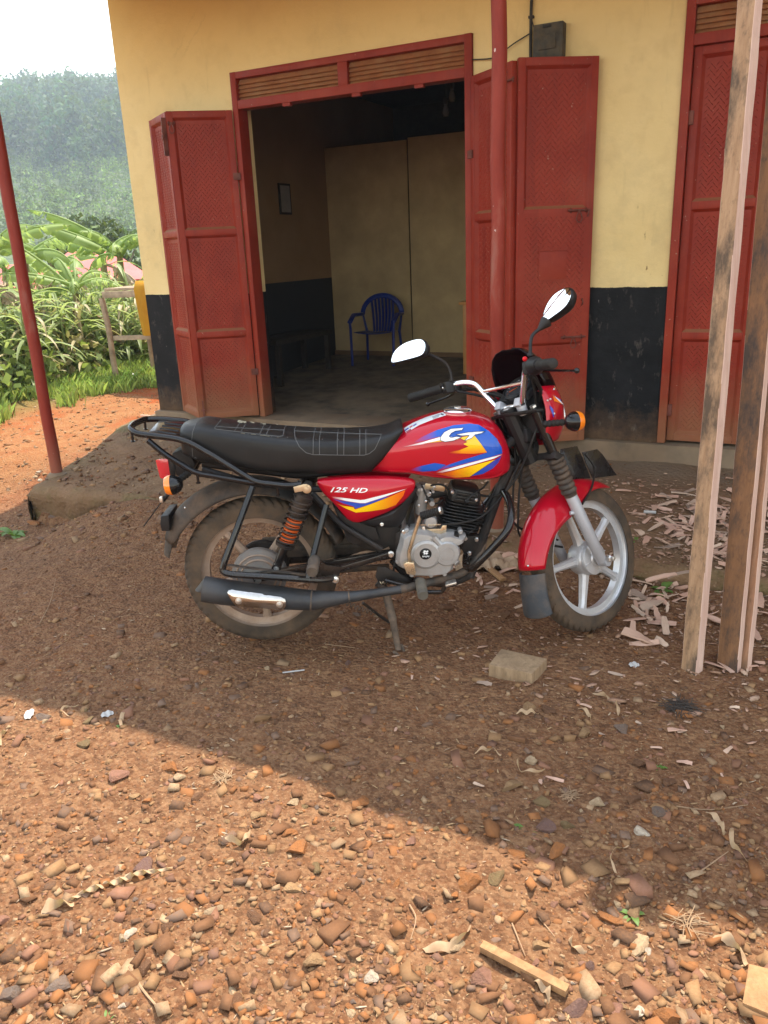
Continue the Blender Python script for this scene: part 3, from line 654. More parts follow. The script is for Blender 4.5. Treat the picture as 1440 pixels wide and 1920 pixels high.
tag(forest, 'hazy eucalyptus forest and scrub covering the far hillside', 'forest', kind='stuff')
for i, (px, hh, wd, lab) in enumerate(((172, 16, 2.6, 'tall pointed tree on the skyline just left of the yellow wall'), (96, 13, 3.4, 'broad tree on the skyline, middle of the ridge'), (55, 12.5, 3.4, 'rounded tree on the skyline left of the middle'), (148, 13, 3.2, 'bushy skyline tree left of the tall pointed one'))):
    d = ray(px, 160); az = math.degrees(math.atan2(d.x, d.y)); r = 343
    q, (x, y, z) = far_tree(az, r, hh, wd, 260, 1); tr = thing('eucalyptus_tree', (x, y, z), lab, 'tree', 'trees standing out on the ridge')
    q = q-np.array([x, y, z]); soup('crown', q, np.array([.035, .07, .03])*rng.uniform(.6, 1.5, (len(q), 1)), M_forest, tr)
    m = MB(); m.tube([(x, y, z-1), (x+.2, y, z+hh*.5), (x, y, z+hh*.9)], [.25, .16, .05], 6); m.build('trunk', M_bark, tr)

# dark broad tree and red-roofed houses beyond the bananas
bt = at_r(205, 440, 30); ti = thing('broad_tree', (bt.x, bt.y, -.6), 'dark bushy tree behind the banana leaves, at the house corner', 'tree')
qs = []; cs = []
for k in range(46):
    d = rng.normal(size=3); d /= np.linalg.norm(d); c = np.array([bt.x, bt.y, 1.3])+d*np.array([2.1, 2.1, 1.75])*rng.random()**.4
    q = leaf_cloud(c, (.6, .6, .42), 110, .075); qs.append(q); cs.append(np.array([.034, .058, .02] if rng.random() < .7 else [.09, .14, .035])*rng.uniform(.6, 1.4, (len(q), 1)))
soup('crown', np.concatenate(qs)-np.array([bt.x, bt.y, -.6]), np.concatenate(cs), M_forest, ti)
m = MB(); m.tube([(bt.x, bt.y, -.7), (bt.x+.1, bt.y, .6), (bt.x, bt.y, 2.2)], [.2, .15, .08], 8); [m.tube([(bt.x, bt.y, .5), (bt.x+dx_, bt.y+.3, 1.9)], [.08, .03], 6) for dx_ in (-1.2, .9, .4)]; m.build('trunk', M_bark, ti)
M_rroof = pbr('red_sheet_roof', (.52, .09, .075), .5, var=.15, scale=2); M_pale = pbr('pale_house_wall', (.55, .5, .44), .85)
for px, py, rr_, wd, lab in ((172, 500, 24, 1.5, 'house with a red sheet roof showing between banana leaves'), (4, 522, 30, 2.2, 'low red roofed house at the left edge behind the leaves')):
    c = at_r(px, py, rr_); hs = thing('house', (c.x, c.y, -.6), lab, 'house', 'houses beyond the banana patch')
    R_ = Matrix.Rotation(rad(45), 3, 'Z'); m = MB(); vs = [V(-wd, -2, 0), V(wd, -2, 0), V(wd, 2, 0), V(-wd, 2, 0), V(-wd*.35, 0, .75), V(wd*.35, 0, .75)]
    z0 = c.z-.35; m.add([V(c.x, c.y, z0)+R_ @ q for q in vs], [(0, 1, 5, 4), (1, 2, 5), (2, 3, 4, 5), (3, 0, 4)]); m.build('roof', M_rroof, hs, smooth=False, solid=.03)
    m = MB(); m.box(V(c.x, c.y, (z0-.6)/2), (wd*1.8, 3.5, z0+.6-.02), R_); m.build('wall', M_pale, hs, smooth=False)
    m = MB(); m.box(V(c.x, c.y, .1)+R_ @ V(0, -1.76, 0), (.5, .05, .6), R_); m.build('window', M_dark, hs)

# ---- banana plants
M_ban = leaf_mat('banana_leaf', (.20, .30, .075), (.38, .48, .18), .5, 2.2, rough=.5); M_bandry = leaf_mat('dry_banana_leaf', (.30, .20, .10), (.42, .31, .19), .25, 4)
M_banst = pbr('banana_stem', (.16, .15, .05), .6, var=.5, scale=5, dust=.6, dustcol=(.22, .12, .06))
def banana_leaf(parent, base, az, el, L, W, droop, mat, fold=-.35, tears=.25, name='leaf'):
    n = 26; p = Vector(base); pts = []; d_el = el
    for k in range(n+1):
        pts.append(p.copy()); t = k/n; d_el = el-droop*t**1.6
        p = p+Vector((math.sin(az)*math.cos(d_el), math.cos(az)*math.cos(d_el), math.sin(d_el)))*(L/n)
    m = MB(); st = 4
    m.tube(pts[::2], [.022*(1-k/(n/2+1))+.004 for k in range(len(pts[::2]))], 6)
    side = Vector((math.cos(az), -math.sin(az), 0))
    for sg in (-1, 1):
        k = st; 
        while k < n:
            ln = 1
            while k+ln < n and random.random() > tears: ln += 1
            ln = min(ln, n-k); jit = random.uniform(-.4, .3) if tears > .05 else 0; rows = []; sg_ = L/n*random.uniform(.25, .75)
            for q in range(k, k+ln+1):
                t = (q-st)/(n-st); w_ = W*.5*(math.sin(math.pi*min(1, t*.93+.07)**.75)**.75 if t < 1 else .0)+.003
                T = (pts[min(q+1, n)]-pts[max(q-1, 0)]).normalized(); N = side.cross(T).normalized()
                if N.z < 0: N = -N
                g = (.05 if q in (k, k+ln) and tears > .05 else 0)
                row = []
                for j in range(5):
                    f = j/4; fl = fold+jit-.9*f*f*(.55+abs(jit)*1.5); row.append(pts[q]+side*sg*w_*f*math.cos(fl)+N*w_*f*math.sin(fl)+T*(f*f*w_*.30)+T*((sg_*f if g else 0)*(1 if q == k else -1)))
                rows.append(row)
            m.sheet(rows); k += ln
    return m.build(name, mat, parent, ang=60)
def banana(base, h, leaves, label, r=.085, dry=3):
    t = thing('banana_plant', base, label, 'banana plant', 'banana plants beside the lane'); b = Vector(base)
    m = MB(); m.tube([b+V(.02*math.sin(k), .02*math.cos(k), h*k/5) for k in range(6)], [r*(1-.09*k) for k in range(6)], 10); m.build('stem', M_banst, t)
    for (az, el, L, W, dr) in leaves: banana_leaf(t, b+V(0, 0, h*random.uniform(.9, 1.0)), rad(az), rad(el), L*.66, W*.92, dr, M_ban, random.uniform(-.6, -.2), random.choice((.25, .4, .5)))
    for k in range(dry): banana_leaf(t, b+V(0, 0, h*random.uniform(.7, .9)), random.uniform(0, 6.28), rad(-20), h*.62, .25, 1.2, M_bandry, -.5, .5, 'dry_leaf')
    return t
def base_at(px, py, r): q = at_r(px, py, r); return (q.x, q.y, gzv(q.x, q.y)-.03)
# azimuth 47 deg is towards the right of the picture, -133 towards the left, -43 away, 137 towards the camera
RT, LF, AW, TC = 47, -133, -43, 137
banana(base_at(158, 640, 10.8), 1.05, [(LF+10, 50, 1.75, .27, .55), (LF-16, 24, 1.65, .27, .8), (LF+34, 6, 1.45, .25, .8), (LF+62, 66, 1.2, .25, 1.5), (RT-30, 55, .85, .27, 2.2), (RT+20, 28, 1.0, .25, 1.6), (TC, 35, .8, .25, 2.2), (AW, 60, 1.2, .26, 1.3)], 'banana plant with wide pale leaves in front of the red roof', .06, 4)
banana(base_at(240, 580, 12.0), 1.5, [(LF+2, 40, 1.9, .30, .6), (LF-6, 34, 1.7, .34, .5), (LF+42, 12, 1.2, .28, 1.7), (RT, 55, 1.2, .28, 1.2), (RT+30, 45, .9, .26, 2.2), (TC+10, 45, 1.0, .28, 2.3), (LF-40, 50, 1.1, .26, 1.2)], 'taller banana plant beside the timber stand at the house corner', .07)
banana(base_at(-12, 560, 10.8), 1.5, [(RT, 30, 1.6, .29, .7), (RT+28, 55, 1.3, .28, 1.4), (RT-40, 45, 1.2, .28, 1.8), (LF, 40, 1.3, .3, 1.3), (TC, 35, 1.0, .27, 2.0)], 'banana plant at the left edge with dry hanging leaves', .07, dry=6)
banana(base_at(60, 560, 12.5), 1.5, [(RT, 34, 1.5, .42, .9), (RT+30, 20, 1.2, .4, 1.4), (LF, 44, 1.2, .4, 1.2), (TC, 48, 1.1, .4, 2.0), (AW, 55, 1.2, .4, 1.1)], 'banana plant seen behind the left red post')
banana(base_at(205, 560, 14), 1.45, [(LF, 40, 1.3, .4, 1.2), (RT, 55, 1.2, .4, 1.4), (TC, 50, 1.2, .4, 2.0), (LF+50, 30, 1.2, .4, 1.6), (TC+40, 60, 1., .36, 1.6)], 'banana plant just left of the timber stand, farther back')
banana(base_at(110, 560, 16), 1.35, [(LF, 45, 1.4, .42, 1.3), (RT, 40, 1.3, .4, 1.4), (TC, 50, 1.2, .4, 2.0), (TC-50, 30, 1.2, .4, 1.6)], 'farthest banana plant, low between two others')
banana(base_at(20, 560, 15), 1.3, [(LF, 45, 1.4, .42, 1.3), (RT, 30, 1.3, .4, 1.4), (TC, 50, 1.2, .4, 2.0), (TC-50, 30, 1.2, .4, 1.6)], 'farther banana plant at the left, behind the dry leaves')

# ---- maize
M_maize = leaf_mat('maize_leaf', (.19, .25, .085), (.36, .42, .20), .5, 4); M_maizedry = leaf_mat('dry_maize_leaf', (.30, .25, .13), (.45, .38, .22), .3, 4)
def maize_mesh(h, nl, dry):
    m = MB(); m.tube([(0, 0, 0), (.01, 0, h*.5), (.015, .01, h)], [.013, .011, .004], 6)
    for k in range(nl):
        z = h*(.12+.8*k/nl); az = k*2.6+random.uniform(-.6, .6); L = random.uniform(.45, .75); el = rad(random.uniform(35, 65)); dr = random.uniform(1.4, 2.4); p = Vector((0, 0, z)); rows = []
        sd_ = Vector((-math.sin(az), math.cos(az), 0))
        for q in range(8):
            t = q/7; w_ = .023*math.sin(math.pi*(t*.9+.1))**.8+.001; T = Vector((math.cos(az)*math.cos(el), math.sin(az)*math.cos(el), math.sin(el)))
            rows.append([p-sd_*w_+V(0, 0, .006), p-V(0, 0, .004), p+sd_*w_+V(0, 0, .006)]); p = p+T*(L/7); el -= dr/7
        m.sheet(rows)
    return m.build('maize_plant', M_maizedry if dry else M_maize, None, ang=80)
protos = [maize_mesh(h, nl, d) for h, nl, d in ((1.0, 8, 0), (.85, 9, 0), (1.15, 8, 0), (.9, 7, 1), (.7, 8, 0))]
def maize_label(d): return 'dry straw coloured maize plant standing in the green patch' if d else 'leafy green maize plant in the patch beyond the lane'
n = 0; used = set()
while n < 270:
    px = rng.uniform(-190, 305); r = rng.uniform(9.0, 12.0); q = at_r(px, 640, r)
    if q.x > -7.45: continue
    k = int(rng.choice(5, p=[.27, .25, .16, .12, .2])); loc = (q.x, q.y, gzv(q.x, q.y)-.02)
    o = protos[k] if k not in used else inst(protos[k], 'maize_plant'); used.add(k)
    o.location = loc; o.rotation_euler = (rng.normal()*.06, rng.normal()*.06, rng.uniform(0, 6.3)); s = rng.uniform(.75, 1.1); o.scale = (s, s, s)
    tag(o, maize_label(k == 3), 'maize', 'dry maize in the patch' if k == 3 else 'maize growing beyond the lane'); n += 1

# ---- grass and low weeds between the lane and the maize
def blades(n, xy, h, wd, col, name, label, lean=.5):
    x, y = xy; z = gz(x, y)-.01; a = rng.uniform(0, 6.28, n); hh = h*(.4+.9*rng.random(n)); ln = lean*hh*rng.random(n); b = rng.uniform(0, 6.28, n)
    dx_, dy_ = np.cos(a)*wd, np.sin(a)*wd; lx, ly = np.cos(b)*ln, np.sin(b)*ln
    P = np.stack([np.stack([x-dx_, y-dy_, z], -1), np.stack([x+dx_, y+dy_, z], -1), np.stack([x+dx_*.7+lx*.4, y+dy_*.7+ly*.4, z+hh*.6], -1), np.stack([x-dx_*.3+lx, y-dy_*.3+ly, z+hh*.9], -1)], 1)
    o = soup(name, P, np.asarray(col)*rng.uniform(.55, 1.5, (n, 1))*rng.uniform(.85, 1.15, (n, 3)), M_grass); tag(o, label, 'grass', kind='stuff'); return o
M_grass = leaf_mat('grass_blades', (.8, .8, .8), (1.1, 1.1, 1.0), .45, 3, True)
n = 52000; x = rng.uniform(-8.6, -6.3, n); y = rng.uniform(3.6, 10, n); keep = (fbm(x*1.3, y*1.3, 15, 3)+.75*smoothstep(6.4, 6.95, -x)+.15*rng.random(n) > .35); x, y = x[keep], y[keep]
blades(len(x), (x, y), .15, .007, (.30, .40, .11), 'grass', 'short green grass along the edge of the orange lane', .7)
# low leafy scrub filling the patch behind the maize
qs = []; cs = []
for k in range(640):
    px = rng.uniform(-240, 310); r = rng.uniform(9.2, 22); q = at_r(px, 640, r)
    if q.x > -7.4: continue
    z = gzv(q.x, q.y); hh = rng.uniform(.12, .38)*(1+.06*(r-9)); qq = leaf_cloud((q.x, q.y, z+hh*.7), (.35, .35, hh), 60, .045); qs.append(qq)
    cs.append(np.array([.20, .27, .08] if rng.random() < .8 else [.38, .32, .17])*rng.uniform(.5, 1.4, (len(qq), 1)))
scrub = soup('weeds', np.concatenate(qs), np.concatenate(cs), M_grass); tag(scrub, 'low green weeds growing among the maize and bananas', 'weeds', kind='stuff')

# ---- timber stand with a yellow cloth by the house corner
M_oldwood = pbr('grey_old_timber', (.34, .25, .17), .85, var=.35, scale=10, bump=.3, bscale=60)
ts = thing('timber_stand', (-6.8, 6.95, 0), 'rough timber stand with plank top at the house corner', 'stand')
m = MB(); a = at_y(194, 553, 6.9); b = a+V(1.6, 0, .02); m.beam(a, b, .05, .07); m.build('front_rail', M_oldwood, ts, bevel=.004)
for k, (dy_, dz) in enumerate(((.12, .055), (.34, .06), (.56, .05))): m = MB(); m.beam(a+V(-.02*k, dy_, dz), b+V(0, dy_, dz), .2, .03); m.build('top_plank', M_oldwood, ts, bevel=.004)
f = at_y(222, 727, 6.9)
m = MB(); m.tube(catmull([(f.x, 6.9, -.08), (f.x-.03, 6.91, .35), (f.x-.02, 6.9, .7), (f.x-.06, 6.9, a.z-.035)], 4), .034, 9); m.build('leg', M_oldwood, ts)
m = MB(); m.tube([(f.x+1.35, 6.9, -.08), (f.x+1.35, 6.9, a.z-.035)], .034, 9); m.build('leg', M_oldwood, ts)
m = MB(); m.tube([(f.x+.02, 7.5, -.08), (f.x, 7.5, a.z-.0)], .03, 9); m.build('leg', M_oldwood, ts)
q = at_y(212, 634, 6.93); m = MB(); m.beam(q, q+V(1.5, 0, .05), .03, .05); m.build('cross_bar', M_oldwood, ts)
yc = thing('yellow_cloth', (-6.3, 6.85, 1), 'yellow cloth hanging from the timber stand at the corner', 'cloth')
M_yel = leaf_mat('yellow_cloth', (.40, .18, .010), (.50, .25, .016), .2, 6, rough=.9)
rows = []; c0 = at_y(252, 542, 6.84)
for k in range(16):
    zz = -.5*k/15; rows.append([c0+V(.045*j+.012*k/15*2, -.012+.018*math.sin(j*1.9+k*.1)*(.3+k/15), zz+(.03 if False else 0)) for j in range(22)])
rows = [[c0+V(.045*j, .35, .075+.006*math.sin(j*2)) for j in range(22)], [c0+V(.045*j, .03, .085+.004*math.sin(j*3)) for j in range(22)]]+rows
MB().sheet(rows).build('cloth_sheet', M_yel, yc, ang=80)
m = MB(); q = at_z(216, 728, .03); m.ball((q.x, q.y, .01), .09, 12, 6, sc=(1.3, .8, .35)); o = m.build('flat_stone', pbr('brown_stone', (.25, .17, .11), .9, var=.3, bump=.5, bscale=30)); tag(o, 'flat brown stone at the foot of the timber stand', 'stone')
bag = thing('plastic_bag', (0, 0, 0), 'crumpled pale plastic bag in the grass behind the timber leg', 'bag'); q = at_y(237, 715, 7.15)
m = MB(); m.ball(q, .13, 18, 12, sc=(1, .7, .75)); m.v = [tuple(Vector(p_)+V(*(rng.normal(size=3)*.018))) for p_ in m.v]; m.build('bag_film', pbr('pale_bag', (.5, .5, .46), .4, var=.2), bag, merge=.0001); bag.location = (0, 0, 0)

# ---- the hazy air of the valley
def haze_box():
    m = MB(); m.bx(-520, 520, -80, 520, -6, 90); t = bpy.data.materials.new('hazy_air'); t.use_nodes = True; n_ = t.node_tree; n_.nodes.clear()
    o_ = n_.nodes.new('ShaderNodeOutputMaterial'); v = n_.nodes.new('ShaderNodeVolumePrincipled'); v.inputs['Color'].default_value = (.74, .86, 1, 1); v.inputs['Density'].default_value = HAZE; v.inputs['Anisotropy'].default_value = .2
    n_.links.new(v.outputs[0], o_.inputs['Volume']); h = m.build('haze', t, smooth=False); tag(h, 'pale haze hanging in the valley air', 'haze', kind='stuff')
HAZE = .0011
haze_box()
# ================================================================== the motorcycle
# bike frame: x forward, y to its left, z up; origin on the ground below the rear axle
BO = Vector((-1.726, 2.291, 0)); BA = rad(27.4)
bh = Vector((math.cos(BA), math.sin(BA), 0)); bl = Vector((-math.sin(BA), math.cos(BA), 0))
RAKE, STEER = rad(24), rad(40); SAX = Vector((-math.sin(RAKE), 0, math.cos(RAKE))); SP = Vector((.945, 0, .867))
STM = Matrix.Translation(SP) @ Matrix.Rotation(STEER, 4, SAX) @ Matrix.Translation(-SP); STI = STM.inverted()
_co = CAM_O-BO; B_ORG = Vector((_co.dot(bh), _co.dot(bl), _co.z))
def bray(px, py): d = ray(px, py); return Vector((d.dot(bh), d.dot(bl), d.z))
def B(px, py, y=0.): d = bray(px, py); return B_ORG+d*((y-B_ORG.y)/d.y)
F_ORG = STI @ B_ORG
def FB(px, py, y=0.): d = STI.to_3x3() @ bray(px, py); return F_ORG+d*((y-F_ORG.y)/d.y)
def Bs(pts, y): return [B(px, py, y) for px, py in pts]
bike = empty('motorcycle', BO, BA); tag(bike, 'red and black motorcycle on its centre stand, front wheel turned away', 'motorcycle')

DUST = (.20, .115, .065)
t = NT('red_metallic_paint'); co = t.obj(); t.col((.43, .0015, .014)); t.set(Roughness=.35, Metallic=.08, Coat_Weight=1.0, Coat_Roughness=.02, Coat_IOR=1.42); t.b.inputs['Specular IOR Level'].default_value = .12; M_bred = t.m
M_seatv = pbr('black_vinyl', (.011, .0105, .0105), .40, var=.3, scale=7, bump=.12, bscale=420, dust=.15, dustcol=(.07, .056, .045), dscale=5)
M_gblk = pbr('gloss_black_tube', (.006, .006, .007), .20, var=.2, coat=.5, rvar=.05, dust=.10, dustcol=(.12, .075, .045), zlo=(.22, .42, .4))
M_mblk = pbr('black_plastic', (.010, .010, .011), .45, var=.25, dust=.22, dustcol=(.10, .066, .043), zlo=(.25, .55, .3))
M_rub = pbr('black_rubber', (.012, .0115, .011), .62, var=.3, dust=.25, dustcol=(.10, .07, .045))
M_tyre = pbr('dusty_tyre_rubber', (.062, .046, .033), .85, var=.35, scale=10, dust=1.0, dustcol=(.15, .095, .056), dscale=9, bump=.2, bscale=200)
M_alu = pbr('cast_aluminium', (.40, .40, .395), .40, .6, var=.1, scale=15, bump=.08, bscale=300, dust=.5, dustcol=(.33, .22, .14), zlo=(.25, .42, .35))
M_rimr = pbr('dusty_alloy', (.36, .265, .20), .45, .35, var=.25, scale=9, dust=1.1, dustcol=(.27, .165, .10), dscale=8)
M_rimf = pbr('silver_alloy', (.60, .60, .61), .36, .6, var=.06, scale=9, dust=.45, dustcol=(.36, .24, .15), dscale=5)
M_chrome = pbr('chrome', (.86, .86, .87), .10, 1, var=.03, rvar=.04, dust=.12, dustcol=(.4, .3, .2))
M_zinc = pbr('zinc_plate', (.62, .50, .34), .3, .9, var=.2, dust=.3, dustcol=(.25, .16, .1))
M_bolts = pbr('bright_bolt', (.66, .64, .60), .3, .9, var=.15)
M_muff = pbr('satin_black_exhaust', (.040, .041, .044), .42, .2, var=.3, scale=10, dust=.3, dustcol=(.13, .10, .075), dscale=7)
M_pipe = pbr('dirty_exhaust_pipe', (.06, .052, .045), .6, .3, var=.4, scale=16, dust=.9, dustcol=(.26, .17, .11))
M_fork = pbr('grey_fork_paint', (.44, .44, .46), .45, .35, var=.05, dust=.2, dustcol=(.3, .2, .13))
M_gait = pbr('fork_gaiter_rubber', (.045, .036, .030), .6, var=.3, dust=.75, dustcol=(.20, .125, .075), dscale=14)
M_eng = pbr('black_engine_paint', (.012, .012, .012), .35, .1, var=.2, dust=.35, dustcol=(.12, .08, .05))
M_orange = pbr('orange_spring', (.62, .10, .012), .35, var=.1, dust=.3, dustcol=DUST); M_spring = pbr('black_spring', (.014, .013, .013), .3, var=.2, dust=.35, dustcol=DUST)
def lens_mat(n, c):
    t = NT(n); t.col(c); t.set(Roughness=.12, Coat_Weight=1.0, Coat_Roughness=.03, Subsurface_Weight=.3); t.b.inputs['Subsurface Radius'].default_value = (.02, .01, .005)
    w_ = t.n('ShaderNodeTexWave'); t.l(t.obj(), w_.inputs[0]); w_.inputs['Scale'].default_value = 55; t.bump(w_.outputs[1], .2, .002); return t.m
M_amber = lens_mat('amber_lens', (.85, .22, .008)); M_redlens = lens_mat('red_lens', (.55, .012, .03))
t = NT('mirror_glass'); t.col((.93, .95, .96)); t.set(Metallic=1.0, Roughness=.015); M_mirror = t.m
t = NT('smoked_screen'); t.col((.012, .004, .006)); t.set(Roughness=.06); tr = t.n('ShaderNodeBsdfTransparent'); tr.inputs[0].default_value = (.16, .07, .08, 1); mx = t.n('ShaderNodeMixShader'); mx.inputs[0].default_value = .55
t.l(t.b.outputs[0], mx.inputs[1]); t.l(tr.outputs[0], mx.inputs[2]); t.l(mx.outputs[0], t.out.inputs[0]); M_smoke = t.m
t = NT('printed_decal'); a = t.n('ShaderNodeVertexColor'); a.layer_name = 'Col'; t.col(a.outputs[0]); t.set(Roughness=.35, Coat_Weight=1.0, Coat_Roughness=.02, Coat_IOR=1.42); t.b.inputs['Specular IOR Level'].default_value = .12; M_decal = t.m
M_white = pbr('white_print', (.78, .78, .78), .35, var=.02); M_blackp = pbr('black_print', (.008, .008, .008), .35, var=.02)

FR = []                                         # front parts are written with the bars straight, then turned about the steering head
def bb(m, name, mat, parent=None, front=False, **k):
    if front: m.xform(STM)
    return m.build(name, mat, parent or bike, **k)

# ---- wheels
def ring_prof(R, hw, ri, n=22):
    out = []
    for k in range(n+1):
        a = math.pi*(k/n); q = abs(math.cos(a))**.75*math.copysign(1, math.cos(a)); out.append((ri+(R-ri)*abs(math.sin(a))**.62, -hw*q))
    return out
def wheel(name, hub, R, hw, ri, mat, a0, front, drum):
    y = Vector((0, 1, 0)); m = MB(); seg = 300; prof = ring_prof(R, hw, ri); n = len(prof); vs = []; fs = []
    for k in range(seg):
        a = 2*math.pi*k/seg; d = Vector((math.cos(a), 0, math.sin(a)))
        for i, (r, h) in enumerate(prof):
            f = abs(h)/hw; rr_ = r
            if r > ri+(R-ri)*.70:
                ph = (k/seg*50+f*1.1*(1 if h > 0 else 1)) % 1
                if ph < .28 and .18 < f < .90: rr_ -= .0055
                if abs(f-.10) < .07: rr_ -= .006
            vs.append(hub+d*rr_+y*h)
    for k in range(seg):
        l = (k+1) % seg
        for i in range(n-1): fs.append((k*n+i, l*n+i, l*n+i+1, k*n+i+1))
    # rim first: it carries tyre, spokes and hub
    rm = MB(); c = hw*.66
    pr = [(ri+.004, -c), (ri+.008, -c-.003), (ri+.008, -c+.004), (ri-.004, -c+.006), (ri-.012, -.014), (ri-.016, -.010), (ri-.016, .010), (ri-.012, .014), (ri-.004, c-.006), (ri+.008, c-.004), (ri+.008, c+.003), (ri+.004, c)]
    pr += [(ri+.002, c), (ri-.003, c-.008), (ri-.024, .016), (ri-.026, -.016), (ri-.003, -c+.008), (ri+.002, -c)]
    rm.lathe(pr, hub, y, 96, closed=True)
    rim = bb(rm, name, mat, None, front, ang=40)
    m.add(vs, fs); bb(m, 'tyre', M_tyre, rim, front, ang=50)
    for k in range(5):
        a = rad(a0+72*k); d = Vector((math.cos(a), 0, math.sin(a))); tn = Vector((-math.sin(a), 0, math.cos(a))); rows = []
        for f in np.linspace(0, 1, 7):
            r = .052+(ri-.022-.052)*f; wd = .017-.005*f+.007*max(0, f-.82)/.18+.006*max(0, .2-f)/.2; th = .020-.006*f; c_ = hub+d*r
            rows.append([c_+tn*wd-y*th*.45, c_+tn*wd*.45-y*th, c_-tn*wd*.45-y*th, c_-tn*wd-y*th*.45, c_-tn*wd+y*th*.45, c_-tn*wd*.45+y*th, c_+tn*wd*.45+y*th, c_+tn*wd+y*th*.45])
        s_ = MB(); s_.loft(rows); bb(s_, 'spoke', mat, rim, front, ang=30)
    h_ = MB(); h_.lathe([(.001, -.052), (.018, -.052), (.020, -.046), (.044, -.044), (.060, -.034), (.066, -.02), (.066, .02), (.06, .034), (.001, .05)], hub, y, 40); bb(h_, 'hub', mat, rim, front)
    if drum:
        b_ = MB(); b_.lathe([(.001, -.062), (.026, -.062), (.03, -.056), (.062, -.050), (.064, -.046), (.064, -.036), (.001, -.036)], hub, y, 48); bb(b_, 'brake_plate', M_rimf, rim, front)
        for ang_ in (20, 110, 200, 290):
            q = rad(ang_); b_ = MB(); b_.box(hub+V(math.cos(q)*.045, -.054, math.sin(q)*.045), (.034, .006, .004), Matrix.Rotation(-q, 3, 'Y')); bb(b_, 'cooling_rib', M_rimf, rim, front, bevel=.001)
    return rim
RH = Vector((0, 0, .303)); RR_ = .292
rw = wheel('rear_wheel', RH, RR_, .044, .221, M_rimr, 128, False, False)
m = MB(); m.lathe([(.001, .04), (.095, .044), (.10, .05), (.10, .056), (.001, .06)], RH, (0, 1, 0), 48); bb(m, 'sprocket', M_mblk, rw)
m = MB(); m.lathe([(.001, -.075), (.055, -.074), (.098, -.066), (.104, -.058), (.104, -.036), (.001, -.036)], RH, (0, 1, 0), 56); bp = bb(m, 'brake_drum', pbr('grey_drum', (.20, .195, .19), .5, .5, var=.2, dust=.8, dustcol=(.26, .18, .12)), rw)
for r in (.062, .08): m = MB(); m.lathe([(r, -.0735+(r-.055)*.2), (r+.004, -.078+(r-.055)*.2), (r+.008, -.0725+(r-.055)*.2)], RH, (0, 1, 0), 48); bb(m, 'drum_ring', M_rimr, rw)
FH = Vector((1.25885, 0, .285))
fw = wheel('front_wheel', FH, .284, .037, .221, M_rimf, 112, True, True)
m = MB(); m.cyl(FH+V(0, -.13, 0), FH+V(0, .13, 0), .008, seg=12); bb(m, 'axle', M_bolts, fw, True)
m = MB(); m.lathe([(.001, 0), (.0145, 0), (.0145, .012), (.009, .016), (.009, .026), (.001, .027)], FH+V(0, -.113, 0), (0, -1, 0), 6); bb(m, 'axle_nut', M_bolts, fw, True)

# ---- seat
def curve(pts, y): P = sorted([(q.x, q.z) for q in Bs(pts, y)]); return np.array(P)
sr = curve([(352, 806), (372, 802), (440, 812), (515, 821), (590, 826), (650, 826), (700, 823), (735, 815), (752, 806)], -.105); sb = curve([(350, 862), (361, 871), (420, 880), (483, 888), (547, 893), (697, 893), (722, 890)], -.12)
def ring(x, w_, zt, zb, n=36, pt=.42, pb=.5, zc=.45, crown=.0, ysh=0):
    out = []; c = zb+(zt-zb)*zc
    for k in range(n):
        a = 2*math.pi*k/n; ca, sa = math.cos(a), math.sin(a)
        yy = w_*math.copysign(abs(ca)**pt, ca); zz = c+(zt-c)*abs(sa)**pt+crown*(1-(yy/w_)**2 if w_ > 0 else 0) if sa >= 0 else c-(c-zb)*abs(sa)**pb
        out.append(V(x, yy, zz))
    return out
x0, x1 = -.232, .556; rows = []
for i, f in enumerate([0, .004, .012, .025, .045, .07, .10, .15, .2, .25, .3, .35, .4, .45, .5, .55, .6, .65, .7, .75, .8, .85, .9, .94, .97, .99, 1]):
    x = x0+(x1-x0)*f; e = min(1, math.sqrt(max(0, 1-(1-min(1, f/.045))**2))*.92+.08)
    zt = np.interp(x, sr[:, 0], sr[:, 1]); zb = np.interp(x, sb[:, 0], sb[:, 1]); zm = (zt+zb)/2
    wd = np.interp(f, [0, .1, .35, .6, .8, 1], [.098, .108, .122, .128, .120, .098])
    if f > .84: zb = zb+(zt-.012-zb)*((f-.84)/.16)**1.15
    rows.append(ring(x, wd*(.6+.4*e), zm+(zt-zm)*(.72+.28*e), zm+(zb-zm)*(.8+.2*e), pt=.36, pb=.40, zc=.62, crown=.012))
seat = bb(MB().loft(rows), 'seat', M_seatv, ang=50)
def bvh_of(o): me = o.data; return BVHTree.FromPolygons([v.co for v in me.vertices], [tuple(p.vertices) for p in me.polygons])
def onto(bv, px, py, off=.001, y=-.12):
    d = bray(px, py).normalized(); h = bv.ray_cast(B_ORG, d)
    if h[0] is None: q = bv.find_nearest(B(px, py, y)); h = q
    n_ = h[1] if h[1].dot(d) < 0 else -h[1]
    return h[0]+n_*off
def dense(pts, st=5, closed=False):
    out = []; n_ = len(pts)
    for i in range(n_ if closed else n_-1):
        a, b = pts[i], pts[(i+1) % n_]; k = max(1, int(math.hypot(b[0]-a[0], b[1]-a[1])/st))
        out += [(a[0]+(b[0]-a[0])*j/k, a[1]+(b[1]-a[1])*j/k) for j in range(k)]
    return out if closed else out+[pts[-1]]
sbv = bvh_of(seat); M_stitch = pbr('grey_seam', (.10, .097, .094), .6)
def S7(pts): return [(340+.25*x, 760+.25*y) for x, y in pts]
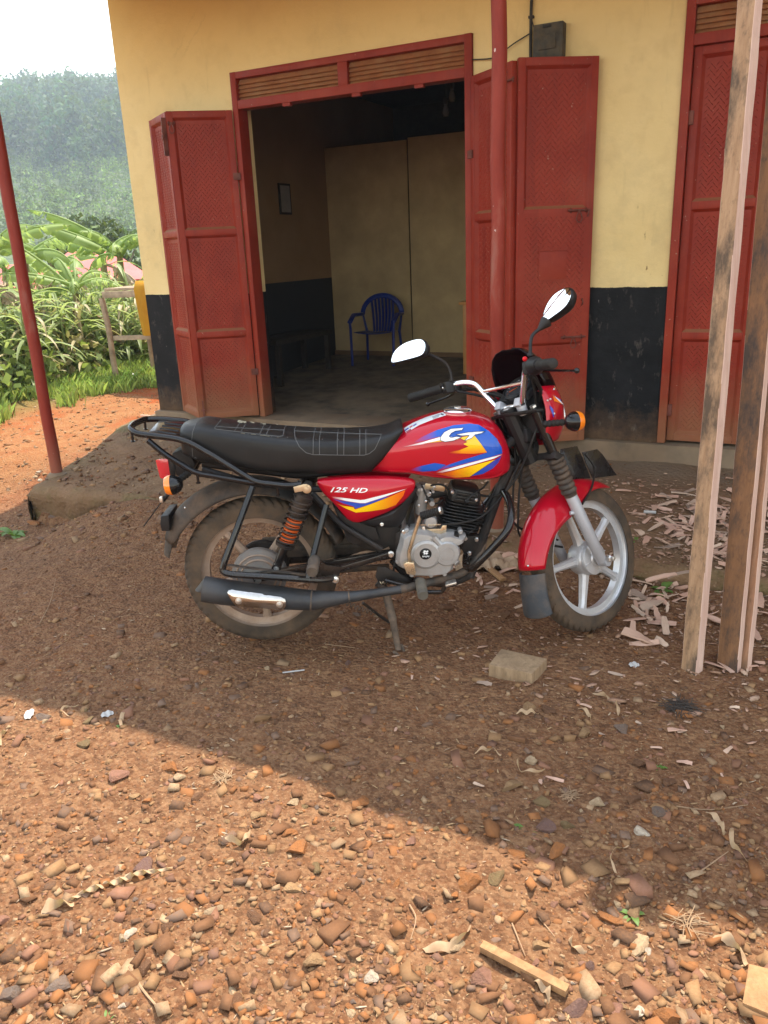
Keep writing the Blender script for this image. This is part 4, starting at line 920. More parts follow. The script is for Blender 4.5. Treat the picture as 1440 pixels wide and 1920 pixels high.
seams = [S7([(300, 108), (248, 172), (262, 180), (735, 235), (762, 228), (775, 170), (795, 135)]), S7([(250, 160), (520, 175), (770, 187)]), S7([(452, 115), (400, 190)]), S7([(500, 115), (448, 195)]), S7([(635, 118), (588, 215)]), S7([(683, 122), (638, 220)]),
  S7([(865, 145), (847, 190), (855, 250), (885, 310), (935, 355), (990, 370), (1180, 373), (1370, 374), (1410, 362), (1450, 330), (1490, 250), (1500, 215)]), S7([(850, 192), (1100, 205), (1300, 214), (1500, 218)]), S7([(1008, 150), (990, 250), (988, 366)]), S7([(1055, 152), (1036, 250), (1036, 368)]), S7([(1178, 165), (1170, 260), (1170, 370)]), S7([(1222, 168), (1220, 260), (1218, 372)]), S7([(1340, 180), (1338, 372)]), S7([(1385, 182), (1384, 372)]),
  S7([(155, 100), (110, 140), (85, 200), (78, 260), (85, 380), (100, 430)])]
for s_ in seams:
    P_ = [onto(sbv, *q, off=.0004) for q in dense(s_, 4)]; bb(MB().tube(P_, .0014, 5), 'seam', M_stitch, seat)
t = NT('worn_vinyl_foam'); t.col((.30, .26, .17)); t.set(Roughness=.9); M_worn = t.m
for (cx, cy, sx_, sy_) in ((450, 122, 34, 14), (478, 128, 14, 8), (540, 122, 22, 8), (600, 128, 10, 6), (625, 132, 24, 11), (655, 128, 14, 7), (720, 146, 10, 4), (930, 146, 8, 3)):
    n_ = 11; P_ = S7([(cx+sx_*math.cos(6.283*k/n_)*random.uniform(.5, 1.1), cy+sy_*math.sin(6.283*k/n_)*random.uniform(.5, 1.1)) for k in range(n_)])
    pv = [onto(sbv, *q, off=.0012) for q in P_]; bb(MB().add(pv, [tuple(range(n_))]), 'worn_patch', M_worn, seat, smooth=False)

# ---- fuel tank with its printed stripes
tt = curve([(735, 806), (757, 796), (800, 780), (835, 771), (881, 771), (920, 783), (939, 796), (953, 818)], 0); tb = curve([(708, 897), (740, 897), (774, 897), (804, 903), (850, 907), (896, 908), (936, 907)], -.115)
X0, X1 = .44, .944; rows = []
for f in [0, .02, .06, .12, .2, .28, .36, .44, .52, .6, .68, .75, .81, .86, .90, .935, .96, .98, .993, 1]:
    x = X0+(X1-X0)*f; e = math.sqrt(max(0, 1-max(0, (f-.80)/.20)**2.6)); e0 = min(1, .75+f*2.5)
    zt = np.interp(x, tt[:, 0], tt[:, 1]); zb = np.interp(x, tb[:, 0], tb[:, 1]); zm = zb+(zt-zb)*.42
    wd = np.interp(f, [0, .15, .4, .65, .85, 1], [.088, .104, .128, .134, .126, .112])
    rows.append(ring(x, wd*(.28+.72*e)*e0, zm+(zt-zm)*(.35+.65*e), zm+(zb-zm)*(.35+.65*e), 56, pt=.66, pb=.55, zc=.40))
tank = bb(MB().loft(rows), 'fuel_tank', M_bred, ang=60)
tbv = bvh_of(tank)
def decal(bv, poly, name, parent, colf, off=.001, mat=None, y=-.12, st=3, mirror=True):
    bd = dense(poly, st, True); nb = len(bd); pts = [Vector(q) for q in bd]; x_0, x_1 = min(q[0] for q in bd), max(q[0] for q in bd); y_0, y_1 = min(q[1] for q in bd), max(q[1] for q in bd)
    pts += [Vector((x, y_)) for x in np.arange(x_0+st*.7, x_1, st*1.1) for y_ in np.arange(y_0+st*.7, y_1, st*1.1)]
    cv, ce, cf, *_r2 = delaunay_2d_cdt(pts, [(i, (i+1) % nb) for i in range(nb)], [], 1, .02)
    keep = []
    def inside(x, y_):
        c = False
        for i in range(nb):
            (xa, ya), (xb, yb) = bd[i], bd[i-1]
            if (ya > y_) != (yb > y_) and x < (xb-xa)*(y_-ya)/(yb-ya)+xa: c = not c
        return c
    for f in cf:
        if inside(sum(cv[i][0] for i in f)/len(f), sum(cv[i][1] for i in f)/len(f)): keep.append(tuple(f))
    use = sorted({i for f in keep for i in f}); mp = {i: k for k, i in enumerate(use)}; P_ = [(cv[i][0], cv[i][1]) for i in use]; F_ = [tuple(mp[i] for i in f) for f in keep]
    W_ = [onto(bv, *q, off=off, y=y) for q in P_]; cols = [colf(*q) for q in P_]; res = None
    for sg in ((1, -1) if mirror else (1,)):
        me = bpy.data.meshes.new(name); me.from_pydata([(v.x, v.y*sg, v.z) for v in W_], [], F_); a = me.color_attributes.new('Col', 'FLOAT_COLOR', 'POINT')
        for i, c in enumerate(cols): a.data[i].color = (*c, 1)
        bm = bmesh.new(); bm.from_mesh(me)
        for f in bm.faces:
            if f.normal.y*f.calc_center_median().y < 0: f.normal_flip()
            f.smooth = True
        bm.to_mesh(me); bm.free(); me.materials.append(mat or M_decal); o = bpy.data.objects.new(name, me); COL.objects.link(o); o.parent = parent; res = res or o
    return res
RED = (.43, .0015, .014); BLUE = (.006, .085, .46); YEL = (.86, .52, .004); ORA = (.80, .17, .006); WHT = (.8, .8, .8)
def lerp(a, b, t): t = max(0, min(1, t)); return tuple(p+(q-p)*t for p, q in zip(a, b))
def D4(pts): return [(560+.30556*x, 740+.30556*y) for x, y in pts]
def gradx(a, b, x_a, x_b): return lambda x, y: lerp(a, b, (x-x_a)/(x_b-x_a))
decal(tbv, D4([(690, 302), (760, 258), (850, 217), (950, 188), (1050, 178), (1105, 185), (1165, 222), (1215, 270), (1245, 325), (1249, 360), (1180, 382), (1060, 412), (950, 440), (845, 466), (905, 435), (1000, 402), (1090, 375), (1156, 354), (1110, 290), (1075, 246), (960, 262), (860, 258)]), 'blue_stripe', tank, lambda x, y: lerp(RED, BLUE, (x-775)/45 if y < 835 else (x-815)/30))
decal(tbv, D4([(625, 324), (760, 292), (880, 256), (985, 262), (900, 276), (760, 304)]), 'white_stripe', tank, gradx(RED, WHT, 752, 800), .0021)
decal(tbv, D4([(745, 304), (850, 283), (960, 262), (1000, 262), (975, 275), (880, 286)]), 'yellow_stripe', tank, gradx(RED, YEL, 785, 835), .0030)
decal(tbv, D4([(985, 264), (1074, 247), (1112, 295), (1154, 353), (1070, 362), (890, 357), (985, 340), (1042, 318), (1010, 302), (1036, 290)]), 'yellow_arrow', tank, lambda x, y: lerp(lerp(YEL, ORA, (y-836)/14), RED, (866-x)/25 if y > 835 else 0), .0036)
decal(tbv, D4([(840, 476), (900, 458), (1060, 415), (1180, 383), (1247, 366), (1200, 390), (1080, 425), (960, 458), (880, 476)]), 'white_stripe', tank, gradx(RED, WHT, 815, 845), .0021)
decal(tbv, D4([(830, 480), (900, 476), (1000, 452), (1110, 422), (1202, 398), (1140, 440), (1048, 500), (960, 505), (890, 492)]), 'yellow_stripe', tank, lambda x, y: lerp(lerp(RED, ORA, (x-815)/40), YEL, (x-845)/45), .0030)
decal(tbv, D4([(1056, 498), (1142, 442), (1206, 398), (1244, 372), (1225, 415), (1190, 452), (1130, 484)]), 'blue_stripe', tank, gradx(BLUE, (.05, .04, .3), 890, 935), .0021)
decal(tbv, D4([(668, 462), (745, 438), (835, 418), (905, 430), (845, 466), (760, 470)]), 'blue_stripe', tank, lambda x, y: lerp(RED, BLUE, min((x-770)/22, (838-x)/10+.6)), .0021)
Cout = [(1012, 206), (935, 211), (893, 232), (869, 262), (871, 281), (898, 289), (948, 282), (1000, 262), (968, 257), (935, 264), (922, 256), (938, 236), (962, 225), (1000, 220)]
Tout = [(962, 246), (1040, 232), (1143, 227), (1120, 238), (1080, 247), (1058, 268), (1014, 284), (1040, 258), (1045, 250), (1000, 252)]
def grow(P_, k): cx = sum(p[0] for p in P_)/len(P_); cy = sum(p[1] for p in P_)/len(P_); return [(x+(4 if x > cx else -4)*k, y+(3.2 if y > cy else -3.2)*k) for x, y in P_]
for P_, nm in ((Cout, 'letter_c'), (Tout, 'letter_t')):
    o = decal(tbv, D4(P_), nm, tank, lambda x, y: WHT, .0046, st=2.5, mirror=True)
    P3 = [onto(tbv, *q, off=.0046) for q in dense(D4(P_), 2, True)]; bb(MB().tube(P3, .0009, 4, closed=True), 'letter_outline', M_blackp, o)
# white instruction sticker and chrome filler cap
stk = decal(tbv, D4([(645, 208), (700, 175), (780, 140), (885, 108), (905, 128), (830, 152), (740, 188), (660, 236)]), 'instruction_sticker', tank, lambda x, y: lerp((.62, .62, .62), (.74, .74, .74), (x-770)/50), .0012, mirror=False)
for (a, b, c, d, cl) in ((652, 222, 676, 206, (.05, .06, .35)), (682, 204, 700, 192, (.4, .08, .1)), (704, 194, 724, 180, (.1, .1, .3)), (660, 232, 690, 214, (.35, .05, .08)), (820, 140, 866, 124, (.4, .4, .42)), (824, 148, 862, 134, (.42, .42, .44)), (872, 120, 890, 126, (.05, .06, .08))):
    dx_, dy_ = (c-a), (d-b); L_ = math.hypot(dx_, dy_); nx_, ny_ = -dy_/L_*4, dx_/L_*4; decal(tbv, D4([(a-nx_, b-ny_), (c-nx_, d-ny_), (c+nx_, d+ny_), (a+nx_, b+ny_)]), 'printed_line', stk, lambda x, y, cl=cl: cl, .0016, mirror=False)
ct = B(858, 772, 0); top = tbv.ray_cast(V(ct.x, 0, 2), V(0, 0, -1)); ct = top[0]; ax_ = (top[1]+V(0, 0, 1)).normalized()
m = MB(); m.lathe([(.05, -.004), (.052, .003), (.046, .009), (.03, .012), (.001, .013)], ct+ax_*.002, ax_, 40); cap = bb(m, 'filler_cap', M_chrome)
m = MB(); m.lathe([(.012, .011), (.012, .016), (.008, .018), (.001, .018)], ct, ax_, 20); bb(m, 'cap_lock', M_bolts, cap)

# ---- side panels
def C3(pts): return [(560+.23611*x, 860+.23611*y) for x, y in pts]
def panel_half(outline, yb, bulge, name, mat, parent, sgn, thick=.03):
    """bulged plastic panel from its outline: rings shrinking towards the middle, on side sgn"""
    P_ = [B(px, py, yb) for px, py in dense(outline, 4, True)]; c = sum(P_, Vector())/len(P_); rows = []
    for f, dy in ((1.0, thick), (1.0, .004), (.985, 0), (.95, -.004), (.86, -.35*bulge-.004), (.7, -.62*bulge-.004), (.5, -.82*bulge-.004), (.25, -.95*bulge-.004), (.02, -bulge-.004)):
        rows.append([V(c.x+(p.x-c.x)*f, sgn*-1*(yb+dy), c.z+(p.z-c.z)*f) if sgn > 0 else V(c.x+(p.x-c.x)*f, yb+dy, c.z+(p.z-c.z)*f) for p in P_])
    return bb(MB().loft(rows), name, mat, parent, ang=50)
up = C3([(146, 196), (150, 178), (200, 168), (400, 152), (700, 153), (850, 164), (905, 176), (926, 192), (924, 225), (914, 262), (880, 308), (830, 352), (760, 400), (690, 435), (600, 470), (540, 492), (480, 511), (432, 507), (385, 482), (340, 430), (300, 382), (250, 330), (200, 282), (165, 235)])
lo_ = C3([(935, 225), (942, 240), (920, 290), (880, 380), (845, 468), (815, 520), (790, 544), (700, 551), (600, 541), (480, 512), (540, 488), (600, 466), (690, 430), (760, 394), (830, 346), (880, 302), (912, 258)])
sidep = panel_half(up, -.128, .020, 'side_panel', M_bred, None, -1); panel_half(up, -.128, .020, 'side_panel', M_bred, None, 1)
lowp = panel_half(lo_, -.122, .012, 'lower_side_panel', M_mblk, sidep, -1)
pv = bvh_of(sidep)
decal(pv, C3([(258, 298), (380, 314), (490, 328), (520, 325), (680, 285), (858, 238), (690, 300), (530, 352), (488, 352), (380, 335), (275, 312)]), 'white_stripe', sidep, gradx(RED, WHT, 622, 645), y=-.14, mirror=False)
decal(pv, C3([(272, 318), (380, 338), (488, 354), (530, 354), (690, 303), (720, 300), (560, 362), (450, 397), (438, 378), (350, 352)]), 'blue_stripe', sidep, gradx((.2, .05, .25), (.02, .07, .42), 622, 650), .0018, y=-.14, mirror=False)
decal(pv, C3([(300, 352), (360, 372), (436, 384), (448, 402), (560, 364), (720, 302), (846, 246), (830, 292), (770, 365), (690, 396), (560, 416), (455, 426), (370, 390)]), 'orange_stripe', sidep, lambda x, y: lerp(lerp(RED, YEL, (x-630)/18), (.80, .13, .006), (x-690)/62), .0026, y=-.14, mirror=False)
def text_poly(txt, shear=0.):
    cu = bpy.data.curves.new('txt', 'FONT'); cu.body = txt; cu.size = 1; cu.shear = shear; cu.offset = .018; cu.resolution_u = 3; o = bpy.data.objects.new('txt', cu); COL.objects.link(o)
    bpy.context.view_layer.update(); me = bpy.data.meshes.new_from_object(o.evaluated_get(bpy.context.evaluated_depsgraph_get())); P_ = [v.co.copy() for v in me.vertices]; F_ = [tuple(p.vertices) for p in me.polygons]
    bpy.data.objects.remove(o); bpy.data.curves.remove(cu); bpy.data.meshes.remove(me); return P_, F_
P_, F_ = text_poly('125 HD', .35); xs_ = [p.x for p in P_]; ys_ = [p.y for p in P_]
def tmap(p): u = (p.x-min(xs_))/(max(xs_)-min(xs_)); v = (p.y-min(ys_))/(max(ys_)-min(ys_)); return (619.5+70*u, 922.6+1.6*u-9.2*v)
bb(MB().add([onto(pv, *tmap(p), off=.0012, y=-.14) for p in P_], F_), 'model_lettering', M_white, sidep, smooth=False)
m = MB(); q = B(716, 983, -.136); m.lathe([(.001, 0), (.007, 0), (.007, .004), (.004, .005), (.001, .003)], q, (0, -1, 0), 16); bb(m, 'panel_screw', M_bolts, lowp)

# ---- frame tubes
def tube(name, pts, r, mat=M_gblk, parent=None, front=False, rnd=.03, seg=10): return bb(MB().tube(rounded(pts, rnd), r, seg), name, mat, parent, front)
frame = tube('frame', [B(985, 800, 0), B(925, 862, 0), B(760, 870, 0), B(560, 890, 0), B(380, 868, 0)], .017, M_mblk)
tube('head_tube', [SP+SAX*.02, SP-SAX*.20], .030, M_mblk, frame)
tube('down_tube', [B(958, 872, 0), B(930, 935, -.01), B(893, 1040, -.03), B(880, 1082, -.05)], .020, M_mblk, frame)
for y_ in (-.05, .05): tube('cradle_tube', [B(880, 1080, y_), B(846, 1096, y_), B(770, 1090, y_), B(735, 1050, y_)], .013, M_mblk, frame)
for y_ in (-.10, .10):
    tube('seat_rail', [B(750, 905, y_), B(590, 918, y_), B(470, 906, y_), B(380, 880, y_*.8)], .012, M_mblk, frame)
    tube('rear_stay', [B(585, 925, y_), B(640, 985, y_), B(715, 1030, y_)], .012, M_mblk, frame)
m = MB(); m.prism([B(*q, -.045) for q in ((868, 1006), (898, 1004), (900, 1030), (886, 1046), (872, 1044), (866, 1030))], (0, .09, 0)); brk = bb(m, 'engine_bracket', M_mblk, frame, bevel=.002)
for q in ((872, 1009), (893, 1011), (880, 1037)): m = MB(); m.lathe([(.001, 0), (.009, 0), (.009, .006), (.006, .008), (.006, .012), (.001, .012)], B(*q, -.046), (0, -1, 0), 6); bb(m, 'bolt', M_bolts, brk)
for q in ((759, 997), (733, 1038)): m = MB(); m.lathe([(.001, 0), (.012, 0), (.012, .008), (.008, .010), (.008, .018), (.001, .018)], B(*q, -.12), (0, -1, 0), 8); bb(m, 'bolt', M_bolts, frame)
m = MB(); m.prism([B(*q, -.06) for q in ((640, 960), (700, 985), (760, 990), (775, 940), (780, 1010), (760, 1060), (715, 1040), (660, 1020))], (0, .12, 0)); bb(m, 'inner_bracket', M_mblk, frame, bevel=.004)
m = MB(); m.prism([B(*q, -.09) for q in ((622, 945), (650, 972), (705, 990), (712, 1012), (668, 1022), (652, 1018), (640, 985))], (0, .18, 0)); bb(m, 'inner_mudguard', M_mblk, bevel=.006)
# crash guard round the engine
cg = [(945, 922, -.03), (954, 938, -.10), (959, 965, -.17), (951, 995, -.20), (925, 1026, -.20), (897, 1055, -.19), (884, 1066, -.16), (874, 1060, -.10), (874, 1042, -.05)]
crash = bb(MB().tube(catmull([B(a, b, c) for a, b, c in cg], 6), .0135, 12), 'crash_guard', M_gblk); 
bb(MB().tube(catmull([V(p.x, -p.y, p.z) for p in [B(a, b, c) for a, b, c in cg]], 6), .0135, 12), 'crash_guard', M_gblk)

# ---- engine
def E1(pts): return [(700+.18056*x, 860+.18056*y) for x, y in pts]
eo = E1([(285, 790), (330, 752), (400, 738), (480, 732), (560, 742), (640, 775), (700, 790), (760, 765), (830, 762), (900, 785), (962, 800), (958, 835), (905, 865), (876, 915), (872, 965), (885, 1005), (873, 1060), (838, 1092), (818, 1150), (760, 1190), (680, 1200), (600, 1210), (420, 1206), (335, 1150), (255, 1112), (232, 1050), (238, 975), (268, 880)])
def plate_stack(outline, levels, y0_):
    P0 = [B(px, py, y0_) for px, py in dense(outline, 3, True)]; c = sum(P0, Vector())/len(P0); return [[V(c.x+(p.x-c.x)*f, y_, c.z+(p.z-c.z)*f) for p in P0] for f, y_ in levels]
eng = bb(MB().loft(plate_stack(eo, [(.96, .12), (.98, -.06), (1.0, -.10), (1.0, -.128), (.985, -.132), (.965, -.134), (.93, -.152), (.88, -.160), (.5, -.164), (.02, -.164)], -.13)), 'engine', M_alu, ang=40)
def disc(q, prof, name, mat, parent, y_, seg=48, ax=(0, -1, 0)): m = MB(); m.lathe(prof, B(q[0], q[1], y_), ax, seg); return bb(m, name, mat, parent)
def e1(x, y): return (700+.18056*x, 860+.18056*y)
PXM = .00204                                     # metres per photo pixel at the near side of the engine
cc = disc(e1(548, 995), [(.064*.86, -.012), (.064*.85, .004), (.060*.82, .0085), (.049*.9, .010), (.0435, .0085), (.042, .0085), (.001, .0085)], 'clutch_cover', M_alu, eng, -.163)
disc(e1(765, 985), [(.047, -.012), (.046, .004), (.042, .009), (.028, .0095), (.0275, .0085), (.024, .0085), (.0235, .0095), (.001, .0095)], 'points_cover', M_alu, eng, -.163)
m = MB(); a_, b_ = B(*e1(625, 815), -.16), B(*e1(700, 900), -.16); m.tube([a_, b_], [.012, .012], 10); bb(m, 'cast_rib', M_alu, eng)
em = disc(e1(543, 989), [(.0215, -.002), (.0215, .0006), (.0205, .0012), (.001, .0012)], 'emblem', M_blackp, cc, -.1718)
ec = B(*e1(543, 989), -.1731)
def emb(u, v): return V(ec.x+u*.0215, ec.y, ec.z+v*.0215)
for P_ in ([(-.42, .52), (-.05, .68), (.05, .42), (.30, .62), (.52, .46), (.18, .20), (.08, .34), (-.12, .22)], [(-.52, .30), (-.26, .34), (.0, .10), (.22, .26), (.46, .10), (.16, -.14), (.0, .0), (-.2, -.10), (-.38, .0), (-.22, .12)]): bb(MB().add([emb(*p) for p in P_], [tuple(range(len(P_)))]), 'emblem_mark', M_white, em, smooth=False)
P_, F_ = text_poly('BAJAJ'); w_ = max(p.x for p in P_); bb(MB().add([emb(-.58+1.16*p.x/w_, -.55+.34*p.y) for p in P_], F_), 'emblem_lettering', M_white, em, smooth=False)
for q in ((255, 1070), (300, 890), (400, 1205), (600, 1208), (740, 1195), (805, 1130), (880, 960), (905, 760), (345, 745)): disc(e1(*q), [(.009, -.03), (.009, .003), (.006, .006), (.0055, .010), (.001, .010)], 'cover_bolt', M_alu, eng, -.132, 12)
m = MB(); a_ = B(*e1(835, 1045), -.15); m.tube([a_, a_+V(.012, -.012, -.012)], [.011, .012], 12); bb(m, 'oil_filler', M_alu, eng)
m = MB(); a_ = B(*e1(860, 800), -.14); m.tube([a_+V(0, .02, .0), a_+V(0, -.012, 0)], [.011, .009], 12); bb(m, 'filler_plug', M_mblk, eng)
# cylinder: leaning stack of fins
ca, cb_ = B(*e1(868, 672), -.02), B(*e1(945, 330), -.02); cax = (cb_-ca).normalized(); csd = Vector((0, 1, 0)); cfw = csd.cross(cax).normalized(); Ln = (cb_-ca).length
cyl = bb(MB().tube([ca-cax*.03, cb_], .052, 20), 'cylinder', M_eng)
def fin(c, hx, hy, th):
    out = []
    for k in range(28):
        a = 2*math.pi*k/28; out.append(c+cfw*hx*math.copysign(abs(math.cos(a))**.4, math.cos(a))+csd*hy*math.copysign(abs(math.sin(a))**.4, math.sin(a)))
    return out
nf = 9
for k in range(nf):
    f = k/(nf-1); c = ca+cax*(Ln*(.02+.72*f)); hx = .078+.004*math.sin(f*3)-(.014 if f > .8 else 0)*f; hy = .082; r1 = fin(c-cax*.0016, hx*.985, hy*.985, 0); r2 = fin(c, hx, hy, 0); r3 = fin(c+cax*.0016, hx*.985, hy*.985, 0)
    bb(MB().loft([r1, r2, r3]), 'cooling_fin', M_eng, cyl, ang=30)
hd = MB(); c = ca+cax*Ln*.78; hd.loft([fin(c, .058, .070, 0), fin(c+cax*.02, .060, .072, 0), fin(c+cax*.045, .052, .066, 0), fin(c+cax*.052, .040, .05, 0)]); head = bb(hd, 'cylinder_head', M_eng, None, ang=30)
for i in range(3): m = MB(); c = ca+cax*Ln*(.86+.09*i)+csd*-.072; m.box(c, (.075, .012, .010), Matrix((cfw, csd, cax)).transposed()); bb(m, 'head_rib', M_eng, head, bevel=.003)
for q in ((822, 350), (1068, 430)): disc(e1(*q), [(.007, -.03), (.007, .002), (.004, .005), (.001, .005)], 'head_bolt', M_bolts, head, -.095, 6)
# carburettor and intake
cr = B(*e1(505, 420), -.03); carb = bb(MB().tube([cr+V(-.01, 0, -.055), cr+V(-.006, 0, -.02), cr+V(0, 0, .02), cr+V(.004, 0, .06)], [.018, .026, .027, .020], 14), 'carburettor', M_alu)
m = MB(); m.tube([cr+V(-.06, 0, .01), cr+V(.0, 0, .012), cr+V(.09, .0, .03)], [.024, .022, .02], 14); bb(m, 'intake_pipe', M_rub, carb)
for i, (dx_, dz_, r) in enumerate(((.018, .035, .010), (.03, .0, .012), (-.015, .055, .008), (.012, -.045, .009), (.035, .045, .006))): m = MB(); m.cyl(cr+V(dx_, .0, dz_), cr+V(dx_+.004, -.05, dz_-.004), r, r*.8, 10); bb(m, 'carburettor_screw', M_alu, carb)
m = MB(); [m.tube(catmull([cr+V(.0, -.03, -.05), cr+V(-.01, -.06, -.09), cr+V(-.005, -.06, -.16)], 5), .0035, 6)]; bb(m, 'drain_hose', M_rub, carb)
m = MB(); m.box(B(*e1(640, 300), -.05), (.075, .004, .022), Matrix.Rotation(rad(12), 3, 'Y')); bb(m, 'heat_plate', M_zinc, carb, bevel=.002)
m = MB(); m.lathe([(.001, 0), (.022, 0), (.024, .01), (.02, .03), (.001, .032)], B(*e1(592, 635), -.10), (0, -1, 0), 20); bb(m, 'cable_drum', M_alu, eng)
# clutch arm, spring and bracket
m = MB(); m.prism([B(*e1(*q), -.125) for q in ((500, 705), (530, 700), (548, 760), (570, 790), (560, 830), (530, 830), (525, 780))], (0, -.005, 0)); bb(m, 'clutch_arm', M_bolts, eng, bevel=.001)
m = MB(); m.prism([B(*e1(*q), -.118) for q in ((540, 728), (700, 725), (720, 690), (760, 690), (758, 750), (700, 795), (660, 770), (560, 755))], (0, -.004, 0)); bb(m, 'cable_bracket', M_zinc, eng, bevel=.001)
def coil(a, b, R, r, turns, n=14, u=None):
    d = (b-a); L_ = d.length; d.normalize(); u = d.orthogonal().normalized(); v = d.cross(u); return [a+d*(L_*k/(turns*n))+(u*math.cos(2*math.pi*k/n)+v*math.sin(2*math.pi*k/n))*R for k in range(int(turns*n)+1)]
m = MB(); m.tube(coil(B(*e1(568, 686), -.125), B(*e1(660, 686), -.125), .0065, .0016, 6), .0016, 5); m.tube([B(*e1(490, 688), -.125), B(*e1(700, 684), -.125)], .0025, 6); bb(m, 'return_spring', M_zinc, eng)
# kick starter
kp = [B(*e1(385, 1085), -.185), B(*e1(370, 1030), -.19), B(*e1(368, 975), -.19), B(*e1(420, 800), -.20), B(*e1(480, 620), -.21), B(*e1(490, 590), -.212)]
kick = bb(MB().tube(rounded(kp, .01), .0075, 10, flat=.8), 'kick_starter', M_zinc)
m = MB(); m.prism([B(*e1(*q), -.172) for q in ((310, 1075), (345, 1050), (420, 1060), (440, 1165), (430, 1190), (345, 1175))], (0, -.022, 0)); bb(m, 'kick_boss', M_zinc, kick, bevel=.003)
a_, b_ = B(*e1(495, 598), -.212), B(*e1(695, 538), -.235); d_ = (b_-a_); m = MB(); n_ = 30; m.tube([a_+d_*(k/n_) for k in range(n_+1)], [.0125+(.0022 if (k//1) % 3 != 0 else -.0008) for k in range(n_+1)], 14); bb(m, 'kick_rubber', M_rub, kick)
m = MB(); m.tube([b_, b_+d_.normalized()*.006], [.0145, .013], 12); bb(m, 'end_washer', M_bolts, kick)

# ---- exhaust
mu = [(382, 1104.5, .0475), (420, 1110, .0475), (470, 1116, .0445), (530, 1121, .0415), (560, 1124, .039), (584, 1125.5, .0375), (588, 1125.5, .037), (620, 1123, .029), (655, 1119, .0205), (662, 1118.5, .0205), (700, 1113, .0165), (752, 1105, .015)]
P_ = [B(a, b, -.19) for a, b, c in mu]; R_ = [c for a, b, c in mu]
mf = bb(MB().tube(P_[:1]+P_, [.030]+R_, 28), 'muffler', M_muff, None, ang=40)
m = MB(); m.tube([P_[0]+V(-.008, 0, .0012), P_[0]+V(.02, 0, -.003)], [.018, .018], 16); bb(m, 'outlet', M_eng, mf)
for i in (5, 8): m = MB(); m.lathe([(R_[i]-.002, -.004), (R_[i]+.0022, -.002), (R_[i]+.0022, .002), (R_[i]-.002, .004)], P_[i], (P_[i+1]-P_[i-1]), 28); bb(m, 'weld_bead', M_pipe, mf)
hp = [B(700, 1113, -.19), B(752, 1105, -.18), B(800, 1093, -.13), B(840, 1083, -.09), B(875, 1068, -.06), B(902, 1030, -.03), B(908, 985, -.01), B(898, 955, 0), ca+cax*Ln*.72+cfw*.03]
bb(MB().tube(catmull(hp, 6), .0152, 14), 'header_pipe', M_pipe, mf)
mbv = bvh_of(mf)
def Q2(pts): return [(400+.19444*x, 880+.19444*y) for x, y in pts]
hs = dense(Q2([(137, 1188), (150, 1170), (175, 1164), (400, 1196), (660, 1231), (690, 1248), (706, 1280), (698, 1315), (676, 1334), (640, 1335), (450, 1318), (250, 1303), (205, 1288), (165, 1240)]), 3, True)
cxy = (sum(q[0] for q in hs)/len(hs), sum(q[1] for q in hs)/len(hs)); rows = []
for f, off in ((1.0, .0005), (1.0, .008), (.97, .0105), (.85, .0112), (.6, .0115), (.3, .0118), (.02, .012)): rows.append([onto(mbv, cxy[0]+(x-cxy[0])*f, cxy[1]+(y-cxy[1])*f, off=off, y=-.23) for x, y in hs])
shd = bb(MB().loft(rows), 'heat_shield', pbr('scuffed_chrome', (.50, .48, .46), .16, 1, var=.08, rvar=.05, dust=.3, dustcol=(.3, .2, .12)), mf, ang=40)
for q in ((247, 1258), (640, 1293)):
    p0 = onto(mbv, *Q2([q])[0], off=.011, y=-.23); n_ = (p0-onto(mbv, *Q2([q])[0], off=0, y=-.23)).normalized(); m = MB(); m.lathe([(.001, -.002), (.012, -.002), (.012, .001), (.007, .002), (.006, .006), (.001, .007)], p0, n_, 18); bb(m, 'shield_bolt', M_bolts, shd)

# ---- swing arm, chain case, rear suspension
sw = bb(MB().beam(B(735, 1038, -.085), V(-.02, -.085, .305), .026, .034), 'swingarm', M_gblk, None, bevel=.006)
bb(MB().beam(B(735, 1038, .085), V(-.02, .085, .305), .026, .034), 'swingarm_arm', M_gblk, sw, bevel=.006)
m = MB(); m.cyl(V(0, -.115, .303), V(0, .115, .303), .008, seg=10); m.lathe([(.001, 0), (.014, 0), (.014, .012), (.001, .013)], V(0, -.10, .303), (0, -1, 0), 6); bb(m, 'rear_axle', M_bolts, sw)
m = MB(); m.beam(B(730, 1020, .075), V(-.06, .075, .355), .02, .022); m.beam(B(730, 1062, .075), V(-.06, .075, .245), .02, .022); m.beam(V(.0, .078, .36), V(.42, .078, .36), .012, .09); bb(m, 'chain_case', M_pipe, None, bevel=.006)
M_mud = pbr('dry_mud', (.25, .155, .095), .95, var=.3, scale=30, bump=.8, bscale=60)
m = MB(); rows = [[B(600+130*i/12, 1052-30*i/12, y_)+V(0, 0, .004*math.sin(i*1.1)+.004*math.sin(j*2+i)-.012) for j, y_ in enumerate((-.07, -.03, .02, .06))] for i in range(13)]; m.sheet(rows); bb(m, 'caked_mud', M_mud, sw, solid=.01)
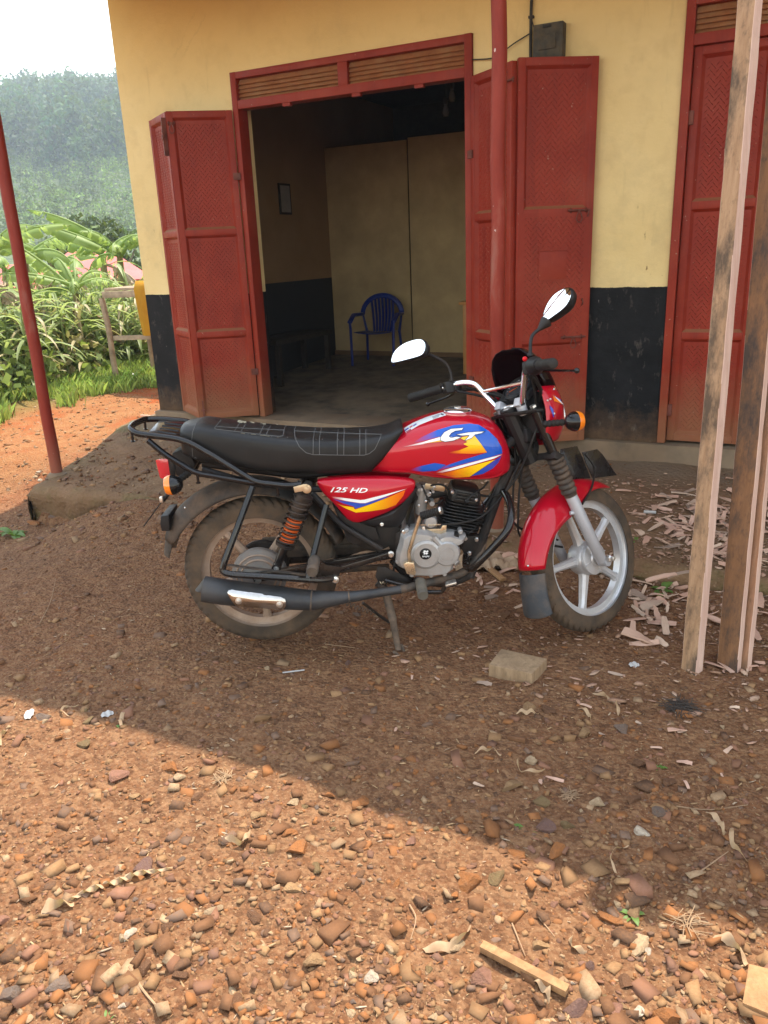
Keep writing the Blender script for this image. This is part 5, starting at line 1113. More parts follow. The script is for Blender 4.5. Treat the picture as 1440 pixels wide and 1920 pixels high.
def shock(y_, parent=None):
    tp = B(576, 914, -.15); bt_ = B(518.6, 1064, -.15); tp = V(tp.x, y_, tp.z); bt_ = V(bt_.x, y_, bt_.z); d = (bt_-tp); L_ = d.length; d = d.normalized(); at = lambda f: tp+d*L_*f
    s = bb(MB().tube([at(.60), at(.97)], [.0165, .0150], 16), 'shock_absorber', M_gblk)
    bb(MB().tube([at(.05), at(.62)], .010, 12), 'damper_rod', M_gblk, s)
    m = MB(); m.tube([at(.07), at(.10), at(.22), at(.36)], [.018, .034, .031, .027], 20); bb(m, 'spring_cap', M_spring, s)
    bb(MB().tube(coil(at(.12), at(.70), .0345, .004, 9.5, 18), .0036, 7), 'outer_spring', M_spring, s)
    bb(MB().tube(coil(at(.34), at(.69), .0235, .004, 9.5, 18), .0042, 7), 'inner_spring', M_orange, s)
    m = MB(); m.tube([at(.685), at(.70), at(.73), at(.745)], [.030, .037, .036, .020], 22); bb(m, 'spring_seat', M_spring, s)
    m = MB(); m.tube([tp+V(0, .02, 0), tp+V(0, -.018, 0)], [.018, .018], 18); bb(m, 'top_eye', M_rub, s)
    m = MB(); m.lathe([(.001, 0), (.016, 0), (.016, .005), (.0095, .006), (.0095, .014), (.001, .015)], tp+V(0, -.020 if y_ < 0 else .02, 0), (0, -1 if y_ < 0 else 1, 0), 16); bb(m, 'top_bolt', M_zinc, s)
    m = MB(); m.tube([bt_+V(0, .018, 0), bt_+V(0, -.018, 0)], [.017, .017], 18); bb(m, 'bottom_eye', M_gblk, s)
    m = MB(); m.lathe([(.001, 0), (.010, 0), (.010, .006), (.001, .008)], bt_+V(0, -.018 if y_ < 0 else .018, 0), (0, -1 if y_ < 0 else 1, 0), 12); bb(m, 'bottom_bolt', M_bolts, s)
    return s
sk = shock(-.145); shock(.145)
m = MB(); m.prism([B(*q, -.172) for q in Q2([(772, 168), (870, 142), (905, 140), (915, 200), (880, 205), (785, 222)])], (0, -.004, 0)); bb(m, 'mount_strap', M_zinc, sk, bevel=.001)

# ---- luggage carrier, rear guard, pegs
car = bb(MB().tube(rounded([B(566, 908, -.14), B(540, 911, -.14), B(479, 904, -.145), B(400, 855, -.135), B(356, 830, -.125), B(330, 822, -.115), B(256, 813, -.10), B(243, 803, -.075), B(249, 796, -.03), B(270, 786, .085), B(300, 785.5, .11), B(352, 790, .12), B(400, 815, .135)], .022), .0115, 12), 'luggage_carrier', M_gblk)
tube('carrier_brace', [B(278, 826, -.105), B(309, 852, -.12), B(367, 887, -.14), B(420, 896, -.143), B(478, 906, -.145)], .0105, M_gblk, car)
tube('carrier_brace', [V(p.x, -p.y, p.z) for p in (B(278, 826, -.105), B(309, 852, -.12), B(367, 887, -.14), B(420, 896, -.143), B(478, 906, -.145))], .0105, M_gblk, car)
for q in ((247, 812), (370, 890), (520, 913)): m = MB(); p0 = B(*q, -.1 if q[0] < 300 else -.14); m.cyl(p0, p0-V(0, 0, .03), .005, seg=8); m.cyl(p0-V(0, 0, .028), p0-V(0, 0, .032), .008, seg=10); bb(m, 'bungee_hook', M_gblk, car)
m = MB(); p0 = B(271, 790, .07); m.cyl(p0, p0-V(0, 0, .03), .005, seg=8); m.cyl(p0-V(0, 0, .028), p0-V(0, 0, .032), .008, seg=10); bb(m, 'bungee_hook', M_gblk, car)
q4 = [B(277, 812, -.085), B(343, 822, -.085), B(364, 792, .085), B(299, 787, .085)]; m = MB(); m.prism(q4, (0, 0, -.004)); plate = bb(m, 'carrier_plate', M_gblk, car, bevel=.0015)
for k in range(4):
    f = .17+.2*k; a_ = q4[0].lerp(q4[3], f).lerp(q4[1].lerp(q4[2], f), .22); b_ = q4[0].lerp(q4[3], f).lerp(q4[1].lerp(q4[2], f), .76); m = MB(); m.tube([a_, b_], .0048, 8); bb(m, 'plate_rib', M_gblk, plate)
grd = tube('leg_guard', [B(474, 912, -.15), B(447, 985, -.20), B(420, 1055, -.235), B(416, 1072, -.24), B(432, 1077, -.245), B(500, 1081, -.245), B(556, 1085, -.235), B(600, 1088, -.20), B(628, 1084, -.16)], .0118, M_gblk, None, False, .02)
tube('guard_strut', [B(612, 946, -.13), B(598, 1000, -.16), B(588, 1040, -.19), B(580, 1068, -.215), B(578, 1084, -.225)], .0115, M_gblk, grd)
m = MB(); m.prism([B(*q) for q in ((424, 1060, -.235), (470, 1066, -.235), (574, 1078, -.225), (574, 1075, -.16), (470, 1062, -.16), (430, 1057, -.16))], (0, 0, -.004)); bb(m, 'step_plate', M_pipe, grd, bevel=.001)
m = MB(); m.prism([B(*q, -.165) for q in ((592, 1038), (598, 1048), (612, 1060), (640, 1064), (636, 1080), (600, 1084), (584, 1078))], (0, .006, 0)); bb(m, 'guard_gusset', M_gblk, grd, bevel=.001)
bb(MB().beam(B(604, 1077, -.155), B(728, 1040, -.125), .016, .022), 'guard_arm', M_gblk, grd, bevel=.005)
m = MB(); m.lathe([(.001, 0), (.013, 0), (.013, .008), (.007, .010), (.007, .018), (.001, .018)], B(629, 1086, -.165), (0, -1, 0), 14); bb(m, 'guard_bolt', M_bolts, grd)
def peg(c, d, L_, r, name, mat, ribs=10):
    n_ = ribs*3; bb(MB().tube([c+d*(L_*k/n_) for k in range(n_+1)], [r+(.0022 if k % 3 else -.0016) for k in range(n_)]+[r], 16), name, mat)
peg(B(590, 1048, -.205), Vector((-.05, -.9, -.18)).normalized(), .085, .0195, 'passenger_footpeg', pbr('worn_rubber', (.060, .050, .042), .75, var=.3, dust=.7, dustcol=(.19, .13, .085)), 2)
# centre stand, footpeg, brake pedal
st = bb(MB().tube(rounded([B(708, 1092, -.09), B(722, 1105, -.095), B(736, 1160, -.125), B(747, 1218, -.15)], .01), [.016]*7+[.0115], 12), 'centre_stand', M_pipe)
m = MB(); m.tube(catmull([B(738, 1222, -.165), B(748, 1227, -.155), B(757, 1222, -.14), B(752, 1208, -.13)], 4), .006, 8); bb(m, 'stand_foot', M_pipe, st)
tube('stand_leg', [B(708, 1092, .09), B(722, 1102, .095), V(.485, .15, .02)], .0125, M_pipe, st); tube('stand_crossbar', [B(715, 1098, -.09), B(715, 1098, .0), B(715, 1098, .0)+V(0, .09, 0)], .011, M_pipe, st)
m = MB(); m.tube(catmull([V(.485, .165, .008), V(.495, .15, .002), V(.505, .135, .01)], 4), .006, 8); bb(m, 'stand_foot', M_pipe, st)
m = MB(); m.tube(coil(B(640, 1128, .02), B(700, 1150, .02), .008, .002, 8), .002, 5); bb(m, 'stand_spring', M_pipe, st)
tube('stand_lever', [B(680, 1130, .06), B(712, 1155, .10), B(735, 1170, .13)], .006, M_mblk, st)
br = bb(MB().prism([B(*q, -.10) for q in ((708, 1062), (722, 1062), (760, 1080), (778, 1090), (776, 1104), (740, 1094), (712, 1096), (704, 1080))], (0, -.006, 0)), 'footrest_bracket', M_mblk, frame, bevel=.001)
bp_ = tube('brake_pedal', [B(722, 1088, -.13), B(776, 1102, -.14), B(801, 1110, -.15), B(829, 1110, -.155), B(835, 1098, -.16), B(836, 1094, -.16)], .0085, M_gblk, None, False, .012)
m = MB(); m.box(B(845, 1093, -.175), (.042, .035, .010), Matrix.Rotation(rad(-14), 3, 'Y')); bb(m, 'pedal_pad', M_bolts, bp_, bevel=.004)
m = MB(); m.tube(coil(B(712, 1093, -.125), B(735, 1090, -.125), .006, .0016, 4), .0016, 5); bb(m, 'pedal_spring', M_zinc, bp_)
peg(B(788, 1090, -.15), Vector((.04, -.92, -.16)).normalized(), .095, .0175, 'rider_footpeg', pbr('worn_peg_rubber', (.11, .095, .075), .75, var=.3, dust=.6, dustcol=(.22, .16, .11)), 9)
m = MB(); m.cyl(B(782, 1088, -.10), B(785, 1089, -.155), .014, seg=12); bb(m, 'peg_mount', M_mblk, frame)
# ---- rear mudguard, tail light, indicators
def fender(cx, cz, arc, wid, name, mat, front, parent=None, edge=.03, th=.003, cross=9):
    """arc: (angle deg, radius, half width)"""
    A_ = np.array(arc); n_ = 40; rows = []
    for k in range(n_+1):
        a = A_[0, 0]+(A_[-1, 0]-A_[0, 0])*k/n_; r = np.interp(a*np.sign(A_[-1, 0]-A_[0, 0]), A_[:, 0]*np.sign(A_[-1, 0]-A_[0, 0]), A_[:, 1]); w_ = np.interp(a*np.sign(A_[-1, 0]-A_[0, 0]), A_[:, 0]*np.sign(A_[-1, 0]-A_[0, 0]), A_[:, 2]); e_ = np.interp(a*np.sign(A_[-1, 0]-A_[0, 0]), A_[:, 0]*np.sign(A_[-1, 0]-A_[0, 0]), A_[:, 3]); row = []
        for j in range(cross*2+1):
            s = (j-cross)/cross; ang_ = s*1.35; yy = w_*math.sin(ang_)/math.sin(1.35); dr = -e_*(1-math.cos(ang_))/(1-math.cos(1.35)); row.append(V(cx+math.cos(rad(a))*(r+dr), yy, cz+math.sin(rad(a))*(r+dr)))
        rows.append(row)
    return bb(MB().sheet(rows), name, mat, parent, front, solid=th, ang=60)
M_fend = pbr('dusty_black_mudguard', (.022, .02, .018), .55, var=.3, dust=.75, dustcol=(.16, .10, .062), dscale=7)
rf = fender(0, .303, [(20, .345, .065, .03), (60, .36, .07, .04), (95, .372, .075, .05), (120, .380, .078, .06), (138, .388, .076, .065), (150, .384, .072, .055), (156, .380, .068, .045)], 0, 'rear_mudguard', M_fend, False)
fl = fender(0, .303, [(154, .377, .064, .04), (160, .373, .060, .035), (166, .370, .054, .03)], 0, 'mud_flap', pbr('brown_flap', (.05, .04, .032), .7, var=.3, dust=.9, dustcol=(.22, .14, .09)), False, rf)
m = MB(); m.prism([B(*q, -.07) for q in ((301, 968), (316, 966), (318, 996), (303, 996), (300, 982))], (0, .14, 0)); bb(m, 'flap_bracket', M_mblk, rf, bevel=.003)
m = MB(); m.ball(B(347, 952, -.078), .004, 8, 6); bb(m, 'rivet', M_bolts, rf)
hsg = bb(MB().loft([[B(px, py, y_) for px, py, y_ in L_] for L_ in ([(326, 862, -.05), (326, 862, .05), (330, 892, .05), (330, 892, -.05)], [(315, 860, -.052), (315, 860, .052), (320, 893, .052), (320, 893, -.052)])]), 'tail_light', M_mblk, None, bevel=.006)
bb(MB().loft([[B(px, py, y_) for px, py, y_ in L_] for L_ in ([(315, 860, -.055), (315, 860, .055), (320, 896, .055), (320, 896, -.055)], [(300, 860, -.054), (300, 860, .054), (306, 898, .054), (306, 898, -.054)], [(291, 862, -.045), (291, 862, .045), (300, 897, .045), (300, 897, -.045)])]), 'tail_lens', M_redlens, hsg, bevel=.006)
m = MB(); m.prism([B(*q, -.045) for q in ((322, 850), (350, 838), (366, 872), (352, 898), (330, 892))], (0, .09, 0)); bb(m, 'tail_bracket', M_mblk, hsg, bevel=.005)
def indicator(c, d, name, stalk_to, front=False):
    """round lamp: black dome one way, amber lens facing d"""
    d = Vector(d).normalized(); r = .036
    o = bb(MB().lathe([(.001, .036), (.012, .034), (.024, .026), (.032, .013), (r, 0), (r, -.004), (.001, -.004)], c, -d, 28), name, M_gblk, None, front)
    bb(MB().lathe([(r+.0005, .0), (r-.001, .014), (.031, .022), (.02, .026), (.001, .027)], c+d*.002, d, 28), 'amber_lens', M_amber, o, front)
    s = MB(); dd = (Vector(stalk_to)-c); n_ = 12; s.tube([c+dd*(.2+.8*k/n_) for k in range(n_+1)], [.010+(.003 if k % 2 else 0) for k in range(n_+1)], 10); bb(s, 'stalk', M_rub, o, front); return o
ci = B(324, 909, -.14); indicator(ci, (-1, 0, -.08), 'rear_indicator', ci+V(.055, .075, .03)); ci2 = V(ci.x, .14, ci.z); indicator(ci2, (-1, 0, -.08), 'rear_indicator', ci2+V(.055, -.075, .03))
pb_ = tube('plate_bracket', [B(318, 922, -.02), B(306, 938, -.02)], .008, M_mblk); m = MB(); m.beam(B(308, 934, -.02), B(270, 986, -.02), .004, .013, (0, 1, 0)); bb(m, 'bracket_arm', M_mblk, pb_, bevel=.001)
m = MB(); m.box(B(303, 936, -.03), (.012, .02, .020)); bb(m, 'clip', M_bolts, pb_, bevel=.002)

# ================= front assembly (written straight, turned with the bars) =================
FY = .092
for sg in (-1, 1):
    a_ = V(.980, sg*FY, .860); g1 = V(1.053, sg*FY, .690); g2 = V(1.116, sg*FY, .543); ax_ = V(FH.x-.012, sg*FY, .272)
    leg = bb(MB().tube([g2+(g1-g2)*.06, g2, g2.lerp(ax_, .5), ax_+V(-.004, 0, .012), ax_], [.019, .0225, .0225, .021, .015], 20), 'fork_leg', M_fork, None, True)
    bb(MB().tube([a_, g1], .0175, 16), 'fork_tube', M_gblk, leg, True)
    n_ = 60; d_ = (g2-g1); rr_ = []
    for k in range(n_+1):
        f = k/n_; rr_.append(.0245+.0075*abs(math.sin(f*math.pi*7.5))**.8*(1-.25*f) if .03 < f < .93 else .024)
    bb(MB().tube([g1+d_*(k/n_) for k in range(n_+1)], rr_, 22), 'fork_gaiter', M_gait, leg, True)
    m = MB(); c = ax_+V(0, sg*-.0, 0); m.cyl(c+V(.012, -.02, .0), c+V(.012, .02, .0), .017, seg=16); bb(m, 'axle_clamp', M_fork, leg, True)
    m = MB(); c = g2.lerp(ax_, .24); m.cyl(c+V(-.01, 0, 0), c+V(-.034, sg*-.012, .0), .008, seg=10); bb(m, 'fender_stud', M_fork, leg, True)
    m = MB(); m.box(a_.lerp(g1, 1.0)+V(-.002, 0, .0), (.052, .055, .03), Matrix.Rotation(RAKE, 3, 'Y')); bb(m, 'clamp_boss', M_mblk, leg, True, bevel=.008)
    m = MB(); m.lathe([(.001, 0), (.012, 0), (.012, .008), (.007, .010), (.001, .010)], a_+SAX*.016, SAX, 6); bb(m, 'fork_cap', M_bolts, leg, True)
tri = bb(MB().prism([SP+V(x, y_, 0)+V(0, 0, -.012-.44*(x)*0) for x, y_ in ((-.028, -.03), (-.01, -.06), (.02, -.115), (.055, -.118), (.062, -.09), (.04, -.05), (.035, 0), (.04, .05), (.062, .09), (.055, .118), (.02, .115), (-.01, .06), (-.028, .03))], SAX*.014), 'top_yoke', M_mblk, None, True, bevel=.004)
lowc = SP-SAX*.185; bb(MB().beam(lowc+V(.035, -.10, 0), lowc+V(.035, .10, 0), .04, .025), 'bottom_yoke', M_mblk, None, True, bevel=.006)
m = MB(); m.lathe([(.001, .0), (.017, 0), (.017, .016), (.012, .019), (.001, .019)], SP+SAX*.004, SAX, 6); bb(m, 'stem_nut', M_bolts, tri, True)
# handlebar
hbp = [(.79, .365, .985), (.855, .215, 1.002), (.885, .165, 1.010), (.915, .128, 1.0), (.935, .09, .938), (.952, .062, .893), (.957, .035, .889)]
HB = [V(x, y_, z) for x, y_, z in hbp]; HB = HB+[V(p.x, -p.y, p.z) for p in HB[::-1]]
bar = bb(MB().tube(rounded(HB, .035, 6), .0112, 14), 'handlebar', M_chrome, None, True)
bb(MB().tube([V(.926, .112, .962), V(.926, -.112, .962)], .0068, 10), 'cross_brace', M_chrome, bar, True)
for sg in (-1, 1):
    m = MB(); c = V(.957, sg*.048, .889); m.tube([c-SAX*.036, c+SAX*.0], [.017, .019], 14); m.box(c+SAX*.008, (.036, .028, .032), Matrix.Rotation(RAKE, 3, 'Y')); bb(m, 'bar_riser', M_fork, tri, True, bevel=.005)
    e = V(.79, sg*.365, .985); i_ = V(.848, sg*.232, 1.0); d_ = (i_-e)
    n_ = 24; gp = MB(); gp.tube([e-d_*.02]+[e+d_*(k/n_) for k in range(n_+1)], [.012]+[.0165+.0012*(k % 2) for k in range(n_)]+[.021], 18); bb(gp, 'hand_grip', M_rub, bar, True)
    m = MB(); m.box(V(.856, sg*.212, .998), (.036, .052, .044), Matrix.Rotation(rad(-21*sg), 3, 'Z')); sw_ = bb(m, 'switch_housing', M_mblk, bar, True, bevel=.008)
    if sg < 0:
        m = MB(); m.lathe([(.030, 0), (.031, .02), (.024, .035), (.02, .045)], V(.848, -.228, .999), (-.38, -.92, 0), 20); bb(m, 'throttle_drum', M_mblk, bar, True)
        m = MB(); m.ball(V(.838, -.205, 1.028), .0085, 12, 8); bb(m, 'stop_button', pbr('red_button', (.6, .01, .015), .3), bar, True)
    else:
        for k, (dx_, dz_) in enumerate(((-.018, .012), (-.018, -.008), (.002, .022))): m = MB(); m.box(V(.852+dx_, .222-.018*k, 1.0+dz_), (.012, .016, .008)); bb(m, 'switch', M_rub, bar, True, bevel=.002)
    # levers
    lv = [V(.872, sg*.195, .990), V(.905, sg*.225, .985), V(.915, sg*.29, .972), V(.885, sg*.375, .958)]
    l_ = bb(MB().tube(catmull(lv, 5), [.0075]*6+[.0065]*9+[.006], 10, flat=.75), 'lever', M_gblk, bar, True)
    m = MB(); m.ball(lv[-1], .0095, 12, 8); bb(m, 'lever_ball', M_gblk, l_, True)
    m = MB(); m.box(V(.878, sg*.192, .992), (.035, .03, .022)); bb(m, 'lever_perch', M_mblk, l_, True, bevel=.004)
# mirrors: outlines traced on their own facing planes
def mirror(glass, yc, depth, stem, name):
    P_ = [FB(px, py, yc) for px, py in glass]; c = sum(P_, Vector())/len(P_)
    # lean the plane so that it faces the rider and a little upwards
    d = (STI.to_3x3() @ bray(sum(q[0] for q in glass)/len(glass), sum(q[1] for q in glass)/len(glass))).normalized()
    n_ = Vector((-.93, math.copysign(.12, -yc), .34)).normalized()
    P_ = []
    for px, py in catmull([(x, y_, 0) for x, y_ in glass], 5, True) and [(v.x, v.y) for v in catmull([(x, y_, 0) for x, y_ in glass], 5, True)]:
        r_ = STI.to_3x3() @ bray(px, py); P_.append(F_ORG+r_*((c-F_ORG).dot(n_)/r_.dot(n_)))
    c = sum(P_, Vector())/len(P_)
    rows = []
    for f, dd in ((1.05, .002), (1.10, -.003), (1.10, -.012), (1.0, -.028), (.75, -.040), (.4, -.046), (.02, -.048)): rows.append([c+(p-c)*f+n_*dd for p in P_])
    o = bb(MB().loft(rows, caps=False), name, M_mblk, None, True, ang=50)
    bb(MB().add([c+(p-c)*.015+n_*.003 for p in P_]+[c+(p-c)*.5+n_*.0025 for p in P_]+[c+(p-c)*1.03+n_*.001 for p in P_], [(i, (i+1) % len(P_), len(P_)+(i+1) % len(P_), len(P_)+i) for i in range(len(P_))]+[(len(P_)+i, len(P_)+(i+1) % len(P_), 2*len(P_)+(i+1) % len(P_), 2*len(P_)+i) for i in range(len(P_))]+[tuple(range(len(P_)))]), 'mirror_glass', M_mirror, o, True)
    sp = [FB(px, py, y_) for px, py, y_ in stem]; rs = [.006]*len(sp); rs[0] = .016
    pts = catmull(sp, 5); n2 = len(pts); bb(MB().tube(pts, [.016*(1-min(1, k/6))+.0058 for k in range(n2-6)]+[.0058, .0058, .009, .009, .009, .009], 12), 'mirror_stem', M_mblk, o, True)
    return o
K2 = lambda pts: [(700+.36806*x, 520+.36806*y) for x, y in pts]
mirror(K2([(868, 208), (874, 172), (893, 128), (925, 88), (965, 64), (992, 58), (1004, 74), (1001, 108), (975, 150), (925, 190), (884, 216)]), -.215, 0, [(1024, 603, -.222), (1012, 616, -.213), (999, 628, -.203), (995, 642, -.20), (994.5, 658, -.20), (994, 668, -.20)], 'mirror')
mirror(K2([(96, 424), (104, 392), (124, 364), (160, 338), (205, 322), (238, 318), (257, 330), (263, 352), (256, 380), (236, 398), (175, 416), (110, 431)]), .27, 0, [(793, 659, .235), (805, 665, .225), (822, 672, .214), (836, 682, .205), (844, 696, .20), (847, 711, .20), (848, 720, .20)], 'mirror')
# front mudguard
ff = fender(FH.x, FH.z, [(178, .338, .060, .050), (165, .338, .066, .062), (145, .332, .070, .085), (128, .322, .072, .100), (112, .314, .072, .10), (95, .309, .068, .06), (75, .306, .058, .035), (60, .310, .035, .018), (52, .322, .006, .004)], 0, 'front_mudguard', M_bred, True, th=.0025, cross=10)
ffl = fender(FH.x, FH.z, [(181, .3345, .059, .046), (190, .340, .060, .044), (200, .350, .064, .040), (208, .362, .070, .036)], 0, 'front_mud_flap', M_fend, True, ff, th=.004)
M_fl2 = pbr('grey_rubber_flap', (.04, .042, .046), .55, var=.2, dust=.4, dustcol=(.25, .17, .11)); ffl.data.materials.clear(); ffl.data.materials.append(M_fl2)
for q in ((1026, 1037), (990, 1061)): m = MB(); m.ball(FB(*q, -.062 if q[0] > 1000 else -.035), .0045, 8, 6); bb(m, 'rivet', M_bolts, ff, True)
st_ = [FB(1096, 850, -.03), FB(1114, 878, -.05), FB(1109, 915, -.066), FB(1092, 945, -.075)]; m = MB(); m.tube(catmull(st_, 5), .0075, 8, flat=.5); bb(m, 'mudguard_stay', M_rub, ff, True)
M_npl = pbr('dark_plate', (.012, .009, .009), .28, var=.2, coat=.3)
m = MB(); m.prism([FB(*q, -.012) for q in ((1052, 842), (1082, 836), (1090, 852), (1108, 897), (1064, 899), (1048, 880))], (0, .004, 0)); npl = bb(m, 'number_plate', M_npl, None, True, bevel=.001)
m = MB(); m.prism([FB(*q, .02) for q in ((1092, 848), (1120, 842), (1130, 852), (1157, 891), (1112, 897), (1100, 870))], (0, .004, 0)); bb(m, 'plate_wing', M_npl, npl, True, bevel=.001)
m = MB(); m.tube([V(1.25, 0, .60), V(1.24, .005, .66)], .008, 8); bb(m, 'plate_stalk', M_mblk, npl, True)
# headlamp fairing, screen, clocks
def shell(zs, name, mat, amax=118, parent=None, n_=30, solid=.004):
    rows = []
    for z, r, xo in zs:
        rows.append([V(xo+math.cos(rad(-amax+2*amax*k/n_))*r*.92, math.sin(rad(-amax+2*amax*k/n_))*r, z) for k in range(n_+1)])
    return bb(MB().sheet(rows), name, mat, parent, True, solid=solid, ang=60)
fair = shell([(.742, .075, 1.045), (.755, .098, 1.045), (.785, .116, 1.045), (.83, .124, 1.05), (.87, .126, 1.05), (.91, .122, 1.045), (.945, .116, 1.035)], 'headlamp_fairing', M_bred, 112)
shell([(.947, .118, 1.034), (.975, .116, 1.025), (1.005, .112, 1.012), (1.04, .102, .998), (1.07, .084, .986), (1.09, .058, .978), (1.098, .022, .974)], 'smoked_screen', M_smoke, 100, fair, 30, .003)
fbm_ = fair.data; fbv = BVHTree.FromPolygons([v.co for v in fbm_.vertices], [tuple(p.vertices) for p in fbm_.polygons])
def H5(pts): return [(880+.20833*x, 620+.20833*y) for x, y in pts]
decal(fbv, H5([(745, 580), (800, 630), (845, 680), (868, 740), (872, 770), (905, 740), (885, 690), (840, 640), (760, 590)]), 'blue_stripe', fair, lambda x, y: (.02, .05, .40), .004, mirror=False, y=-.12)
decal(fbv, H5([(744, 584), (790, 628), (830, 668), (800, 655), (770, 640), (756, 640)]), 'orange_stripe', fair, lambda x, y: ORA, .0045, mirror=False, y=-.12)
decal(fbv, H5([(756, 590), (800, 625), (850, 680), (838, 676), (790, 632)]), 'white_stripe', fair, lambda x, y: WHT, .005, mirror=False, y=-.12)
for q in ((757, 530), (828, 585), (726, 618), (760, 748)): p0 = onto(fbv, *H5([q])[0], off=.002, y=-.12); bb(MB().ball(p0, .0045, 8, 6), 'rivet', M_bolts, fair)
m = MB(); m.lathe([(.001, -.02), (.088, -.02), (.094, 0), (.088, .008), (.001, .02)], V(1.135, 0, .845), (1, 0, 0), 36); lamp = bb(m, 'headlamp', M_chrome, fair, True)
m = MB(); m.box(V(1.02, 0, .86), (.05, .16, .15)); bb(m, 'lamp_bucket', M_mblk, fair, True, bevel=.02)
m = MB(); ic = V(1.005, 0, .955); iax = Vector((-.66, 0, .75)).normalized(); m.lathe([(.001, -.05), (.05, -.05), (.062, -.01), (.062, .008), (.056, .012), (.054, .004), (.001, .002)], ic, iax, 36); ins = bb(m, 'instrument_cluster', M_mblk, None, True)
M_dial = pbr('dial_face', (.03, .03, .032), .3, coat=.6)
bb(MB().lathe([(.053, .0045), (.001, .005)], ic, iax, 36), 'dial', M_dial, ins, True)
iu = Vector((0, 1, 0)); iv = iax.cross(iu)*-1
for k in range(13):
    a = rad(-40+260*k/12); p0 = ic+iax*.0056+(iu*math.cos(a)+iv*math.sin(a))*.043; bb(MB().box(p0, (.003, .003, .001)), 'dial_mark', M_white if k % 3 else M_orange, ins, True)
bb(MB().tube([ic+iax*.0065, ic+iax*.0065+(iu*.7+iv*-.5)*.04], .0012, 5), 'needle', M_orange, ins, True)
m = MB(); m.box(V(.99, 0, .925), (.06, .15, .02), Matrix.Rotation(rad(-35), 3, 'Y')); bb(m, 'cluster_base', M_mblk, ins, True, bevel=.006)
c1 = FB(1077, 790, -.205); indicator(c1, (.92, -.3, 0), 'front_indicator', V(1.0, -.105, .812), True); indicator(V(c1.x, .205, c1.z), (.92, .3, 0), 'front_indicator', V(1.0, .105, .812), True)
# cables
def cable(pts, r=.0042, name='cable', front=False): return bb(MB().tube(catmull(pts, 7), r, 8), name, M_rub, None, front)
W_ = lambda x, y_, z: STM @ V(x, y_, z)
cable([W_(.89, .19, .985), W_(.96, .12, .97), W_(1.02, .04, .90), B(985, 830, .03), B(968, 880, -.02), B(945, 925, -.05), B(905, 967, -.09), B(868, 980, -.115), B(826, 984, -.12)], .0042)
cable([W_(.88, -.19, .985), W_(.97, -.13, .96), W_(1.04, -.09, .88), B(1002, 815, -.05), B(985, 860, -.04), B(962, 905, -.04), B(930, 930, -.03), B(880, 925, -.02)], .0045)
cable([W_(.86, -.20, .985), W_(.98, -.10, .92), W_(1.02, -.05, .82), B(985, 850, 0), B(976, 900, 0), B(972, 960, 0), B(980, 1010, .02), STM @ (FH+V(-.05, .06, .05))], .0042)
cable([W_(.88, .2, .985), W_(.97, .12, .96), W_(1.0, .06, .84), B(966, 860, .02), B(962, 930, .02), B(968, 985, .03), STM @ (FH+V(-.06, .07, .08))], .0042)
cable([W_(.90, .16, .99), W_(.97, .10, .95), W_(1.03, .05, .92)], .006); cable([W_(.87, .18, .98), W_(.95, .11, .94), W_(1.0, .03, .88)], .005); cable([W_(.89, -.17, .985), W_(.99, -.12, .93), W_(1.03, -.06, .88)], .006)
for q in ((952, 905), (958, 900)): pass
m = MB(); m.box(V(1.0, 0, .78), (.05, .09, .05)); bb(m, 'horn_bracket', M_mblk, None, True, bevel=.01)
m = MB(); m.lathe([(.001, 0), (.04, .0), (.045, .02), (.03, .035), (.001, .035)], V(1.02, .01, .735), (1, 0, -.2), 24); bb(m, 'horn', M_mblk, None, True)

# ---- small fittings around the engine
sp_ = ca+cax*Ln*.86+csd*-.085; pl_ = bb(MB().tube([sp_+csd*.02, sp_, sp_+csd*-.02+cax*.012], [.008, .009, .007], 10), 'plug_cap', M_rub)
bb(MB().tube(catmull([sp_+csd*-.02+cax*.012, sp_+csd*-.01+cax*.04+cfw*.02, B(905, 915, -.05), B(915, 903, -.02)], 6), .0038, 8), 'plug_lead', M_rub, pl_)
for pts in ([B(790, 908, -.06), B(800, 930, -.08), B(812, 945, -.07), B(830, 938, -.05)], [B(782, 930, -.06), B(770, 965, -.08), B(764, 1000, -.10), B(752, 1040, -.08)], [B(800, 912, -.04), B(826, 908, -.07), B(840, 918, -.06), B(842, 935, -.05)], [B(880, 1000, -.10), B(893, 985, -.08), B(905, 960, -.05), B(925, 925, -.03)], [B(745, 1045, -.09), B(738, 1065, -.10), B(742, 1082, -.09)]):
    bb(MB().tube(catmull(pts, 6), .0036, 7), 'hose', M_rub)
for q in ((790, 918), (806, 925), (815, 913), (798, 940), (785, 948)): m = MB(); m.lathe([(.001, 0), (.006, 0), (.006, .004), (.003, .006), (.001, .006)], B(*q, -.075), (0, -1, 0), 6); bb(m, 'carburettor_nut', M_bolts, carb)
for k in range(5): m = MB(); m.box(ca+cax*(Ln*(.1+.14*k))+cfw*.083, (.004, .12, .004)); bb(m, 'fin_tie', M_eng, cyl)
m = MB(); m.prism([B(*q, -.11) for q in ((742, 1000), (757, 992), (764, 1004), (756, 1022), (742, 1030))], (0, -.006, 0)); bb(m, 'side_plate', M_mblk, frame, bevel=.001)
# frame lug, tank seam and rubber band of the tank
P_ = [onto(tbv, x, y_, off=.0006) for x, y_ in dense([(724, 893), (760, 893), (800, 899), (850, 903), (900, 904), (936, 902), (951, 892)], 4)]; bb(MB().tube(P_, .0022, 6), 'tank_seam', M_bred, tank)
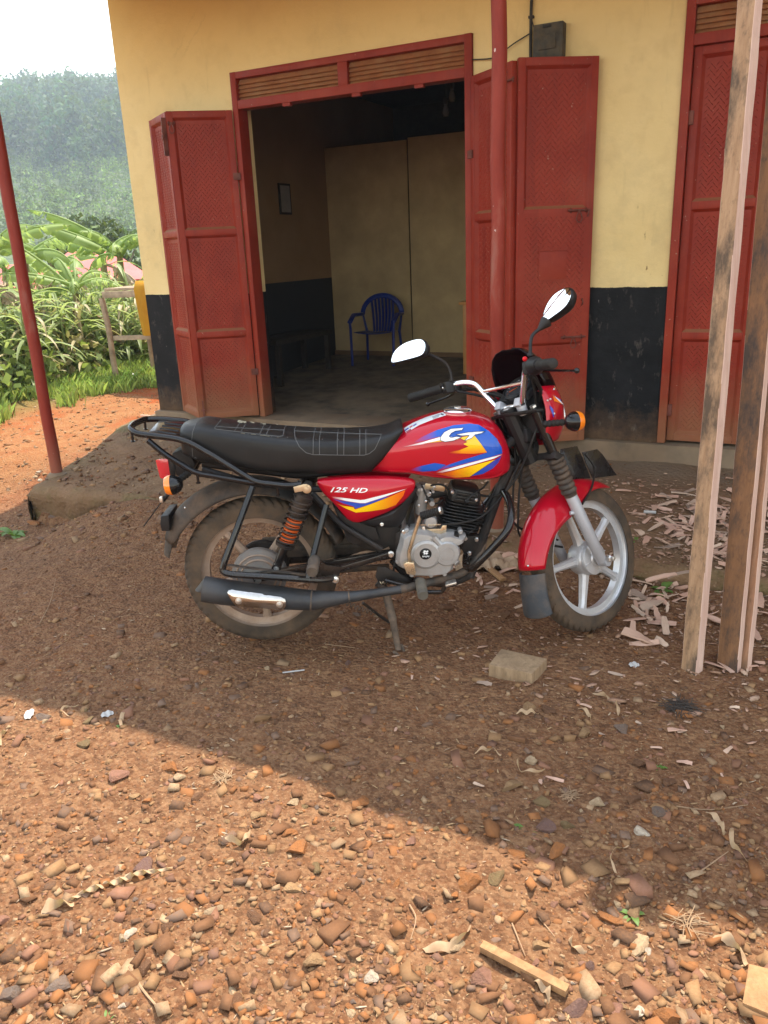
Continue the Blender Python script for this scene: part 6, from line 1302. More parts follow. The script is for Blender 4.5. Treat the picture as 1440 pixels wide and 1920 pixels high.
# ================================================================== loose things on the ground
def surf(x, y):
    z = float(gfull(x, y))
    if x > float(slab_left(y))+.04 and y > 3.5: z = max(z, float(slab_top(x, y)))
    return z
def on_ground(px, py):
    p = at_z(px, py, 0)
    for _ in range(6): p = at_z(px, py, surf(p.x, p.y))
    return p
def mpp(p): return (p-CAM_O).dot(CAM_F)/FPX      # metres covered by one photo pixel at p
# ---- stones
def stone_material():
    t = NT('river_stone'); co = t.obj(); oi = t.n('ShaderNodeObjectInfo'); R = oi.outputs['Random']
    base = oi.outputs['Color']; n1 = t.noise(co, 2.2, 5, .65); n2 = t.noise(co, 9, 5, .7)
    c = t.mix(t.range(n1, .35, .7, 0, .55), base, (.13, .06, .028)); c = t.mix(t.range(n2, .55, .75, 0, .5), c, (.34, .22, .12)); c = t.mix(t.range(n2, .4, .28, 0, .5), c, (.045, .026, .016))
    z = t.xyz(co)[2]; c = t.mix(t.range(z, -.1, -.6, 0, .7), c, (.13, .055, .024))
    t.col(c); t.set(Roughness=.85); t.b.inputs['Specular IOR Level'].default_value = .3; t.bump(t.math('ADD', n1, t.math('MULTIPLY', n2, .5)), .5, .05); return t.m
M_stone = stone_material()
def ico(sub):
    bm = bmesh.new(); bmesh.ops.create_icosphere(bm, subdivisions=sub, radius=1); v = np.array([tuple(q.co) for q in bm.verts]); f = np.array([[w_.index for w_ in q.verts] for q in bm.faces]); bm.free(); return v, f
ICO3, ICF3 = ico(3); ICO1, ICF1 = ico(1); ICO2, ICF2 = ico(2)
def rock(v, r, planes=9, flat=1.0, jit=.0):
    p = v.copy()
    for _ in range(planes):
        n_ = r.normal(size=3); n_ /= np.linalg.norm(n_); d = r.uniform(.30, .72); s = p @ n_; over = np.clip(s-d, 0, None); p -= over[:, None]*n_[None]
    return p*np.array([1, 1, flat])
CUBE = np.array([(x, y, z) for x in (-1, 1) for y in (-1, 1) for z in (-1, 1)], float); CUF = np.array([(0, 1, 3), (0, 3, 2), (4, 6, 7), (4, 7, 5), (0, 4, 5), (0, 5, 1), (2, 3, 7), (2, 7, 6), (0, 2, 6), (0, 6, 4), (1, 5, 7), (1, 7, 3)])
def block(r):
    p = CUBE*r.uniform(.5, 1.0, (8, 1))*r.uniform(.75, 1.05, (8, 3)); p[:, 0] += p[:, 2]*r.uniform(-.35, .35); p[:, 1] += p[:, 2]*r.uniform(-.35, .35); return p
stone_src = []
for k in range(12):
    r_ = np.random.default_rng(100+k); p = rock(ICO3, r_, 10+k % 5, 1.0); p *= 1+.06*np.stack([vnoise(p[:, 0]*3+k, p[:, 1]*3+p[:, 2]*2, k)]*3, -1)
    m = MB(); m.add([tuple(q) for q in p], [tuple(int(i) for i in f) for f in ICF3]); o = m.build('stone', M_stone, None, ang=14); stone_src.append(o.data); bpy.data.objects.remove(o)
SCOL = dict(tan=(.30, .18, .085), orange=(.28, .105, .03), brown=(.12, .055, .026), grey=(.135, .10, .08), pink=(.25, .12, .08), pale=(.38, .27, .16), olive=(.17, .115, .05), dark=(.055, .037, .028), purple=(.13, .072, .06), white=(.46, .38, .29))
def stone(px, py, w_, h_, col, label=None, group=None, k=None, tilt=.15, sink=.3):
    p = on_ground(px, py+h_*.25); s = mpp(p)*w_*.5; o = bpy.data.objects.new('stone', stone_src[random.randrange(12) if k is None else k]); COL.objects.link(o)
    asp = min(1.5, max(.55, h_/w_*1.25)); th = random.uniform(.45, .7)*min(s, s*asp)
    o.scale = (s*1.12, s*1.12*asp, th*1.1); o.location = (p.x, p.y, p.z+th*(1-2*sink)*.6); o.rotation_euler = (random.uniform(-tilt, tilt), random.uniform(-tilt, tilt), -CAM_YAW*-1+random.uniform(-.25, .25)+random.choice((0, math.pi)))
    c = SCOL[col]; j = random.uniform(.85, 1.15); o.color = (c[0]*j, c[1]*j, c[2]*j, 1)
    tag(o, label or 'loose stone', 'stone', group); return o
LST = [(269, 1620, 66, 32, 'purple', 'long grey brown stone above the twisted dry leaf'), (547, 1657, 60, 46, 'tan', 'smooth tan oval stone in the middle of the sunlit gravel'), (400, 1700, 38, 36, 'pale', 'pale angular stone right of the twisted dry leaf'), (592, 1627, 38, 22, 'olive', 'small olive stone above the smooth tan oval one'),
 (320, 1435, 46, 26, 'orange', 'flat orange stone just inside the sunlight at the left'), (155, 1392, 38, 22, 'olive', 'mossy flat stone near the shadow edge at far left'), (85, 1342, 46, 24, 'grey', 'dark grey rock with a white paper scrap beside it'), (590, 1792, 48, 34, 'tan', 'broad tan stone low in the picture left of centre'),
 (332, 1822, 42, 32, 'brown', 'brown block shaped stone near the bottom, above the twig'), (425, 1872, 40, 46, 'brown', 'dark brown rounded stone at the bottom edge left of centre'), (692, 1825, 34, 36, 'white', 'whitish upright stone at the bottom near the middle'), (482, 1715, 54, 30, 'brown', 'split brown stone below the smooth tan oval one'),
 (112, 1837, 52, 40, 'grey', 'grey tan slab of stone at the lower left'), (20, 1857, 46, 46, 'grey', 'grey stone in the lower left corner'), (542, 1555, 34, 26, 'orange', 'orange wedge of stone above the oval tan stone'), (557, 1585, 46, 34, 'orange', 'thin orange slab leaning in the sunlit gravel'),
 (228, 1447, 46, 36, 'pink', 'pinkish stone flush with the ground at left'), (250, 1490, 24, 20, 'tan', 'small tan cube of stone left of centre'), (370, 1490, 22, 20, 'brown', 'small brown cube of stone beside the dry grass knot'), (342, 1452, 26, 24, 'pale', 'pale chipped stone next to the flat orange one'),
 (617, 1487, 24, 20, 'orange', 'small bright orange pebble at the shadow edge'), (675, 1500, 32, 26, 'orange', 'dull orange stone just under the shadow edge, middle'), (957, 1462, 40, 50, 'tan', 'upright tan boulder in the shade right of the middle'), (1095, 1372, 38, 28, 'tan', 'rounded tan stone below the wood shavings'),
 (1170, 1358, 34, 28, 'grey', 'squarish grey stone right of the rounded tan one'), (992, 1320, 44, 22, 'tan', 'flat tan stone just below the wooden block, left one'), (1032, 1328, 44, 20, 'brown', 'flat brown stone just below the wooden block, right one'), (1187, 1492, 38, 34, 'brown', 'brown rounded stone in the shade at right'),
 (1120, 1502, 34, 26, 'pale', 'pale angular stone beside the knot of dry grass'), (1020, 1546, 54, 30, 'purple', 'purplish stone on the shadow edge beside a green leaf'), (1065, 1542, 32, 26, 'olive', 'olive stone right of the purplish one on the shadow edge'), (1197, 1555, 42, 24, 'white', 'light grey flat stone in the shade at right'),
 (1234, 1512, 32, 30, 'grey', 'grey chipped stone in the shade right of the brown one'), (887, 1640, 58, 56, 'orange', 'large orange stone right of the middle in sunlight'), (937, 1632, 34, 48, 'olive', 'leaning olive slab beside the large orange stone'), (975, 1596, 44, 38, 'orange', 'orange stone above the leaning olive slab'),
 (1045, 1584, 34, 40, 'orange', 'pointed orange stone just below the shadow edge'), (1160, 1640, 34, 56, 'tan', 'tall tan wedge with a dry curl hanging over it'), (1132, 1712, 56, 36, 'orange', 'broad orange stone left of the pale slab'), (1200, 1756, 48, 54, 'pale', 'pale olive slab standing right of the broad orange stone'),
 (1012, 1762, 28, 46, 'tan', 'egg shaped tan stone above the wooden batten'), (897, 1822, 48, 50, 'pink', 'reddish brown block of stone at the left end of the batten'), (857, 1762, 44, 32, 'pale', 'pale stone under a curled shaving'), (1077, 1886, 38, 44, 'purple', 'purple brown stone at the right end of the batten'),
 (1257, 1896, 70, 54, 'orange', 'big orange stone at the bottom edge, right'), (1190, 1894, 26, 30, 'white', 'small whitish stone left of the big orange one'), (1172, 1838, 36, 28, 'brown', 'brown stone above the small whitish one'), (1366, 1852, 38, 26, 'tan', 'tan stone left of the corner board'),
 (1202, 1676, 30, 16, 'white', 'flat white stone above the pale olive slab'), (1012, 1500, 52, 24, 'olive', 'dark olive stone half buried beside the upright boulder'), (1200, 1428, 42, 24, 'brown', 'half buried brown stone in the shade right of centre'), (1257, 1461, 28, 30, 'brown', 'brown stone in the shade at far right'),
 (68, 978, 44, 22, 'orange', 'flat orange stone wedged under the broken veranda corner'), (96, 966, 20, 11, 'grey', 'small grey stone on top of the flat orange one'), (840, 1135, 42, 22, 'brown', 'flat brown stone under the engine'), (945, 1150, 30, 18, 'brown', 'flat brown stone behind the front mud flap'),
 (672, 1150, 24, 15, 'grey', 'grey stone beside the rear tyre'), (708, 1152, 20, 14, 'pale', 'pale chip of stone beside the centre stand')]
for px, py, w_, h_, c, lab in LST: stone(px, py, w_, h_, c, lab, 'larger stones on the ground')
for px, py, w_, c in ((64, 893, 13, 'pale'), (75, 899, 11, 'white'), (85, 888, 15, 'tan'), (96, 900, 14, 'pink'), (113, 892, 10, 'pale'), (72, 884, 12, 'white'), (90, 895, 10, 'grey'), (168, 848, 9, 'white'), (130, 872, 8, 'pale'), (150, 880, 9, 'tan'), (200, 887, 8, 'grey'), (58, 900, 10, 'grey')): stone(px, py, w_, w_*.7, c, 'small pale stone piled at the foot of the left post', 'stones at the foot of the left post', sink=.2)
n = 0
cols_ = list(SCOL); pw = np.array([.26, .18, .10, .08, .1, .14, .06, .02, .04, .04]); pw /= pw.sum()
while n < 232:
    px = rng.uniform(-10, 1450); py = 1200+(1930-1200)*rng.random()**.8
    p = on_ground(px, py); sunlit = p.y < 1.6
    w_ = float(np.exp(rng.normal(2.80, .36)))*(1.0 if sunlit else .75)*(.6+.6*(py-1200)/700); c = str(rng.choice(cols_, p=pw))
    stone(px, py, min(w_, 34), min(w_, 34)*rng.uniform(.55, .95), c, 'small loose stone lying in the sunlit gravel' if sunlit else 'small loose stone lying in the shaded dirt', 'small stones in the sun' if sunlit else 'small stones in the shade', tilt=.4); n += 1
# ---- gravel: too many to count
def gravel_material():
    t = NT('gravel_bits'); a = t.n('ShaderNodeVertexColor'); a.layer_name = 'Col'; c = t.mix(t.range(t.noise(t.pos(), 160, 3), .4, .7, 0, .5), a.outputs[0], (.19, .09, .04)); t.col(c); t.set(Roughness=.9); t.b.inputs['Specular IOR Level'].default_value = .25; return t.m
M_gravel = gravel_material()
def gravel(name, label, n, xy, size, V0, F0_, pal, pr, mat=M_gravel, sink=.36):
    x, y = xy; z = gfull(x, y); ins = (x > slab_left(y)+.04) & (y > 3.5); z = np.where(ins, np.maximum(z, slab_top(x, y)), z)
    k = len(V0); var = np.stack([(rock(V0, np.random.default_rng(500+i), 5) if len(V0) != 8 else block(np.random.default_rng(500+i))) for i in range(40)]); pick = rng.integers(0, 40, n)
    P = var[pick]; a = rng.uniform(0, 6.283, n); sc = np.stack([size*rng.uniform(.8, 1.35, n), size*rng.uniform(.6, 1.0, n), size*rng.uniform(.28, .6, n)], -1)
    P = P*sc[:, None, :]; tl = rng.normal(size=n)*.35; P = np.stack([P[..., 0], P[..., 1]*np.cos(tl)[:, None]-P[..., 2]*np.sin(tl)[:, None], P[..., 1]*np.sin(tl)[:, None]+P[..., 2]*np.cos(tl)[:, None]], -1)
    ca_, sa_ = np.cos(a)[:, None], np.sin(a)[:, None]; X = P[..., 0]*ca_-P[..., 1]*sa_; Y = P[..., 0]*sa_+P[..., 1]*ca_
    W = np.stack([X+x[:, None], Y+y[:, None], P[..., 2]+(z+sc[:, 2]*(1-2*sink)*.8)[:, None]], -1)
    F = (F0_[None]+(np.arange(n)*k)[:, None, None]).reshape(-1, 3); C_ = np.array(pal)[rng.choice(len(pal), n, p=np.array(pr)/sum(pr))]*rng.uniform(.7, 1.25, (n, 1)); C_ = C_*.60+np.array([.17, .08, .037])*.40
    o = npmesh(name, W.reshape(-1, 3), F, mat, np.repeat(C_, k, 0)); tag(o, label, 'gravel', kind='stuff'); return o
def px_world(px, py): P = [at_z(a, b, 0) for a, b in zip(px, py)]; return np.array([q.x for q in P]), np.array([q.y for q in P])
pal = [SCOL[k] for k in ('tan', 'orange', 'brown', 'grey', 'pink', 'pale', 'dark', 'purple')]
n = 10500; px = rng.uniform(-120, 1560, n); py = 1150+(1960-1150)*rng.random(n)**.75; x, y = px_world(px, py)
pt = fbm(x*2.2, y*2.2, 91, 3); keep = pt+rng.random(n)*.9 > .15; x, y = x[keep], y[keep]
gravel('gravel', 'angular red brown gravel strewn over the bare dirt yard', len(x), (x, y), np.exp(rng.normal(math.log(.0040), .8, len(x))).clip(.0013, .028), CUBE, CUF, pal, [.25, .22, .17, .08, .11, .09, .04, .04], sink=.42)
n = 900; px = rng.uniform(-120, 1560, n); py = 1150+(1960-1150)*rng.random(n)**.7; x, y = px_world(px, py)
gravel('rounded_pebbles', 'few rounded pebbles half buried in the dirt yard', len(x), (x, y), np.exp(rng.normal(math.log(.0062), .45, len(x))).clip(.002, .018), ICO2, ICF2, pal, [.25, .2, .17, .1, .1, .1, .04, .04], sink=.42)
n = 7500; x = rng.uniform(-5.4, .8, n); y = rng.uniform(1.0, 4.9, n); keep = (fbm(x*1.7, y*1.7, 95, 3)+rng.random(n)*.8 > .1+.4*(y > 3.4)); x, y = x[keep], y[keep]
gravel('fine_gravel', 'fine dull grit over the shaded dirt around the motorcycle', len(x), (x, y), np.exp(rng.normal(math.log(.0062), .5, len(x))).clip(.002, .024), CUBE, CUF, pal, [.12, .12, .30, .12, .1, .06, .08, .1], sink=.40)
n = 900; x = rng.uniform(-4.7, -2.2, n); y = rng.uniform(2.9, 4.6, n)
gravel('veranda_rubble', 'broken bits of stone over the old veranda edge', n, (x, y), np.exp(rng.normal(math.log(.010), .5, n)).clip(.003, .032), CUBE, CUF, pal, [.2, .1, .2, .2, .1, .1, .05, .05], sink=.38)
n = 2600; x = rng.uniform(-7.2, -4.95, n); y = rng.uniform(3.6, 8.5, n)
gravel('lane_grit', 'pale grit and straw scattered over the orange lane', n, (x, y), np.exp(rng.normal(math.log(.011), .5, n)).clip(.004, .04), ICO1, ICF1, [(.34, .22, .12), (.28, .12, .045), (.40, .30, .2)], [.5, .3, .2])

# ---- wood chips on the veranda
def chip_material():
    t = NT('fresh_wood_chip'); oi = t.n('ShaderNodeObjectInfo'); co = t.obj(); g = t.noise(t.map(co, (4, 30, 30)), 8, 4, .6)
    c = t.ramp(oi.outputs['Random'], [(0, (.48, .275, .19)), (.4, (.56, .35, .26)), (.7, (.43, .275, .19)), (.86, (.60, .43, .31)), (1, (.20, .14, .105))]); c = t.mix(t.range(g, .4, .7, 0, .35), c, (.36, .22, .15)); t.col(c); t.set(Roughness=.8); t.bump(g, .25, .003); return t.m
M_chip = chip_material(); chip_src = []
for k in range(12):
    L_ = random.uniform(.030, .062); wd = random.uniform(.009, .019); bend = random.uniform(-.25, .5); tw = random.uniform(-.5, .5); th = random.uniform(.0012, .0035); rows = []
    for i in range(7):
        f = i/6*2-1; a = tw*f; z = bend*L_*(1-f*f)*.35; w_ = wd*(1-.25*abs(f)**2)*random.uniform(.82, 1.1); c_, s_ = math.cos(a)*w_, math.sin(a)*w_; x = L_*f
        rows.append([V(x, -c_, z-s_-th), V(x, c_, z+s_-th), V(x+random.uniform(-.003, .003), c_*.95, z+s_+th), V(x, -c_*.95, z-s_+th)])
    o = MB().loft(rows).build('wood_chip', M_chip, None, ang=30); chip_src.append(o.data); bpy.data.objects.remove(o)
def chip(px, py, s=1., lab=None, grp='wood chips on the veranda', stack=0):
    p = on_ground(px, py); o = bpy.data.objects.new('wood_chip', chip_src[random.randrange(12)]); COL.objects.link(o); o.location = (p.x, p.y, p.z+.006+stack); o.rotation_euler = (random.gauss(0, .25), random.gauss(0, .18), random.uniform(0, 6.28)); o.scale = (s, s, s)
    return tag(o, lab or 'pink wood chip in the litter on the veranda', 'wood chip', grp)
n = 0
while n < 200:
    k = random.random()
    if k < .62: px, py = random.gauss(1335, 85), random.gauss(978, 30)
    elif k < .8: px, py = random.gauss(1225, 38), random.gauss(1135, 32)
    else: px, py = random.gauss(1400, 50), random.gauss(1090, 60)
    if not (1140 < px < 1500 and 890 < py < 1235): continue
    if 1150 < px < 1185 and py > 1120: continue
    chip(px, py, random.uniform(.55, 1.2), stack=random.uniform(0, .012)); n += 1
for _ in range(14): chip(random.choice((1297, 1366, 1394))+random.gauss(0, 22), 1250+random.gauss(4, 7), random.uniform(.3, .7), 'small wood chip at the foot of the standing timbers', 'wood chips at the foot of the timbers')
for _ in range(45): chip(random.uniform(850, 980), random.gauss(1045, 45), random.uniform(.5, 1.0), 'pink wood chip scattered behind the motorcycle engine', 'wood chips behind the motorcycle')
for _ in range(26): chip(random.uniform(650, 1440), random.uniform(1180, 1480), random.uniform(.3, .6), 'small wood chip in the shaded dirt in front of the motorcycle', 'wood chips in the shaded dirt')
n = 5200; x = np.where(rng.random(n) < .6, rng.normal(-.1, .55, n), rng.uniform(-1.9, .8, n)); y = np.where(rng.random(n) < .6, rng.normal(3.85, .35, n), rng.uniform(2.3, 4.6, n)); ok = (y < 4.8) & (y > 2.0); x, y = x[ok], y[ok]
gravel('wood_flakes', 'tiny pink wood flakes littering the veranda', len(x), (x, y), np.exp(rng.normal(math.log(.0085), .5, len(x))).clip(.003, .026)*1.25, ICO1*np.array([1, .42, .22]), ICF1, [(.54, .34, .25), (.60, .43, .32), (.40, .25, .17)], [.5, .3, .2], sink=.1)
n = 1500; x = rng.uniform(-2.6, .5, n); y = rng.uniform(.7, 2.4, n)
t_ = gravel('straw_bits', 'bits of straw and bark in the gravel', n, (x, y), np.exp(rng.normal(math.log(.0075), .4, n)).clip(.003, .016), ICO1*np.array([1, .22, .25]), ICF1, [(.52, .37, .2), (.42, .24, .12), (.6, .5, .36)], [.5, .3, .2], sink=.1)

# ---- timbers standing at the right
def timber_mat(name, a, b, stain, amt):
    t = NT(name); co = t.obj(); g = t.noise(t.map(co, (18, 18, 1.2)), 3, 6, .65); n1 = t.noise(t.map(co, (1, 1, .35)), 11, 6, .72); n2 = t.noise(t.map(co, (1, 1, .5)), 45, 4, .7)
    c = t.mix(t.range(g, .35, .65), a, b); c = t.mix(t.math('MULTIPLY', t.range(n1, .45, .62), amt), c, stain); c = t.mix(t.range(n2, .55, .72, 0, amt*.6), c, tuple(q*.6 for q in stain)); t.col(c); t.set(Roughness=.85); t.bump(t.math('ADD', g, n2), .4, .004); return t.m
M_tA = timber_mat('mouldy_rough_timber', (.29, .165, .085), (.41, .25, .14), (.055, .038, .026), .85); M_tD = timber_mat('dark_stained_timber', (.17, .08, .034), (.24, .115, .05), (.045, .033, .028), .9); M_tP = timber_mat('fresh_sawn_pink', (.52, .33, .25), (.62, .43, .34), (.5, .3, .24), .35); M_tO = timber_mat('orange_sawn_timber', (.34, .16, .08), (.44, .23, .13), (.12, .08, .05), .6)
def timber(base, toppx, ytop, wA, wB, phi, mA, mB, label):
    P0 = on_ground(*base); P1 = at_y(*toppx, ytop); d = (P1-P0).normalized(); Ltot = 3.15/d.z; tc = (Vector((0, 0, 0))-P0); tc.z = 0; tc.normalize(); ang_ = math.atan2(tc.y, tc.x)-phi
    n_ = Vector((math.cos(ang_), math.sin(ang_), 0)); n_ = (n_-d*n_.dot(d)).normalized(); s = d.cross(n_).normalized(); o_ = P0-d*.03; rows = []
    for k in range(41):
        f = k/40; c = o_+d*Ltot*f; j = lambda: random.uniform(-.0012, .0012); rows.append([c+n_*(wB/2+j())+s*(wA/2+j())-P0, c+n_*(wB/2+j())-s*(wA/2+j())-P0, c-n_*(wB/2+j())-s*(wA/2+j())-P0, c-n_*(wB/2+j())+s*(wA/2+j())-P0])
    o = MB().loft(rows).build('timber', mA, None, bevel=.0015, segs=1); o.location = P0; o.data.materials.append(mB)
    for p in o.data.polygons:
        if abs(p.normal.dot(s)) > .7: p.material_index = 1
    return tag(o, label, 'timber', 'timbers leaning at the right')
timber((1297, 1255), (1407, 0), 2.92, .056, .046, rad(28), M_tA, M_tP, 'rough brown timber with a pink sawn edge, leftmost of three')
timber((1366, 1253), (1479, 0), 2.95, .074, .030, rad(24), M_tD, M_tP, 'dark stained timber standing between two others')
timber((1394, 1251), (1512, 0), 3.02, .044, .03, rad(24), M_tO, M_tP, 'narrow orange timber, rightmost of three')
# ---- wooden block, batten, corner board
M_blockw = timber_mat('grey_brown_block', (.25, .16, .085), (.33, .22, .125), (.14, .085, .045), .5); M_batten = timber_mat('pale_batten', (.27, .135, .052), (.35, .20, .09), (.18, .085, .033), .5)
def slab_on(name, quad, z, h, mat, label, cat):
    g = on_ground(*quad[0]); P_ = [at_z(a, b, g.z+z) for a, b in quad]; c = sum(P_, Vector())/4; m = MB(); m.prism([p-c for p in P_], (0, 0, -h)); o = m.build(name, mat, None, bevel=.003); o.location = c; return tag(o, label, cat)
slab_on('wooden_block', [(916, 1246), (940, 1216), (1026, 1235), (998, 1263)], .042, .055, M_blockw, 'sawn wooden block lying in front of the front wheel', 'wood block')
slab_on('corner_board', [(1392, 1880), (1404, 1806), (1478, 1824), (1470, 1912)], .02, .018, M_batten, 'pale square board at the bottom right corner', 'board')
a_, b_ = on_ground(903, 1782), on_ground(1064, 1868); m = MB(); m.beam(a_+V(0, 0, .012)-a_, b_+V(0, 0, .014)-a_, .021, .017); o = m.build('wooden_batten', M_batten, None, bevel=.002); o.location = a_; tag(o, 'pale wooden batten lying across the sunlit stones', 'batten')
a_, b_ = on_ground(888, 1052), on_ground(944, 1092); m = MB(); m.beam(a_+V(0, 0, .03)-a_, b_+V(0, 0, .012)-a_, .028, .014); o = m.build('wooden_offcut', M_batten, None, bevel=.002); o.location = a_; tag(o, 'pale wooden offcut under the crash guard', 'offcut')
# crumpled brown paper under the crash guard
c = on_ground(905, 1062); rows = []
for i in range(22):
    rows.append([V((i/21-.5)*.30, (j/17-.5)*.22, .035*abs(float(fbm(np.array(i*.33), np.array(j*.33), 9, 3)))*2.2+.025*max(0, 1-((i-10)/11)**2-((j-8)/9)**2)) for j in range(18)])
o = MB().sheet(rows).build('crumpled_paper', pbr('brown_paper', (.36, .25, .16), .85, var=.2), None, ang=25, solid=.001); o.location = c+V(0, .03, 0); o.rotation_euler.z = .5; tag(o, 'crumpled brown paper lying behind the engine', 'paper')
# ---- shavings, dry leaves, twigs, scraps
M_shav = leaf_mat('dry_shaving', (.36, .22, .12), (.48, .33, .2), .2, 30, rough=.7)
def ribbon(px0, py0, px1, py1, w_, curl, label, name='wood_shaving', turns=.6, mat=M_shav, lift=.012):
    A_, B_ = on_ground(px0, py0), on_ground(px1, py1); d = B_-A_; L_ = d.length; n_ = 18; s = Vector((-d.y, d.x, 0)).normalized(); rows = []
    for k in range(n_+1):
        f = k/n_; c = d*f+s*math.sin(f*3.14)*curl*L_+V(0, 0, .004+lift*math.sin(f*math.pi*2.2)**2); a = turns*6.28*f; ww = w_*(.35+.65*math.sin(math.pi*min(1, f*.9+.1))); rows.append([c-(s*math.cos(a)+V(0, 0, 1)*math.sin(a))*ww, c+V(0, 0, ww*.3), c+(s*math.cos(a)+V(0, 0, 1)*math.sin(a))*ww])
    o = MB().sheet(rows).build(name, mat, None, ang=80); o.location = A_; return tag(o, label, 'shaving' if name == 'wood_shaving' else 'dry leaf')
ribbon(123, 1694, 324, 1630, .011, .06, 'twisted dry leaf like a rope on the sunlit gravel', 'dry_leaf', 4.5, lift=.006)
ribbon(1113, 1302, 1160, 1345, .010, .2, 'curled pale shaving right of the wooden block', turns=1.2)
ribbon(795, 1785, 882, 1740, .012, -.2, 'long curled shaving over the pale stone', turns=.4)
ribbon(78, 1715, 140, 1700, .017, .15, 'torn pale leaf below the twisted one', 'dry_leaf', .5)
ribbon(422, 1575, 470, 1560, .012, -.5, 'folded pink shaving in the sunlit gravel left of centre', turns=.7); ribbon(890, 1415, 940, 1420, .006, .3, 'thin shaving in the shade left of the boulder', turns=.6)
ribbon(970, 1425, 1022, 1446, .007, -.5, 'looped shaving right of the boulder top', turns=.8); ribbon(1325, 1525, 1358, 1570, .008, .1, 'pink splinter in the shade at far right', turns=.2)
ribbon(1372, 1555, 1410, 1625, .008, -.15, 'dry frayed leaf at the right edge', 'dry_leaf', .4); ribbon(1155, 1640, 1178, 1590, .006, .25, 'dry curl hanging over the tall tan wedge', 'dry_leaf', .5)
ribbon(1340, 1758, 1400, 1815, .014, .2, 'brown curled bark strip above the corner board', 'dry_leaf', .5); ribbon(1070, 1760, 1100, 1790, .010, -.3, 'curled brown leaf between the egg stone and the pale slab', 'dry_leaf', .7)
ribbon(0, 1400, 14, 1372, .010, .1, 'pale torn leaf at the left edge on the shadow line', 'dry_leaf', .4); ribbon(130, 1345, 148, 1325, .004, .6, 'small curved husk near the shadow line at left', 'dry_leaf', .2); ribbon(228, 1365, 240, 1335, .007, .1, 'narrow red brown leaf on the shadow line', 'dry_leaf', .1)
ribbon(968, 1340, 1010, 1342, .007, .1, 'yellowish peel below the wooden block', 'dry_leaf', .3); ribbon(1085, 1330, 1106, 1362, .006, .2, 'brown curled leaf beside the rounded tan stone', 'dry_leaf', .3); ribbon(1000, 1840, 1030, 1885, .010, .2, 'pale bark piece by the right end of the batten', 'dry_leaf', .2)
M_twig = pbr('dry_twig', (.30, .19, .11), .9, var=.3)
def twig(pts, r, label):
    P_ = [on_ground(*q)+V(0, 0, r*1.2+random.uniform(0, .004)) for q in pts]; c = P_[0].copy(); o = MB().tube(catmull([p-c for p in P_], 4), [r, r*.5], 6).build('twig', M_twig, None); o.location = c; return tag(o, label, 'twig')
twig([(244, 1815), (262, 1850), (285, 1880), (310, 1907)], .0035, 'bent twig at the bottom left'); twig([(1268, 1514), (1330, 1520), (1402, 1512)], .002, 'thin straight twig in the shade at right'); twig([(768, 1700), (780, 1725), (770, 1765)], .002, 'thin curved twig in the sun left of the large orange stone')
twig([(75, 1170), (95, 1130), (105, 1085)], .002, 'thin stalk on the shaded dirt at far left'); twig([(1010, 1722), (1040, 1758)], .0018, 'short straw beside the egg shaped stone'); twig([(210, 1000), (262, 988)], .002, 'short straw on the dirt below the rear indicator'); twig([(960, 1735), (985, 1795)], .0018, 'straw standing between batten and egg stone')
twig([(610, 1210), (665, 1216)], .002, 'straw on the dirt right of the rear tyre'); twig([(1310, 1640), (1365, 1600)], .002, 'dry stalk at the right edge in the shade')
def tangle(px, py, R_, n_, mat, label, flat=.35, r=.0012, cat='dry grass'):
    c = on_ground(px, py); m = MB()
    for k in range(n_):
        a = random.uniform(0, 6.28); b = a+random.uniform(1.2, 3.5); q = [V(math.cos(a)*R_*random.uniform(.5, 1), math.sin(a)*R_*random.uniform(.5, 1), random.uniform(0, flat*R_)), V(random.uniform(-.4, .4)*R_, random.uniform(-.4, .4)*R_, random.uniform(.2, 1)*flat*R_), V(math.cos(b)*R_*random.uniform(.5, 1.1), math.sin(b)*R_*random.uniform(.5, 1.1), random.uniform(0, flat*R_))]; m.tube(catmull(q, 4), r, 4)
    o = m.build('dry_grass_tuft', mat, None); o.location = c; return tag(o, label, cat)
tangle(1275, 1332, .075, 46, pbr('grey_root', (.055, .042, .034), .9), 'dark tuft of dead grass roots in the shaded dirt at right'); tangle(1067, 1492, .035, 22, M_twig, 'coiled knot of dry grass beside the purplish stone', .3, .001); tangle(418, 1460, .045, 20, M_shav, 'pale knot of dry grass in the sun left of centre', .3, .001); tangle(1290, 1735, .05, 16, M_shav, 'loose straw loop right of the pale slab', .3, .001)
M_paper = pbr('white_scrap', (.42, .40, .38), .7, var=.1)
for a, b, c_, d_, lab in ((52, 1350, 62, 1332, 'white paper scrap beside the dark grey rock'), (190, 1345, 213, 1338, 'pale printed wrapper on the dirt near the shadow line'), (1180, 1250, 1198, 1248, 'white paper square left of the timbers')): ribbon(a, b, c_, d_, .014, .05, lab, 'paper_scrap', .08, M_paper, .004)['category'] = 'paper'
q0, q1 = on_ground(530, 1263), on_ground(571, 1258); o = MB().tube([V(0, 0, .004), q1-q0+V(0, 0, .004)], .0028, 8).build('plastic_straw', M_paper, None); o.location = q0; tag(o, 'thin white plastic straw on the dirt before the rear wheel', 'straw')
# black plug and white stub among the chips
q0 = on_ground(1218, 964); o = MB().tube([V(-.03, 0, .01), V(.03, .01, .01)], .0085, 10).build('cigarette_stub', M_paper, None); o.location = q0; tag(o, 'short white stub among the wood chips on the veranda', 'stub')
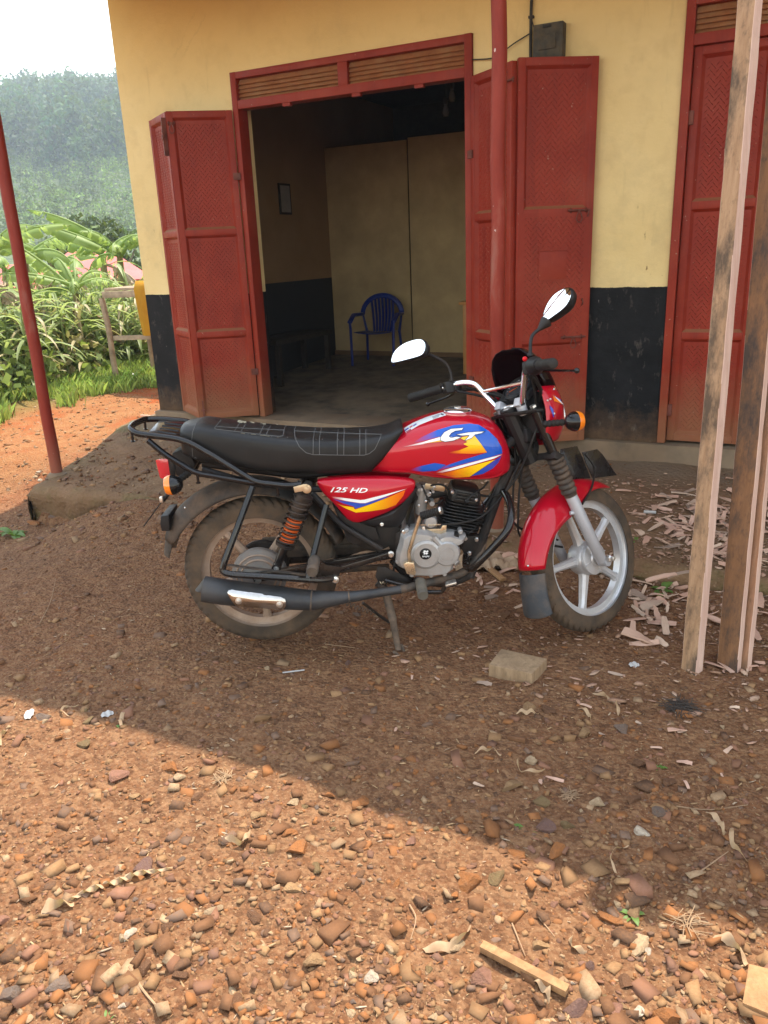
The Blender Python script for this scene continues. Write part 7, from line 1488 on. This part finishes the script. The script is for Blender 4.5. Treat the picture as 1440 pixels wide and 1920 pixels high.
# ---- weeds
M_weed = leaf_mat('weed_leaf', (.085, .17, .035), (.16, .27, .06), .4, 8)
def weed(px, py, n_, L_, label, up=.9, dy=0):
    c = on_ground(px, py)+V(0, dy, 0); c.z = surf(c.x, c.y)-.005; w = thing('weed', c, label, 'weed', 'small weeds')
    for k in range(n_):
        az = 6.28*k/n_+random.uniform(-.4, .4); el = random.uniform(.4, 1.1)*up; l_ = L_*random.uniform(.6, 1.1); p = c.copy(); sd_ = Vector((-math.sin(az), math.cos(az), 0)); rows = []
        for q in range(7):
            f = q/6; ww = l_*.20*math.sin(math.pi*f)**.8 if f > .15 else .0015; T_ = Vector((math.cos(az)*math.cos(el), math.sin(az)*math.cos(el), math.sin(el))); rows.append([p-sd_*ww+V(0, 0, ww*.3), p, p+sd_*ww+V(0, 0, ww*.3)]); p = p+T_*l_/6; el -= .22
        MB().sheet(rows).build('leaf', M_weed, w, ang=80)
    return w
weed(26, 1005, 8, .14, 'green weed at the broken corner of the veranda'); weed(1212, 1088, 6, .075, 'green weed at the slab edge right of the front wheel'); weed(1243, 1108, 7, .085, 'broad leaved green weed among the chips left of the timbers'); weed(1190, 1050, 4, .05, 'small weed touching the front tyre'); weed(985, 1552, 2, .06, 'green leaf on the shadow edge by the purplish stone', .4); weed(1236, 1440, 5, .03, 'tiny grass tuft in the shade at right'); weed(1185, 1715, 6, .04, 'tiny green sprout above the pale slab'); weed(905, 1050, 5, .05, 'mossy sprout at the slab edge behind the crash guard'); weed(226, 1365, 4, .03, 'tiny sprout on the shadow line at left'); weed(200, 1912, 5, .035, 'tiny sprout at the bottom edge, left')
# ---- firewood sticks by the wall corner
fw_ = thing('firewood_pile', (-4.3, 4.75, .15), 'small pile of split sticks at the wall corner behind the carrier', 'sticks'); c = on_ground(318, 792)
for k in range(16):
    a = c+V(random.gauss(0, .12), random.gauss(.05, .06), .015+.012*(k//4)); d = V(random.gauss(.15, .05), random.gauss(.03, .06), random.uniform(-.01, .05)); m = MB(); m.beam(a-d, a+d, random.uniform(.015, .03), .012); m.build('split_stick', M_chip, fw_, bevel=.002)
for k in range(3): m = MB(); a = c+V(.02+.03*k, .1, .02); m.beam(a, a+V(.10-.02*k, .10, .13+.02*k), .022, .01); m.build('split_stick', M_chip, fw_, bevel=.002)
